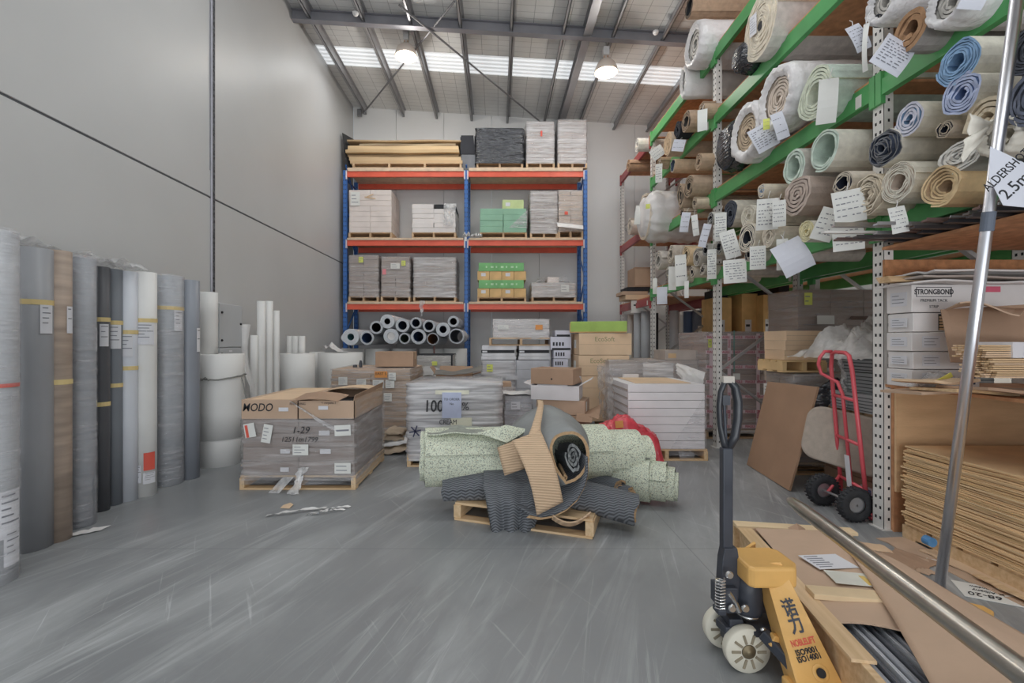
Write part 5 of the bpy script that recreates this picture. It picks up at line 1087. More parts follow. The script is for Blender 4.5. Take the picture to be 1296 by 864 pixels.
# --- nearest bay, between the lowest and second beam
BE = 'aaa598'
croll('pale roll with bright blue spiral end, the uppermost of three blue ended rolls', 1212, 78, 28, BE, '4f6d8a', '5f7f9f', 6, .38, 2.6, (1.05, 1), 1.2, tel=.01)
croll('pale roll with dark blue and mauve spiral end, middle of the blue ended rolls', 1217, 119, 27, BE, '45597f', '858fab', 5, .3, 2.6, (1.05, 1), 1.2, wob=.1)
croll('pale roll with pastel blue end in front of a white upright, lowest blue ended roll', 1150, 150, 22, BE, '4f6b86', 'a2a2b0', 4, .3, 2.62, (1, 1), 1.1)
croll('roll with shaggy dark grey many layered end below the pastel blue one', 1120, 187, 24, 'a09b90', '2a3140', '55565a', 8, .22, 2.6, (1, 1), 1.1, tel=.03, jit=.02)
croll('large cream roll with fine spiral and pinkish core on the bottom layer', 1136, 231, 26, 'b2ad9e', '8f8072', 'bdb8a9', 9, .4, 2.58, (1, 1), 1.1, tags=((1137, 278, 16, 34, dict(lines=5, tilt=8)),))
croll('flattened grey and white wavy layered roll right of the shaggy dark grey one', 1214, 197, 19, '777776', '8b8a88', 'b6b4ae', 5, .15, 2.58, (1.75, 1), 1.0, wob=.1, crease=.08)
croll('loosely rolled sandy kraft coloured carpet at the bottom right', 1187, 236, 25, 'b39365', '8d765a', 'c4a878', 5, .35, 2.56, (1.15, 1), 1.0, wob=.12, tel=-.05, taper=-.08)
croll('small roll with dark fringed core wedged under the middle blue roll', 1196, 163, 12, '9f9282', '1a1d28', '847868', 3, .45, 2.62)
croll('folded soft beige carpet stack right of the middle blue roll', 1246, 148, 27, 'b9a88e', 'ab9c84', 'c2b296', 3, .25, 2.62, (1.2, .9), 1.0, wob=.15, crease=.1)
croll('black roll cut by the right edge, upper one', 1303, 62, 33, '2a2b30', '1d1e22', '33363e', 7, .3, 2.5)
croll('dark slate roll cut by the right edge, lower one', 1311, 122, 40, '3d424e', '2c3038', '4d5260', 6, .3, 2.45)
wr = croll('roll bound in white cloth with hanging tag at right, behind the aluminium pole', 1272, 172, 26, 'b8b2a4', 'a59f92', 'b5afa2', 3, .4, 2.50, (1.1, 1), .9, wob=.1, wrap=mat('white_cloth', 'b4aea2', .85, var=.06, vs=9, bump=.7, bs=14))
for k, (a, b) in enumerate((((1250, 165), (1218, 192)), ((1252, 160), (1226, 158)))):
    mb = MB(); y0 = 2.5*F/(1250-VX); p, q = P(*a, y0-.06)-wr.location, P(*b, y0-.07)-wr.location
    mb.grid(lambda u, v: p.lerp(q, u)+Vector((0, .01*sin(v*6), (v-.5)*(.04+.07*u)+.01*nz(u*5, v*3, k))), 8, 4, 0, .003); mb.build('cloth_tail', MC['white_cloth'], wr, smooth=True)
yt = 2.42*F/(1278-VX); Mt = Matrix.Translation(P(1277, 222, yt)-wr.location) @ Matrix.Rotation(R(-14), 4, 'Z') @ FRONT @ Matrix.Rotation(R(22), 4, 'Z')
sc = yt/F; poly = [(-.55, -.9), (0, -1.25), (.62, -.55), (.62, .1), (.2, .75), (-.1, 1.2), (-.55, .2)]
mb = MB().prism([(a*36*sc, b*36*sc) for a, b in poly], .0015, 0, Mt); tg = mb.build('paper_tag', MC['white_paper'], wr)
text('ALDERSHOT', 15*sc, wr, Mt @ Matrix.Translation((0, .2*36*sc, .002)) @ Matrix.Rotation(R(24), 4, 'Z'), MK, 'handwriting', bold=.0004, sx=.75)
text('2.5m', 20*sc, wr, Mt @ Matrix.Translation((.0*36*sc, -.42*36*sc, .002)) @ Matrix.Rotation(R(24), 4, 'Z'), MK, 'handwriting', bold=.0005, sx=.9)
# --- second bay
croll('big white wrapped roll with beige carpet end in the middle bay', 985, 124, 40, 'a39484', '8f8172', 'a5978a', 8, .16, 2.66, wrap=WRAPW, L=1.3, tags=((987, 159, 13, 36, dict(tilt=14, m=MC['white_paper'], lines=3)), (970, 157, 7, 14, dict(m=YLAB, lines=2, nm='yellow_label', string=False, dx=.1))))
croll('white wrapped roll with brown carpet end, left of the bigger white one', 946, 168, 36, '94816c', '7a6a5a', '9a876e', 8, .2, 2.66, wrap=WRAPW, L=1.3, sq=(1, 1), tags=((966, 174, 24, 34, dict(tilt=24, m=MC['white_paper'], lines=8)),))
croll('roll in shiny black plastic beside the second white upright', 921, 184, 31, '1d1e24', '16171b', '24252c', 3, .3, 2.68, film=FILMK, L=1.2)
croll('mint green backed roll with a long paper tag, right of the big white roll', 1031, 120, 34, '8c9a90', 'a3a898', 'a9b09c', 5, .42, 2.64, (.95, 1), L=1.25, tags=((1047, 128, 20, 58, dict(blank=True, tilt=-4)),), core=False)
croll('very large cream roll with a dark core near the top, end facing the aisle', 962, 33, 43, '9b9490', 'a59a88', 'b3a997', 12, .14, 2.68, (.9, 1), L=1.3, core=True, gap=.12, tags=((953, 32, 8, 26, dict(lines=6, m=LABEL, nm='end_label', string=False, dx=.02, curl=0, yaw=-80)),))
croll('crumpled black plastic roll below the very large cream roll', 938, 73, 19, '1b1c22', '16171b', '24252c', 3, .3, 2.68, film=FILMK)
croll('pale roll lined mint green, larger of the two mint lined rolls', 1042, 190, 27, 'a8a498', '8b998e', '97a59a', 2.2, .72, 2.64, (1, 1), L=1.25, gap=.3)
croll('greyish roll lined mint green, lower left of the larger mint lined roll', 1004, 212, 23, '95908a', '8b998e', '97a59a', 2.4, .6, 2.66, (1, 1.05), gap=.3)
croll('soft taupe carpet bundle with a rosette like end under the mint lined rolls', 1008, 246, 26, '85766c', '6e6159', '8f8076', 5, .12, 2.64, (1.25, .95), wob=.16, crease=.12, L=.9)
croll('small beige roll with grey blue tip left of the taupe bundle', 964, 241, 10, 'a49a88', '6b7c90', '9f9686', 3, .3, 2.62)
croll('beige roll with dark navy core right of the taupe bundle', 1066, 232, 15, 'a0978a', '1b1f2c', '8f8678', 3, .55, 2.64, (1.2, 1))
croll('roll with a creamy yellow spiral end at the lowest layer under the taupe bundle', 1021, 292, 15, '9d998e', 'a89e72', 'b8b088', 5, .25, 2.62, tags=((1003, 325, 38, 42, dict(tilt=27, yaw=-8, **Wt)), (986, 270, 14, 34, dict(lines=5))))
croll('cream spiral ended roll next to a dark ended one in the middle bay', 947, 274, 16, 'aaa496', 'a09a8c', 'b3ad9e', 6, .3, 2.62, tags=((971, 271, 23, 40, dict(lines=7, tilt=-2)),))
croll('roll with a blue black end beside the second white upright', 924, 270, 18, '9a9488', '23262f', '383c46', 6, .25, 2.64, tags=((912, 287, 13, 36, dict(lines=8)),))
croll('ribbed beige roll with dark inside, below the cream spiral one', 945, 301, 20, 'a0988a', '22262f', 'a8a092', 5, .45, 2.60, (1.05, 1), tags=((924, 309, 17, 36, dict(lines=7, tilt=14)), (959, 326, 17, 30, dict(lines=6)), (930, 343, 25, 30, dict(lines=7, tilt=2))))
croll('small dark cored roll beside the upright, upper', 899, 277, 9, '8d8c86', '1a1c22', '6c6c6a', 3, .45, 2.6, tags=((892, 298, 9, 30, dict(tilt=-14, m=MC['white_paper'], lines=3)),))
croll('small grey roll with black core beside the upright, lower', 893, 316, 9, '8d8c86', '141519', '6c6c6a', 3, .5, 2.6, tags=((901, 334, 10, 38, dict(lines=9)),))
croll('small roll with black core right of the second upright', 910, 312, 10, '93908a', '17181d', '75736f', 3, .5, 2.6)
croll('dark cored roll under the ribbed beige roll', 948, 321, 11, '908a82', '1b1d24', '7d776f', 3, .5, 2.62)
croll('plain beige roll behind hanging tags in the middle bay', 973, 299, 16, 'a89f8e', '94897a', 'b0a797', 4, .3, 2.62, tags=((990, 322, 12, 40, dict(lines=3)),))
croll('fringed beige roll left of the nearest white upright', 1100, 246, 24, 'a29682', '8a7e6c', 'aea28e', 9, .3, 2.58, (.9, 1.1), tel=.02, jit=.02)
croll('beige roll behind two large hand written tags', 1078, 262, 17, 'a59a86', '2a2e3a', '9f9482', 4, .4, 2.64, tags=((1074, 261, 31, 42, dict(lines=4, tilt=6, dx=.14)), (1073, 300, 31, 34, dict(lines=3, tilt=3, dx=.06)), (1046, 284, 22, 42, dict(lines=5, tilt=-22, dx=.09))))
croll('grey beige roll low on the beam left of the nearest upright', 1062, 288, 14, '9c9486', '7f786c', 'a39b8c', 4, .3, 2.66)
# --- third bay
croll('grey roll in white plastic on the topmost beam', 880, 57, 27, '96938f', '7f7c78', 'a09c96', 5, .25, 2.64, wrap=WRAPW, tags=())
croll('brown kraft roll with a dark end at the very top', 872, 10, 13, '8a735c', '26272b', '5a4e42', 3, .7, 2.6, L=1.4)
croll('white plastic bundle hanging over the topmost beam', 868, 104, 13, 'b5b2b0', 'a8a5a2', 'b0adaa', 2, .3, 2.66, (.8, 1.6), wrap=POLY)
KR = '8c7660'
croll('brown kraft roll with a dark core in the upper far bay', 868, 154, 14, KR, '33302e', '7c6854', 4, .5, 2.62, tags=((889, 152, 11, 28, dict(blank=True)),))
croll('brown kraft roll partly behind the second upright in the upper far bay', 888, 140, 11, KR, '5f5244', '8a745e', 3, .4, 2.66)
croll('pale kraft ended roll lowest in the upper far bay', 845, 182, 15, '94826e', '9b8468', 'a88f70', 7, .1, 2.6, tags=((832, 193, 15, 15, dict(tilt=30, lines=3)), (834, 219, 8, 24, dict(lines=6))))
croll('black cloth roll between kraft rolls in the upper far bay', 857, 164, 11, '1f2129', '17181d', '24262e', 3, .3, 2.64, tags=((859, 184, 14, 15, dict(tilt=-14, m=MC['white_paper'], lines=2)),))
croll('small kraft roll at the far upright of the upper far bay', 834, 207, 8, KR, '6a5a48', '84705a', 3, .4, 2.66)
croll('kraft tube with slate inside in the middle far bay', 851, 210, 9, '9a8266', '3d4a5a', '8c8478', 1.3, .8, 2.58, L=1.0)
croll('kraft roll right of the slate lined tube', 884, 204, 11, '967e64', '6f5e4c', '8d765e', 3, .4, 2.66)
croll('brown many layered roll in the middle of the far bay', 872, 235, 15, '84705c', '2b2826', '7a6854', 4, .35, 2.6, (1.05, 1), wob=.12, tags=((867, 281, 10, 25, dict(tilt=-8, m=MC['white_paper'], lines=3)),))
croll('brown roll standing proud left of the many layered one', 861, 248, 12, '84705c', '33302e', '7c6a56', 3, .4, 2.6, (.8, 1.4), tags=((880, 285, 7, 27, dict(tilt=6, lines=2)),))
croll('small beige roll below the many layered brown roll', 879, 257, 8, '958470', '4a433c', '8c7c68', 3, .4, 2.64)
croll('tiny roll with a dark core under the brown rolls', 863, 270, 7, '8d7a66', '211f1e', '7c6a58', 2, .5, 2.62)
croll('large roll in a white plastic bag with yellow label by the far upright', 815, 275, 30, 'a89e94', '9c8a74', 'a0917e', 5, .3, 2.50, film=mat('white_bag', 'b2afaf', .35, var=.05, vs=4, bump=.9, bs=9), L=1.2, yaw=0, tags=((808, 272, 8, 24, dict(blank=True, tilt=-6)), (820, 261, 5, 6, dict(m=YLAB, lines=1, nm='yellow_label', string=False, dx=.16))))
for (px, py, r, o_, i_, lb, tg) in ((849, 321, 12, '9a9084', '6b645c', 'grey beige roll, upper left in the lowest far bay', ()), (868, 323, 13, 'a8906c', '5c5040', 'sandy roll in the middle of the lowest far bay', ((862, 342, 13, 40, dict(lines=2, tilt=3)),)), (882, 326, 12, '8d877f', '5f5a54', 'grey flecked roll, right in the lowest far bay', ()), (833, 330, 13, '96908a', '6a6660', 'grey roll by the far upright in the lowest far bay', ((829, 362, 5, 20, dict(blank=True)),)), (846, 344, 9, '8f877d', '2c2a2a', 'small dark cored roll under the grey beige one, lowest far bay', ((851, 352, 9, 30, dict(blank=True)),)), (859, 350, 8, '94897a', '6a6054', 'small beige roll beneath the sandy roll', ((838, 374, 12, 22, dict(blank=True, m=MC['white_paper'])),)), (889, 341, 8, '8c857c', '191a1e', 'small black cored roll by the second upright, lowest far bay', ((869, 366, 5, 22, dict(blank=True)),)), (876, 344, 8, '9a8f80', '26272c', 'small roll between the grey flecked and black cored rolls', ())):
    croll(lb, px, py, r, o_, i_, o_, 3, .45, 2.62, tags=tg)
# --- red bay at the far end
croll('pale roll on the top maroon beam at the far end', 806, 184, 9, 'b0aca6', '8f8a84', 'a8a49e', 3, .4, 2.62, L=1.0)
croll('brown bundle on the top maroon beam at the far end', 795, 210, 8, '84664c', '6a523c', '8c6c50', 3, .3, 2.64, L=1.0)
croll('beige roll on the middle maroon beam behind the white bag', 797, 287, 11, 'a0958a', '7f766c', '9c9286', 3, .4, 2.64, L=1.0)
y = 9.35
bx, *_ = box_thing('open ended brown carton on the lowest maroon beam at the far end', 800, 822, 331, 356, 9.3, .5, CARDD); bx.location = (X(811, 9.3)+.05, 9.55, 2.222+.26)
MB().bx(-.16, .16, -.252, -.25, .03, .36).build('dark_opening', CARD, bx)
for k, (a, b, z0, h, m, lb) in enumerate(((790, 822, 2.222, .1, CARDL, 'bottom flat carton on the lowest maroon beam'), (786, 818, 2.323, .07, CARD, 'second flat carton on the lowest maroon beam'), (792, 824, 2.394, .085, DARK, 'black flat pack under the open ended brown carton'))):
    xa, xb_ = X(a, 9.4), X(b, 9.4); MBx = MB().bx(xa, xb_, 9.3, 9.8, z0, z0+h); tag(MBx.build('flat_carton', m, None, bevel=.004), lb, 'carton', 'flat cartons on the maroon beam')
tg = thing('paper_notice', 'white sheet hanging from the lowest maroon beam at the far post', 'paper', (X(804, 9.33), 9.33, Z(396, 9.33))); MB().box((0, 0, .13), (.17, .004, .25)).build('paper_sheet', PAPER, tg); MB().box((-.01, -.003, .16), (.05, .002, .03)).box((.03, -.003, .12), (.03, .002, .05)).build('handwriting', INK, tg)
# ------------------------------------------------------------------ floor level inside and behind the racking
for px, w_, pyt, yy, h, lb in ((798, 8, 398, 10.3, '9d958c', 'beige roll, leftmost of those standing under the maroon beams'), (807, 10, 396, 9.6, '85878a', 'grey roll with torn film standing under the maroon beams'), (818, 13, 394, 9.3, '7c7f83', 'broad grey roll standing beside the far white upright'), (830, 6, 396, 9.8, '2b2c30', 'thin black roll standing by the far white upright'), (853, 11, 393, 9.5, 'a8a8aa', 'pale roll standing left of two blue rolls'), (871, 12, 394, 9.6, '4a5f7c', 'steel blue roll with tape standing in the middle'), (885, 16, 393, 9.4, '5f6a7a', 'slate blue roll with paper label standing under the racking'), (903, 15, 392, 9.7, '9a948c', 'beige roll standing right of the slate blue one')):
    z_ = Z(pyt, yy); t_ = stand_roll(X(px, yy), yy, w_/2*yy/F, z_, mat('standing_'+h, h, .45, var=.05), lb, 'vinyl_roll', 'roll', 'rolls standing under the maroon beams')
    if px == 885: MB().box((.0, -w_/2*yy/F-.012, 1.55), (.18, .006, .28)).build('paper_label', PAPER, t_)
    if px == 871: MB().box((-.03, -w_/2*yy/F-.012, 1.35), (.12, .01, .35)).build('torn_label', POLY, t_)
YB_ = mat('ochre_carton', 'ab8648', .7)
for k, (px, w_, yy, zt_) in enumerate(((915, 22, 8.0, 2.14), (949, 20, 7.9, 2.20), (972, 12, 7.7, 2.16), (930, 14, 8.3, 2.3), (995, 18, 7.7, 2.2))):
    x_ = X(px, yy); ww = w_*yy/F
    lo = thing('brown_carton', 'tall brown carton supporting an ochre carton, %s beyond the FRAGILE pallet' % ('first', 'second', 'third', 'rear', 'rightmost')[k], 'box', (x_, yy+.25, 0)); MB().bx(-ww/2, ww/2, -.25, .25, 0, 1.45).bx(-ww/2-.001, ww/2+.001, -.03, .03, .2, 1.451, 1).build('carton_body', [CARDG, TAPE], lo, bevel=.004)
    o = thing('ochre_carton', 'ochre carton with dark top standing %s in the far aisle behind FRAGILE pallet' % ('leftmost', 'second from left', 'third from left', 'at the rear', 'rightmost')[k], 'box', (x_, yy+.25, 1.452), 0, 'ochre cartons in the far aisle'); MB().bx(-ww/2, ww/2, -.25, .25, 0, zt_-1.45).build('carton_body', YB_, o, bevel=.004)
    MB().bx(-ww*.3, ww*.1, -.252, -.25, .05, .3).bx(-ww*.25, ww*.0, -.2535, -.252, .18, .22, 1).build('label', [LABEL, INK], o)
    MB().bx(-ww*.4, ww*.35, -.2, .2, zt_-1.45, zt_-1.45+.14).build('dark_block', DARK, o)  # near-black block set on top of the closed carton
# loads in the middle bay
y = 4.45
def wload(label, x0, x1, y0, y1, z0, z1, grid, m, film, seed, pal=True, **k):
    th = thing('wrapped_pallet', label, 'pallet load', ((x0+x1)/2, (y0+y1)/2, z0)); L, D, H = x1-x0, y1-y0, z1-z0
    if pal: pallet_mb(L, D, .125, slots=6).build('pallet', TIMBER, th)
    cartons(th, -L/2+.01, L/2-.01, -D/2+.01, D/2-.01, .128 if pal else 0, H, *grid, m, seed=seed)
    if film: film_shell(MB(), -L/2, L/2, -D/2, D/2, .09 if pal else .01, H+.006, seed, .008, .08, .035).build('stretch_film', film, th, smooth=True)
    return th, L, D, H
TB = mat('taupe_carton', '75665c', .7, var=.05)
th, L, D, H = wload('low wrapped pallet of cartons under the middle bay, carrying a small pallet', 3.06, 3.9, 4.74, 5.25, 0, 1.04, (1, 2, 4), CARDG, FILMG, 141)
label_on(th, (-L/2-.03, .1, H-.2), .25, .14, PAPER, 'a', lines=3)
pl = thing('pallet', 'small light pallet holding three tan cartons above the leaning brown board', 'pallet', (3.19, 4.99, 1.06)); pallet_mb(.46, .46, .125, 3, 4, bottom=True).build('pallet_timber', mat('fresh_pine', 'b0905c', .7), pl)
for k in range(3):
    o = thing('tan_carton', '%s of the three tan cartons on the small light pallet' % ('bottom', 'middle', 'top')[k], 'box', (3.21, 5.0, 1.187+k*.103), R(2*(k-1)), 'tan cartons on the small pallet'); MB().bx(-.19, .19, -.19, .19, 0, .101).bx(-.19, .19, -.1905, -.19, .05, .053, 1).build('carton_body', [CARDL, CARDD], o, bevel=.004)
th, L, D, H = wload('tall taupe cartons under film behind the tan cartons, yellow label', 3.45, 5.0, 5.28, 5.88, 0, 1.98, (4, 1, 9), TB, FILM, 151)
th, L, D, H = wload('tall brown wrapped stack behind loose plastic in the middle bay', 3.44, 3.92, 4.36, 4.41, 0, .3, (1, 1, 1), TB, None, 152, pal=False) if False else (th, L, D, H)
label_on(th, (-L*.43, -D/2-.03, H-.11), .09, .14, YLAB, 'f', lines=2)
for k in range(4): label_on(th, (-L*.30, -D/2-.025, H-.35-.2*k), .2, .1, PAPER, 'f'); label_on(th, (-L*.05, -D/2-.025, H-.33-.2*k), .2, .04, mat('brown_print', '4a3a32', .7), 'f')
for k in range(2): label_on(th, (-L*.43, -D/2-.028, H-.5-.25*k), .09, .05, mat('pink_mark', 'b86a68', .6), 'f')
# stack of slate tile boxes with plastic heap
sb = thing('pallet', 'raised timber pallet holding striped tile boxes behind the red hand truck', 'pallet', (3.54, 3.95, .66)); pallet_mb(.9, .7, .125, 3, 5).build('pallet_timber', TIMBER, sb); 
STR = mat('striped_pack', '7c7f80', .6); STD = mat('striped_dark', '3f4244', .6)
for k, (z0, h, dx, lb) in enumerate(((.786, .15, -.06, 'lower'), (.94, .17, .04, 'upper'))):
    o = thing('tile_box', lb+' striped grey tile box on the raised pallet behind the hand truck', 'box', (3.5+dx, 3.92, z0)); mb = MB().bx(-.38, .38, -.3, .3, 0, h)
    for i in range(5): mb.bx(-.381, .381, -.3015, .3, .012+h*.18*i, .02+h*.18*i, 1)
    mb.build('box_body', [STR, STD], o); label_on(o, (-.2, -.303, h*.5), .1, .08, LABEL, 'f', lines=2)
o = thing('tile_box', 'slanted striped grey tile pack topmost on the raised pallet', 'box', (3.5, 3.95, 1.118)); mb = MB().bx(-.33, .33, -.28, .28, 0, .13)
for i in range(4): mb.bx(-.331, .331, -.2815, .28, .012+.03*i, .022+.03*i, 1)
mb.build('box_body', [STR, STD], o); label_on(o, (-.15, -.283, .09), .12, .04, LABEL, 'f')
o = thing('brown_carton', 'small brown carton at the right end of the tile boxes by the nearest upright', 'box', (3.68, 3.55, 1.04)) if False else None
sp = thing('trestle_stack', 'stack of brown cartons with blue labels under the raised pallet', 'carton stack', (3.42, 4.0, 0)) if False else None
for k in range(3):
    o = thing('brown_carton', '%s brown carton with blue and white label behind the hand truck' % ('bottom', 'second', 'third')[k], 'box', (3.56+.01*k, 3.98, .219*k), 0, 'labelled brown cartons behind the hand truck'); MB().bx(-.47, .47, -.36, .36, 0, .217).build('carton_body', CARDD, o, bevel=.005)
    MB().bx(-.4, -.3, -.362, -.36, .05, .17).bx(-.39, -.34, -.3625, -.362, .07, .15, 1).bx(-.33, -.31, -.3625, -.362, .1, .16, 1).build('label', [LABEL, mat('label_blue', '41507c', .6)], o); mb = MB(); mb.bx(-.472, -.47, -.2, -.08, .05, .17).bx(-.4725, -.472, -.19, -.13, .07, .15, 1).build('label', [LABEL, mat('label_blue', '41507c', .6)], o)
def heap(label, x0, x1, y0, y1, z0, h, m, seed, name='plastic_heap', cat='plastic sheet', f=4):
    mb = MB(); mb.grid(lambda u, v: (x0+(x1-x0)*u+.05*nz(u*5, v*5, seed), y0+(y1-y0)*v+.05*nz(u*4, v*6, seed+2), z0+h*(min(1, 4*u*(1-u))*min(1, 4*v*(1-v)+.1))*(.45+.9*abs(nz(u*f, v*f, seed+5))+.55*abs(nz(u*9, v*9, seed))+.3*abs(nz(u*19, v*17, seed+1)))+.02*nz(u*14, v*14, seed)), 60, 44); return tag(mb.build(name, m, smooth=True), label, cat)
heap('big heap of milky plastic film on top of the tile boxes', 2.90, 3.92, 3.66, 4.6, 1.235, .36, mat('milky_film', 'b2afac', .4, var=.06, vs=5, bump=1.5, bs=16, alpha=(.4, 1)), 3)
mb = MB(); mb.grid(lambda u, v: (2.93+.3*u+.06*nz(u*5, v*6, 2)+.12*v*(1-v), 3.98+.35*u-.1*v+.05*nz(u*6, v*6, 9), 1.30-.52*v+.06*nz(u*4, v*5, 4)), 22, 22); tag(mb.build('plastic_sheet', POLYC, smooth=True), 'cascade of clear film hanging left of the tile boxes', 'plastic sheet')
mb = MB(); mb.grid(lambda u, v: (2.98+.42*u+.05*nz(u*5, v*6, 12), 3.56+.05*nz(u*6, v*5, 19)-.02*v, 1.1-.62*v+.05*nz(u*4, v*5, 14)*u), 20, 22); tag(mb.build('plastic_sheet', POLYC, smooth=True), 'clear film hanging between the hand truck and the nearest upright', 'plastic sheet')
mb = MB(); a, b, c, d = P(1022, 500, 4.3), P(1055, 478, 4.3), P(1070, 490, 4.2), P(1036, 527, 4.22); mb.grid(lambda u, v: a.lerp(b, u).lerp(d.lerp(c, u), v)+Vector((0, .03*nz(u*6, v*6), .03*nz(u*5, v*5, 3)+.03*sin(pi*v))), 12, 10, 0, .004); tag(mb.build('black_plastic_sheet', FILMK, smooth=True), 'black plastic sheet drooping over the lower tile box', 'plastic sheet')
# cushion, leaning board
cu = thing('foam_cushion', 'beige grey slab cushion with rounded corners leaning behind the hand truck', 'cushion', (3.0, 3.95, .30))
mb = MB(); pts = []; W_, H_, rc = .64, .47, .12
for cx, cz, a0 in ((W_/2-rc, H_-rc, 0), (-W_/2+rc, H_-rc, 90), (-W_/2+rc, rc, 180), (W_/2-rc, rc, 270)): pts += [(cx+rc*cos(R(a0+a)), cz+rc*sin(R(a0+a))) for a in range(0, 91, 15)]
Mc = Matrix.Rotation(R(-58), 4, 'Z') @ Matrix.Rotation(R(8), 4, 'Y') @ Matrix.Rotation(R(-6), 4, 'X') @ FRONT; mb.prism(pts, .09, 0, Mc); cu.location = (2.96, 3.93, .31); mb.build('cushion_pad', mat('beige_felt', '80756a', .9, var=.06, vs=20, bump=.3, bs=120), cu, bevel=.018)
lb = thing('brown_board', 'brown hardboard sheet leaning against the racking between bays', 'board', (2.85, 4.7, 0))
mb = MB(); a, b, c, d = Vector((2.80, 5.12, .005)), Vector((2.70, 4.22, .005)), Vector((2.90, 4.13, .97)), Vector((2.915, 4.92, .95)); mb.grid(lambda u, v: a.lerp(b, u).lerp(d.lerp(c, u), v), 4, 4, 0, -.018); mb.build('board_panel', mat('hardboard', '7d5f46', .7, var=.05, vs=3), lb, world=True)
# nearest bay: sheets, plywood, boxes
pl = thing('pallet', 'splintered timber pallet under the stack of cardboard sheets', 'pallet', (3.45, 2.45, 0)); pallet_mb(1.16, 1.6, .11, 3, 8).build('pallet_timber', TIMBER, pl)
CSH = mat('sheet_kraft', 'b09064', .8, var=.1, vs=3); n = 46; SHE = [mat('sheet_%d' % i, h, .85, var=.05) for i, h in enumerate(('a98a5e', 'bb9b6c', '977a4e', 'c8a97a'))]
for k in range(n):
    z0 = .113+.538*k/n; zz = .538/n; jx = rnd.uniform(-.014, .012); jy = rnd.uniform(-.02, .02); mb = MB()
    sg = [rnd.uniform(-.003, .003) for _ in range(9)]
    mb.grid(lambda u, v: (2.86+jx+1.12*u+.006*nz(v*9, k*1.7)*(u < .3), 1.55+jy+1.68*v, z0+zz*.9+sg[int(v*8)]), 2, 8, 0, zz*.8)
    o = mb.build('cardboard_sheet', [CSH, SHE[rnd.randrange(4)]]); tag(o, 'brown cardboard sheet within the tall even stack below the plywood', 'cardboard sheet', 'stacked cardboard sheets')
py_ = MB().bx(2.87, 4.0, 3.30, 3.318, .3, 1.05); tag(py_.build('plywood_panel', wood('plywood', 'b08c60', '9a784f', (1.2, 6, 6))), 'plywood panel upright behind the stack of cardboard sheets', 'board')
o = thing('loose_board', 'upright chipboard panel with small label beside the nearest upright', 'board', (2.99, 3.4, .03)); MB().bx(-.078, .085, -.01, .012, 0, 1.03).build('board_panel', mat('chipboard_red', '9a7458', .8, var=.12, vs=22), o); MB().bx(-.05, .05, -.012, -.0105, .55, .585).build('label', PAPER, o); MB().bx(-.078, .085, -.0115, -.01, .54, .6).build('tape', TAPE, o)
o = tag(MB().bx(2.80, 4.2, 3.315, 3.335, Z(350, 3.33), Z(329, 3.33)).build('chipboard_board', mat('osb_rust', '8a5a30', .8, var=.15, vs=20)), 'long rust brown chipboard strip above the white cartons', 'board') 
sh = thing('timber_shelf', 'low timber shelf carrying the white tack strip cartons', 'shelf', (3.4, 2.6, 0)); MB().bx(2.84-3.4, .6, 1.0-2.6, 3.45-2.6, 1.052, 1.072).build('shelf_panel', BOARD, sh); 
for yy in (1.2, 3.345): MB().bx(-.56+.04, .58, yy-2.6-.012, yy-2.6+.012, 0, 1.05).build('end_panel', BOARD, sh)
SW = mat('strip_carton_white', 'b2aead', .55, var=.04); PKR = mat('pink_print', 'b2405c', .6)
y0, y1 = 3.1, 3.3; x0 = 2.80
rows = [(1.074, .12), (1.196, .12), (1.318, .13), (1.45, .13), (1.582, .19)]
for k, (z0, h) in enumerate(rows):
    lbk = ('bottom', 'second', 'third', 'fourth, slit open,', 'topmost, printed,')[k]
    Lx = 1.2 if k > 2 else .46
    o = thing('white_carton', lbk+' long white carton of tack strips beside the nearest upright', 'box', (x0+Lx/2, (y0+y1)/2, z0), 0, 'white tack strip cartons'); mb = MB().bx(-Lx/2+.01*(k % 2), Lx/2, -.1, .1, .001, h-.002); mb.build('carton_body', SW, o, bevel=.004)
    label_on(o, (-Lx/2-.001, -.0, h*.5), .13, h*.5, LABEL, 'a', lines=3)
    if k == 4:
        text('STRONGBOND', .048, o, mat_at(FRONT, (-.45, -.101, h*.72)), MK, sx=.8, bold=.001); text('PREMIUM TACK', .026, o, mat_at(FRONT, (-.45, -.101, h*.42)), MK); text('STRIP', .026, o, mat_at(FRONT, (-.45, -.101, h*.2)), MK)
        mb = MB()
        for a_, b_, c_, d_ in ((-.57, -.33, h*.88, h*.9), (-.57, -.33, h*.55, h*.57), (-.57, -.565, h*.55, h*.9), (-.335, -.33, h*.55, h*.9)): mb.bx(a_, b_, -.1012, -.1, c_, d_)
        mb.build('printed_frame', MK, o); mb = MB().bx(-.11, .0, -.1012, -.1, h*.72, h*.92); mb.build('printed_logo', PKR, o)
    elif k == 3: MB().bx(-.42, -.26, -.1012, -.1, .01, h-.01).build('open_slit', DARK, o); mb = MB(); [mb.bx(-.415, -.265, -.104, -.1012, .012+.02*i, .026+.02*i) for i in range(5)]; mb.build('pine_strips', TIMBER, o)
    else:
        label_on(o, (-.1, -.1005, h*.5), .12, h*.6, LABEL, 'f', lines=3); MB().bx(.12, .2, -.1012, -.1, .02, h*.6).build('dark_end', mat('navy_print', '34384c', .6), o)
y0 = 3.05
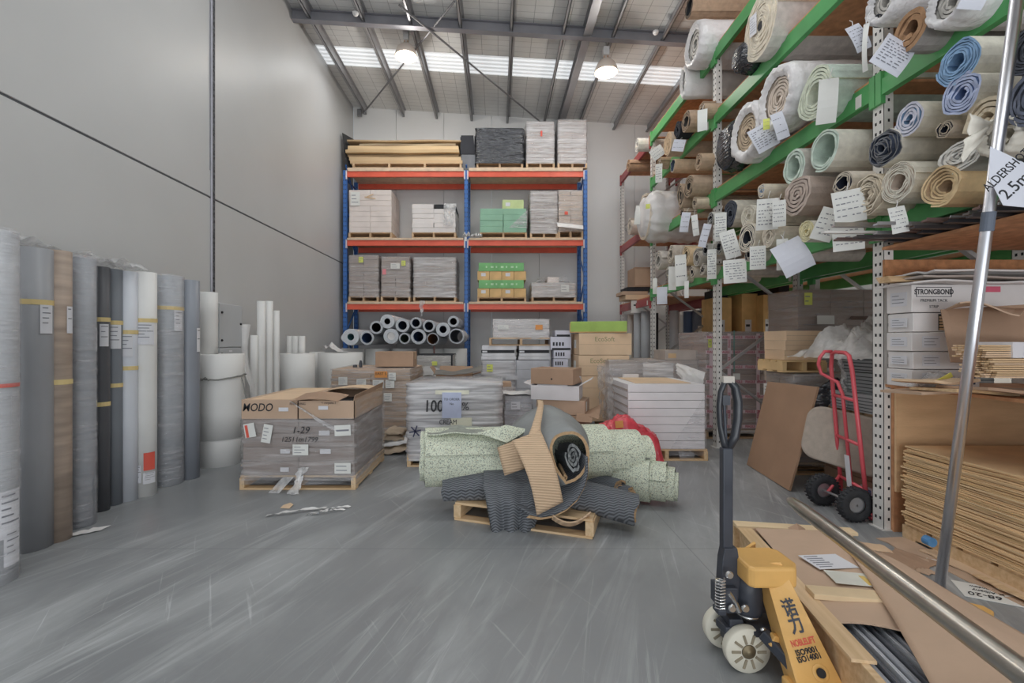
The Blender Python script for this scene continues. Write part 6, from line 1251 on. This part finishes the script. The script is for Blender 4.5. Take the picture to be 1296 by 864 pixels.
for k in range(3):
    mb = MB(); mb.grid(lambda u, v: (2.72+.05*k+1.4*u, 3.0+.3*v-.02*k, 1.776+.032*k+.012*sin(u*5+k)+.02*nz(u*4, v*3, k)+(.02 if k == 2 else 0)*sin(pi*u)), 14, 5, 0, .012)
    tag(mb.build('flattened_carton', [SW, CARDG][k % 2:k % 2+1]*2), '%s flattened white carton lying atop the tack strip cartons' % ('lowest', 'middle', 'uppermost')[k], 'carton', 'flattened cartons on the tack strip cartons')
mb = MB(); [mb.bx(2.66+.01*k, 2.9, 3.1+.02*k, 3.2+.02*k, 1.79+.012*k, 1.80+.012*k) for k in range(4)]; tag(mb.build('timber_offcuts', TIMBER), 'bundle of thin splintered timber ends poking past the upright', 'timber')
# brown card leaning in front, strips bundles
mb = MB(); a, b, c, d = P(1190, 392, 3.0), P(1310, 385, 2.75), P(1310, 462, 2.7), P(1197, 458, 2.92); mb.grid(lambda u, v: a.lerp(b, u).lerp(d.lerp(c, u), v)+Vector((0, .02*sin(u*6)-.03*v, 0)), 10, 8, 0, .008); tag(mb.build('cardboard_sheet', [CARD, CARDD]), 'torn brown cardboard propped before the white tack strip cartons', 'cardboard sheet')
mb = MB(); a, b, c, d = P(1196, 393, 3.0), P(1300, 386, 2.78), P(1290, 396, 2.6), P(1215, 388-4, 2.7); mb.grid(lambda u, v: a.lerp(b, u).lerp(d.lerp(c, u), v)+Vector((0, 0, .02*sin(u*5))), 8, 3, 0, .008); tag(mb.build('cardboard_flap', CARD), 'folded over top flap of the torn brown cardboard', 'cardboard')
for k, (px0, px1, py0, py1, yy, lb) in enumerate(((1226, 1300, 434, 452, 2.62, 'upper'), (1238, 1300, 452, 477, 2.58, 'lower'))):
    th = thing('timber_strips', lb+' bundle of thin pine tack strips under a printed band', 'timber', (X(px0, yy)+.3, yy, Z(py1, yy))); mb = MB(); hh = (py1-py0)*yy/F
    for i in range(int(hh/.012)):
        for j in range(6): mb.box((rnd.uniform(-.03, .02), j*.028-.08, .006+.012*i), (.62, .022, .009), rnd.randrange(2))
    mb.build('pine_strip', [TIMBER, CARDL], th)
    mb = MB().bx(-.16 if k == 0 else -.02, .1 if k == 0 else .08, -.1, .1, -.0, hh+.006); mb.build('paper_band', LABEL, th)
    if k == 0: label_on(th, (-.02, -.102, hh*.5), .16, hh*.6, LABEL, 'f', lines=3)
for k, (a_, b_, y_, z_, m_, lb) in enumerate(((1168, 1300, 2.9, 1.076, CARD, 'lowest'), (1185, 1262, 2.75, 1.10, TIMBER, 'timber coloured'), (1222, 1310, 2.62, 1.125, CARDD, 'upper'), (1160, 1215, 2.85, 1.155, CARDL, 'small pale'))):
    mb = MB(); xa, xb_ = X(a_, y_), X(b_, y_); mb.grid(lambda u, v: (xa+(xb_-xa)*u-.12*(1-u)*(k == 0), y_-.12+.3*v, z_+.012*sin(u*4+k)-.015*v), 8, 3, 0, .016); tag(mb.build('cardboard_offcut', m_), lb+' cardboard offcut lying along the low shelf before the tack strips', 'cardboard', 'cardboard offcuts on the low shelf')
mb = MB(); mb.grid(lambda u, v: (2.74+.34*u, 2.92+.2*v+.02*nz(u*6, v*5), 1.085+.11*sin(pi*v)*min(1, 3*u)*min(1, 3*(1-u)+.2)*(.7+.6*abs(nz(u*5, v*4)))), 18, 12); o = mb.build('plastic_bag', POLYC, smooth=True); tag(o, 'clear bag with yellow tape on the low shelf by the nearest upright', 'bag')
yt_ = MB().box((0, 0, 0), (.11, .03, .004), 0, mat_at(FRONT @ Matrix.Rotation(.5, 4, 'Z'), (2.83-o.location.x, 2.905-o.location.y, 1.15-o.location.z))); q = yt_.v; yt_.build('yellow_tape', mat('hazard_yellow', 'c8c02a', .5), o)
# trims lying on the lowest deck of the nearest bay
TR = [mat('trim_'+h, h, .35, .5, var=.1) for h in ('3a3637', '55504e', '77767a', '2a2a2e', '5c4844', '8d9096')]
tag(MB().bx(2.80, 3.94, .95, 3.34, 2.05, 2.07).build('hanging_shelf', BOARD), 'lower particleboard shelf under the beam holding the loose metal trims', 'shelf')
for k in range(30):
    yy = 2.0+.043*k+rnd.uniform(-.01, .01); xs_ = rnd.uniform(2.52, 2.74) if (k % 4 or yy < 2.7) else 2.38; zz = 2.072+.022*(k % 3)
    c_ = ('dark brown', 'grey brown', 'grey', 'black', 'reddish brown', 'silver')[k % 6]
    tag(MB().bx(xs_, xs_+1.2, yy, yy+.038, zz, zz+.012).bx(xs_, xs_+1.2, yy, yy+.006, zz+.012, zz+.02).build('edge_trim', TR[k % 6]), c_+' metal floor trim lying loose on the lower shelf of the nearest bay', 'trim', c_+' floor trims on the lower shelf')
tag(MB().bx(2.22, 3.6, 3.02, 3.05, 2.142, 2.155).bx(2.22, 3.6, 3.02, 3.026, 2.155, 2.17).build('edge_trim', ALU), 'long bright silver trim jutting out left past the nearest upright', 'trim')
tag(MB().bx(2.28, 3.6, 3.2, 3.23, 2.142, 2.158).build('edge_trim', WHITEST), 'white trim jutting out beside the long bright silver trim', 'trim')
# ================================================================== hand truck, pallet jack, crate, poles
RED = mat('red_enamel', 'b03440', .3, var=.04, spec=.55); RUB = mat('tyre_rubber', '26272a', .8, var=.12, vs=40, bump=.3, bs=70); RIM = mat('wheel_rim', '85868a', .35, .7)
ht = thing('hand_truck', 'red hand truck with two black tyres leaning by the nearest white upright', 'hand truck', (2.8, 3.7, 0))
def off(p): return Vector(p)-ht.location
tl, tr_ = P(1047, 449, 3.98), P(1083, 452, 3.66)                # top corners of the loop
A0, B0 = Vector((2.86, 3.92, .10)), Vector((2.93, 3.56, .10))
def along(p, q, t): return p.lerp(q, t)
def tb(name, pts, r=.014, m=RED): return MB().tube([off(p) for p in pts], r, 10).build(name, m, ht, smooth=True)
tA = Vector((2.88, 3.93, 1.28)); tB = Vector((2.96, 3.60, 1.27))
tA = Vector((X(1051, 3.93), 3.93, Z(452, 3.93))); tB = Vector((X(1077, 3.62), 3.62, Z(455, 3.62)))
A0 = Vector((X(1065, 3.90), 3.90, .1)); B0 = Vector((X(1098, 3.55), 3.55, .09))
loop_ = [A0, along(A0, tA, .5), along(A0, tA, .93), tA+Vector((0, -.02, .03)), tA.lerp(tB, .25)+Vector((0, 0, .05)), tA.lerp(tB, .75)+Vector((0, 0, .05)), tB+Vector((0, .02, .03)), along(B0, tB, .93), along(B0, tB, .5), B0]
tb('side_frame', loop_, .016)
for t in (.12, .42, .72): tb('cross_bar', [along(A0, tA, t), along(B0, tB, t)], .013)
m0, m1 = along(A0, B0, .45), along(along(A0, tA, .74), along(B0, tB, .74), .45)
tb('centre_tube', [m0, m1, m1+Vector((-.02, .03, .10)), along(A0, tA, .93)+Vector((-.07, .02, -.06)), tA+Vector((-.09, .02, -.06)), tA+Vector((-.09, 0, .0)), tA+Vector((-.05, 0, .05)), tA+Vector((0, -.02, .05))], .014)
plq = MB(); p0, p1 = along(A0, m1, .1), along(A0, m1, .25)
w1 = Vector((X(1041, 3.88), 3.88, .145)); w2 = Vector((X(1082, 3.53), 3.53, .145)); ax = (w2-w1).normalized()
w1.z = w2.z = .13
tb('axle', [w1-ax*.02, w2+ax*.02], .010, GALV)
tb('axle_bracket', [along(A0, tA, .13), w1.lerp(w2, .18)], .012); tb('axle_bracket', [along(B0, tB, .13), w1.lerp(w2, .85)], .012)
for wq in (w1, w2):
    Mw, _ = axis_M(off(wq)-ax*.04, off(wq)+ax*.04)
    Ml = Mw @ Matrix.Rotation(pi/2, 4, 'Y'); r = .13
    mb = MB(); mb.lathe([(.062, .012), (.085, 0), (.112, .004), (.128, .02), (.13, .04), (.128, .06), (.112, .076), (.085, .08), (.062, .068)], 40, M=Ml)
    tw = mb.build('tyre', RUB, ht, smooth=True); mb = MB()
    for k in range(26):
        a = 2*pi*k/26
        for zz in (.022, .058): mb.box((.128*cos(a+zz*3), .128*sin(a+zz*3), zz), (.008, .014, .028), 0, Ml)
    mb.build('tread', RUB, tw)
    MB().lathe([(0, .02), (.02, .012), (.022, .02), (.05, .026), (.063, .014), (.066, .02), (.066, .06), (.05, .056), (.02, .06), (0, .06)], 28, M=Ml).build('wheel_rim', RIM, tw, smooth=True)
toe = MB(); toe.add([tuple(off(v)) for v in (A0+Vector((.01, .02, -.095)), B0+Vector((.01, -.02, -.085)), B0+Vector((.2, .02, -.085)), A0+Vector((.2, .06, -.095)), A0+Vector((.01, .02, -.088)), B0+Vector((.01, -.02, -.078)), B0+Vector((.2, .02, -.078)), A0+Vector((.2, .06, -.088)))], [(3, 2, 1, 0), (4, 5, 6, 7), (0, 1, 5, 4), (1, 2, 6, 5), (2, 3, 7, 6), (3, 0, 4, 7)]); toe.build('toe_plate', RED, ht)
tb('frame_foot', [A0, A0+Vector((.01, 0, -.09))], .014); tb('frame_foot', [B0, B0+Vector((.01, 0, -.08))], .014)
st_ = MB(); p, q = off(along(m0, m1, .12)), off(along(m0, m1, .42)); st_.bar(p+Vector((-.018, -.004, 0)), q+Vector((-.018, -.004, 0)), .004, .05, up=(0, 1, 0)); st_.build('barcode_sticker', LABEL, ht)
# ------------------------------------------------------------------ pallet jack
YEL = mat('yellow_enamel', 'cf9a38', .38, var=.06, vs=6, spec=.5); BLK = mat('black_enamel', '2b2e36', .4, var=.1, vs=8); NYL = mat('nylon_wheel', 'b9b4a4', .5, var=.06); CHR = mat('chrome', '9a9a9a', .25, .9)
jk = thing('pallet_jack', 'yellow pallet jack with upright black handle and white wheels under the timber crate', 'pallet jack', (1.05, 1.95, 0))
J = jk.location
# near steering wheel centre at (945,820): axle runs front to back
wz = .093
def wheel(cy, cx=1.047):
    Mw = mat_at(FRONT, (cx-J.x, cy-J.y, wz)); r = .093
    mb = MB().lathe([(.03, .0), (.055, -.012), (.076, -.006), (.078, .0), (.09, .004), (.093, .012), (.093, -.04+.08), (.09, .048), (.03, .05)], 40, M=Mw @ Matrix.Translation((0, 0, -.025)))
    w_ = mb.build('steer_wheel', NYL, jk, smooth=True); mb = MB()
    for k in range(10): a = 2*pi*k/10; mb.box((.055*cos(a), .055*sin(a), .026), (.045, .008, .016), 0, Mw @ Matrix.Rotation(0, 4, 'Z')) if False else mb.box((.053, 0, .0235), (.038, .010, .010), 0, Mw @ Matrix.Rotation(a, 4, 'Z'))
    mb.build('wheel_slot', mat('slot_shade', '6e6552', .7), w_)  # raised bars, the shade of the wheel's recesses is put into their colour
    mb = MB().lathe([(0, .034), (.012, .034), (.012, .03), (.026, .03), (.028, .02), (.03, .0)], 24, M=Mw); mb.build('wheel_hub', mat('brass_hub', '6f6248', .4, .5), w_, smooth=True)
    return w_
wheel(1.935); wheel(2.085, 1.03)
MB().tube([(1.047-J.x, 1.93-J.y, wz), (1.03-J.x, 2.09-J.y, wz)], .014, 12).build('wheel_axle', CHR, jk)
cxp, cyp = X(946, 2.0), 2.0                                      # pump axis
cz = lambda py, y=2.0: Z(py, y)
pm_ = MB().lathe([(0, cz(772)), (.058, cz(772)), (.06, cz(768)), (.062, cz(745)), (.058, cz(733)), (.044, cz(727)), (.03, cz(722)), (0, cz(722))], 28, M=Matrix.Translation((cxp-J.x, cyp-J.y, 0))); pm_.build('pump_cylinder', BLK, jk, smooth=True)
MB().lathe([(0, cz(778)), (.045, cz(778)), (.05, cz(774)), (0, cz(772))], 24, M=Matrix.Translation((cxp-J.x, cyp-J.y, 0))).build('pump_base_ring', CHR, jk, smooth=True)
mb = MB().prism([(-.12, -.05), (.10, -.06), (.17, -.04), (.17, .06), (.1, .07), (-.08, .06), (-.13, .02)], .035, 0, Matrix.Translation((cxp-J.x, cyp-J.y, cz(795)))); mb.bx(-.10, -.04, -.045, .045, .08, .2, 0, Matrix.Translation((cxp-J.x, cyp-J.y, 0))); mb.build('pump_base', BLK, jk, bevel=.006)
MB().tube([(cxp-J.x, cyp-J.y, cz(796)), (cxp-J.x, cyp-J.y, .06)], .03, 16).bx(cxp-J.x-.03, cxp-J.x+.06, 1.99-J.y, 2.03-J.y, .06, .14).build('steering_fork', BLK, jk)
for (px, py) in ((942, 768), (925, 768), (965, 797), (922, 726)):
    MB().lathe([(0, .012), (.012, .012), (.016, .006), (.016, 0)], 14, M=mat_at(FRONT, (X(px, 1.93)-J.x, 1.925-J.y, Z(py, 1.93)))).build('bolt', CHR, jk)
MB().bx(-.035, .035, -.06, .04, -.012, .012, 0, mat_at(Matrix.Identity(4), (X(958, 1.95)-J.x, 1.97-J.y, Z(795, 1.95)))).build('linkage_block', BLK, jk)
# handle bracket, spring, shaft, loop grip
hx = X(919, 2.0)-J.x; hy = 2.0-J.y
mb = MB().prism([(-.045, -.28), (.035, -.28), (.05, -.10), (.035, 0), (-.02, 0), (-.03, -.05)], .05, 0, mat_at(FRONT, (hx, hy+.02, cz(690)))); mb.build('handle_bracket', BLK, jk, bevel=.004)
mb = MB(); mb.tube([(hx-.05+.02*cos(k*1.05), hy-.05+.02*sin(k*1.05), cz(762)+.13*k/60) for k in range(61)], .004, 6); mb.build('return_spring', CHR, jk)
MB().bx(hx-.07, hx-.035, hy-.075, hy-.02, cz(766), cz(760)).bx(hx-.06, hx+.02, hy-.06, hy+.02, cz(760), cz(735)).build('valve_block', BLK, jk, bevel=.004)
mb = MB().tube([(hx-.02, hy-.055, cz(740)), (hx+.01, hy-.05, cz(752)), (hx+.03, hy-.05, cz(765))], .012, 8); mb.build('valve_lever', CHR, jk)
MB().bx(hx-.022, hx+.022, hy-.02, hy+.02, cz(700), cz(566)).build('handle_shaft', BLK, jk, bevel=.006)
gp = [(.0, cz(570)), (.035, cz(552)), (.047, cz(530)), (.048, cz(508)), (.036, cz(490)), (.012, cz(482)), (-.012, cz(484)), (-.028, cz(496)), (-.034, cz(515)), (-.030, cz(538)), (-.016, cz(558)), (0, cz(570))]
mb = MB(); mb.tube([(hx+.004+x_, hy, z_) for x_, z_ in gp], .016, 10, rs=[.017, .019, .02, .02, .018, .015, .012, .012, .012, .012, .014, .017]); mb.build('handle_grip', mat('grip_black', '1e2026', .35, spec=.6), jk, smooth=True)
MB().tube([(hx+.0, hy, cz(568)), (hx-.01, hy, cz(500))], .007, 8).bx(hx-.02, hx+.012, hy-.012, hy+.012, cz(512), cz(500)).build('control_lever', BLK, jk)
MB().bx(hx-.018, hx+.03, hy-.015, hy+.015, cz(484), cz(476)).build('tape_wrap', mat('worn_tape', '8f8880', .7), jk)
# yellow frame head, sloping gusset with lettering, forks
y = 1.97
hd = MB(); hd.prism([(cxp-J.x-.06, -.085), (cxp-J.x-.04, -.1), (cxp-J.x+.13, -.1), (cxp-J.x+.16, -.05), (cxp-J.x+.16, .07), (cxp-J.x+.13, .1), (cxp-J.x-.03, .1), (cxp-J.x-.06, .07)], .085, 0, Matrix.Translation((0, y+.0-J.y, cz(725)))); hd.build('frame_head', YEL, jk, bevel=.012)
# gusset towards the viewer: plate sloping down from head to the near fork
def gus(u, v, s=-1):
    a, b = Vector((X(964, 1.93), 1.93, Z(712, 1.93))), Vector((X(988, 1.90), 1.90, Z(711, 1.90)))
    c, d = Vector((X(1010, 1.70), 1.70, .10)), Vector((X(1068, 1.70), 1.70, .11)); p = a.lerp(b, u).lerp(c.lerp(d, u), v)
    if s > 0: p.y = 2*2.0-p.y
    return p-J
for s in (-1, 1):
    mb = MB(); mb.grid(lambda u, v: gus(u, v, s), 2, 6, 0, .012*(-s)*-1); mb.build('sloping_plate', YEL, jk, bevel=.002)
    mb = MB(); ya = 1.70 if s < 0 else 2.22
    # side web between the sloping plate and the fork
    mb.grid(lambda u, v: gus(0, v, s)+Vector((-.0+.012*0, .0, 0)).lerp(Vector((.02, (.10 if s < 0 else -.10), -.06)), u), 2, 6, 0, .008); mb.build('frame_web', YEL, jk)
    fk = MB(); x0 = X(1005, 1.7) if s < 0 else X(1005, 1.7); x1 = 2.38; yc = 1.70 if s < 0 else 2.22; hw = .08
    out = [(x0, yc-hw), (x1-.16, yc-hw), (x1-.05, yc-hw*.75), (x1, yc-hw*.3), (x1, yc+hw*.3), (x1-.05, yc+hw*.75), (x1-.16, yc+hw), (x0, yc+hw)]
    fk.prism([(a-J.x, b-J.y) for a, b in out], .05, 0, Matrix.Translation((0, 0, .045))); fo = fk.build('fork', YEL, jk, bevel=.008)
    MB().tube([(x1-.18-J.x, yc-.05-J.y, .04), (x1-.18-J.x, yc+.05-J.y, .04)], .037, 18).build('load_roller', NYL, fo)
    MB().bx(x0+.02-J.x, x1-.2-J.x, yc-hw+.012-J.y, yc+hw-.012-J.y, .03, .045).build('under_channel', YEL, fo)
mb = MB(); mb.bx(X(985, 1.95)-J.x, X(1010, 1.95)-J.x, 1.75-J.y, 2.2-J.y, .08, .1); mb.build('fork_crossbar', YEL, jk)
mb = MB(); mb.prism([(0, 0), (.1, -.02), (.32, -.20), (.30, -.24), (.08, -.09), (-.02, -.04)], .03, 0, mat_at(FRONT, (X(975, 1.86)-J.x, 1.86-J.y, .21))); mb.build('lower_yellow_arm', YEL, jk, bevel=.004)
MB().bar((X(962, 1.9)-J.x, 1.88-J.y, Z(797, 1.9)), (X(1010, 1.76)-J.x, 1.76-J.y, .12), .035, .045).bar((X(965, 2.02)-J.x, 2.02-J.y, Z(765, 2.02)), (X(1012, 1.98)-J.x, 1.98-J.y, .16), .04, .045).build('push_rod', BLK, jk, bevel=.006)
def on_gus(u, v):
    p = gus(u, v); ex = (gus(min(1, u+.05), v)-gus(max(0, u-.05), v)).normalized(); ey = -(gus(u, min(1, v+.05))-gus(u, max(0, v-.05))).normalized(); n_ = ex.cross(ey).normalized(); ey = n_.cross(ex)
    if n_.y > 0: n_ = -n_
    M = Matrix((ex, n_.cross(ex), n_)).transposed().to_4x4(); M.translation = p+n_*.002; return M
for s_, v_, sz, m_, kk in (('\u8bfa', .40, .066, BLK, .8), ('\u529b', .535, .066, BLK, .8), ('NOBLELIFT', .665, .030, mat('red_print', 'b03a24', .5), .62), ('ISO9001', .735, .026, MK, .95), ('ISO14001', .785, .026, MK, .9)):
    text(s_, sz, jk, on_gus(.5, v_) @ Matrix.Rotation(R(8), 4, 'Z'), m_, bold=.0008 if sz < .05 else .0015, sx=kk)
MB().lathe([(0, .006), (.016, .006), (.016, 0)], 16, M=on_gus(.62, .9)).build('bolt', DARK, jk); MB().lathe([(.016, .0), (.026, .004), (.03, 0)], 20, M=on_gus(.62, .9)).build('bolt_boss', YEL, jk, smooth=True)
# ------------------------------------------------------------------ timber crate on the forks
ck = thing('timber_crate', 'long pine crate with cardboard cover and grey trims inside, on the pallet jack', 'crate', (1.723, 1.92, .1), R(-9.6))
CW, CL, CHh = .86, 1.95, .17; Z0 = .0
x0, y0 = -.36-.06, -1.05
# corner tuned so the far left top corner sits at the photo's (928, 665)
def ckp(x, y, z): return (x, y, z)
lx, rx, ny, fy = -.40, .19, -1.0, .80
MB().bx(lx, lx+.028, ny, fy, 0, CHh).build('side_board', TIMBER, ck, bevel=.003); MB().bx(rx-.028, rx, ny, fy, 0, CHh*.8).build('side_board', TIMBER, ck, bevel=.003)
MB().bx(lx-.03, rx+.03, fy, fy+.03, 0, CHh).build('end_board', TIMBERX, ck, bevel=.003); MB().bx(lx-.03, rx+.03, fy-.05, fy+.03, CHh, CHh+.02).build('end_rail', mat('pale_pine', 'bda47c', .7), ck, bevel=.003)
MB().bx(lx-.03, lx+.05, fy-1.2, fy-.06, CHh, CHh+.012).build('side_rail', TIMBERX, ck)
MB().bx(lx+.028, rx-.028, ny, fy, 0, .015).build('bottom_board', TIMBER, ck)
CKI = (Matrix.Translation(ck.location) @ Matrix.Rotation(R(-9.6), 4, 'Z')).inverted()
def cw(x, y, z): return CKI @ Vector((x, y, z))
MB().bx(lx+.03, rx+.03, -.02, .06, CHh+.012, CHh+.036).build('cross_batten', MC['pale_pine'], ck, bevel=.003)
TRM = [mat('steel_trim_%d' % i, h, .3, .3) for i, h in enumerate(('80838a', '4a4d54', '94979d'))]
for k in range(16): MB().bx(lx+.04+.034*k, lx+.068+.034*k, ny, fy-.08, CHh-.045, CHh-.03).bx(lx+.04+.034*k, lx+.044+.034*k, ny, fy-.08, CHh-.03, CHh-.015).build('metal_trim', TRM[k % 3], ck)
a, b, c, d = cw(1.515, 2.70, .285), cw(1.96, 2.62, .30), cw(1.86, 1.70, .29), cw(1.30, 1.80, .272)
mb = MB(); mb.grid(lambda u, v: a.lerp(b, u).lerp(d.lerp(c, u), v)+Vector((.012*sin(v*5), .03*sin(u*7)*v, .014*sin(pi*u)*sin(pi*v)-.003)), 16, 16, 0, .005); mb.build('cardboard_cover', [CARDD, CARD], ck)
a, b, c, d = cw(1.80, 2.36, .31), cw(1.97, 2.36, .30), cw(1.83, .95, .35), cw(1.14, 1.05, .30)
mb = MB(); mb.grid(lambda u, v: a.lerp(b, u).lerp(d.lerp(c, u), v)+Vector((.03*sin(pi*v)*(1-u), .02*sin(u*4), .05*sin(pi*u)*(.3+v)+.02*nz(u*3, v*3, 4))), 18, 18, 0, .006); mb.build('cardboard_cover', [CARDD, CARD], ck, smooth=True)
mb = MB(); mb.grid(lambda u, v: (lx+.04+.52*u, fy-.14+.10*v, CHh-.02+.03*v+.04*max(0, 1-abs(u-.5)*8)*(v)), 20, 3, 0, .005); mb.build('torn_card', CARDD, ck)
def flat_label(x, y, z, w_, h_, rz, m, nm='paper_label', lines=5, col2=None):
    Ml = Matrix.Translation((x, y, z)) @ Matrix.Rotation(rz, 4, 'Z'); mb = MB().box((0, 0, 0), (w_, h_, .002), 0, Ml); rr = random.Random(3)
    for i in range(lines): ln = w_*rr.uniform(.3, .5); mb.box((-w_*.42+ln/2, h_*(.36-.72*i/max(1, lines-1)), .0015), (ln, h_*.045, .001), 1, Ml)
    if col2: mb.box((w_*.25, -h_*.1, .0018), (w_*.12, h_*.7, .001), 2, Ml)
    return mb.build(nm, [m, PEN]+([col2] if col2 else []), ck)
q1 = cw(1.62, 2.25, 0); q2 = cw(1.62, 2.09, 0); flat_label(q1.x, q1.y, CHh+.037, .20, .14, R(14), LABEL, lines=6); flat_label(q2.x, q2.y, CHh+.036, .19, .12, R(-2), mat('envelope_grey', 'b8b8ae', .4), lines=0, col2=mat('ochre_print', 'b89a3a', .6))
# ------------------------------------------------------------------ steel carpet pole in the foreground (boom of a machine behind the viewer)
bp = thing('carpet_boom', 'polished steel carpet pole projecting into view at lower right', 'pole', (1.13, 0, 0))
tip = Vector((X(999, 1.95), 1.95, Z(632, 1.95))); nr = Vector((X(1300, .93), .93, Z(856, .93))); d = (nr-tip).normalized(); en = nr+d*2.2
en = Vector((en.x, en.y, nr.z+(nr.z-tip.z)*.0))
pts = [tip+d*.0, tip+d*.03, tip+d*.12, tip+d*.6, nr, en]
MB().tube([p-bp.location for p in pts], .028, 24, rs=[.012, .020, .0265, .0275, .028, .03]).build('steel_pole', STEEL, bp, smooth=True)
MB().bx(en.x-1.13-.25, en.x-1.13+.25, en.y-.06, en.y, en.z-.2, en.z+.2).bx(en.x-1.13-.06, en.x-1.13+.06, en.y-.2, en.y-.06, 0, en.z+.3).bx(en.x-1.13-.3, en.x-1.13+.3, en.y-.5, en.y+.1, 0, .03).build('mounting_post', BLK, bp)
# aluminium pole leaning on the racking
ap = thing('aluminium_pole', 'long aluminium pole standing on the floor leaning past the rolls before the green racking', 'pole', (X(1188, 2.51), 2.51, 0))
p0 = Vector((0, 0, 0)); p1 = Vector((X(1291, 2.10)-ap.location.x, 2.10-2.51, Z(-30, 2.10)))
MB().tube([p0, p0.lerp(p1, .5), p1], .024, 18).build('pole_tube', ALU, ap, smooth=True); MB().tube([p0.lerp(p1, .0), p0.lerp(p1, .012)], .027, 16).build('end_cap', GALV, ap); MB().tube([p0.lerp(p1, .63), p0.lerp(p1, .66)], .0265, 16).build('dark_collar', mat('slate_tape', '454c58', .6), ap)
# floor litter beside the crate
fl2 = MB(); M = Matrix.Translation((X(1268, 2.45), YF(752), .004)) @ Matrix.Rotation(R(-28), 4, 'Z'); fl2.box((0, 0, 0), (.26, .19, .003), 0, M)
o = fl2.build('paper_notice', PAPER); tag(o, 'hand written white card lying on the floor by the cardboard sheets', 'paper')
for s_, dx_, dy_, sz in (('68-20', .03, .045, .06), ('X Albany', .0, -.01, .035), ('Window', .01, -.055, .03)): text(s_, sz, o, M_ if False else (Matrix.Translation((0, 0, .004)) @ Matrix.Rotation(R(152), 4, 'Z') @ Matrix.Translation((dx_, dy_, .001))), MK, 'handwriting', shear=.2)
for k, (px, py, w_, h_, rz, m_, lb) in enumerate(((1150, 708, .3, .22, 20, CARDD, 'torn flat cardboard piece on the floor beside the crate'), (1172, 724, .12, .07, -10, CARD, 'small cardboard scrap right of the torn flat piece'), (1182, 709, .16, .03, -25, PAPER, 'curl of white paper on the floor near the cardboard stack'), (1100, 692, .26, .12, -30, CARDL, 'pale cardboard strip on the floor behind the steel pole'))):
    yy = YF(py); mb = MB(); M = Matrix.Translation((X(px, yy), yy, .006)) @ Matrix.Rotation(R(rz), 4, 'Z'); mb.grid(lambda u, v: M @ Vector(((u-.5)*w_*(1-.3*v), (v-.5)*h_+.03*nz(u*4, k), .012*abs(nz(u*5, v*4, k)))), 8, 4, 0, .004); tag(mb.build('cardboard_scrap', m_), lb, 'scrap')
mb = MB(); M = Matrix.Translation((2.95, 2.55, .03)) @ Matrix.Rotation(R(-58), 4, 'Z')
for k, (dx, dy, l, w_, z_, m_, lb) in enumerate(((-.05, -.10, 1.15, .2, .004, CARD, 'lowest ragged cardboard edge slipping out beneath the sheet stack'), (.1, -.06, 1.0, .14, .018, CARDL, 'second ragged cardboard edge beneath the sheet stack'), (.2, -.13, .5, .05, .03, TIMBER, 'splintered pale timber slat lying before the sheet stack'))):
    mb = MB(); M = Matrix.Translation((2.92, 2.62, z_)) @ Matrix.Rotation(R(-84-3*k), 4, 'Z'); mb.grid(lambda u, v: M @ Vector((dx+(u-.5)*l, dy+.0+(v-.5)*w_+.02*nz(u*9, k), .012*abs(nz(u*6, v*3, k)))), 14, 3, 0, .008); tag(mb.build('cardboard_edge' if m_ is not TIMBER else 'timber_scrap', m_), lb, 'scrap')
o = MB().lathe([(0, 0), (.03, 0), (.03, .05), (0, .05)], 14, M=mat_at(FRONT, (2.80, 3.0, .09))); tag(o.build('blue_cap', mat('blue_plastic', '2f6a9a', .5)), 'small blue plastic cap under the cardboard sheets', 'cap')
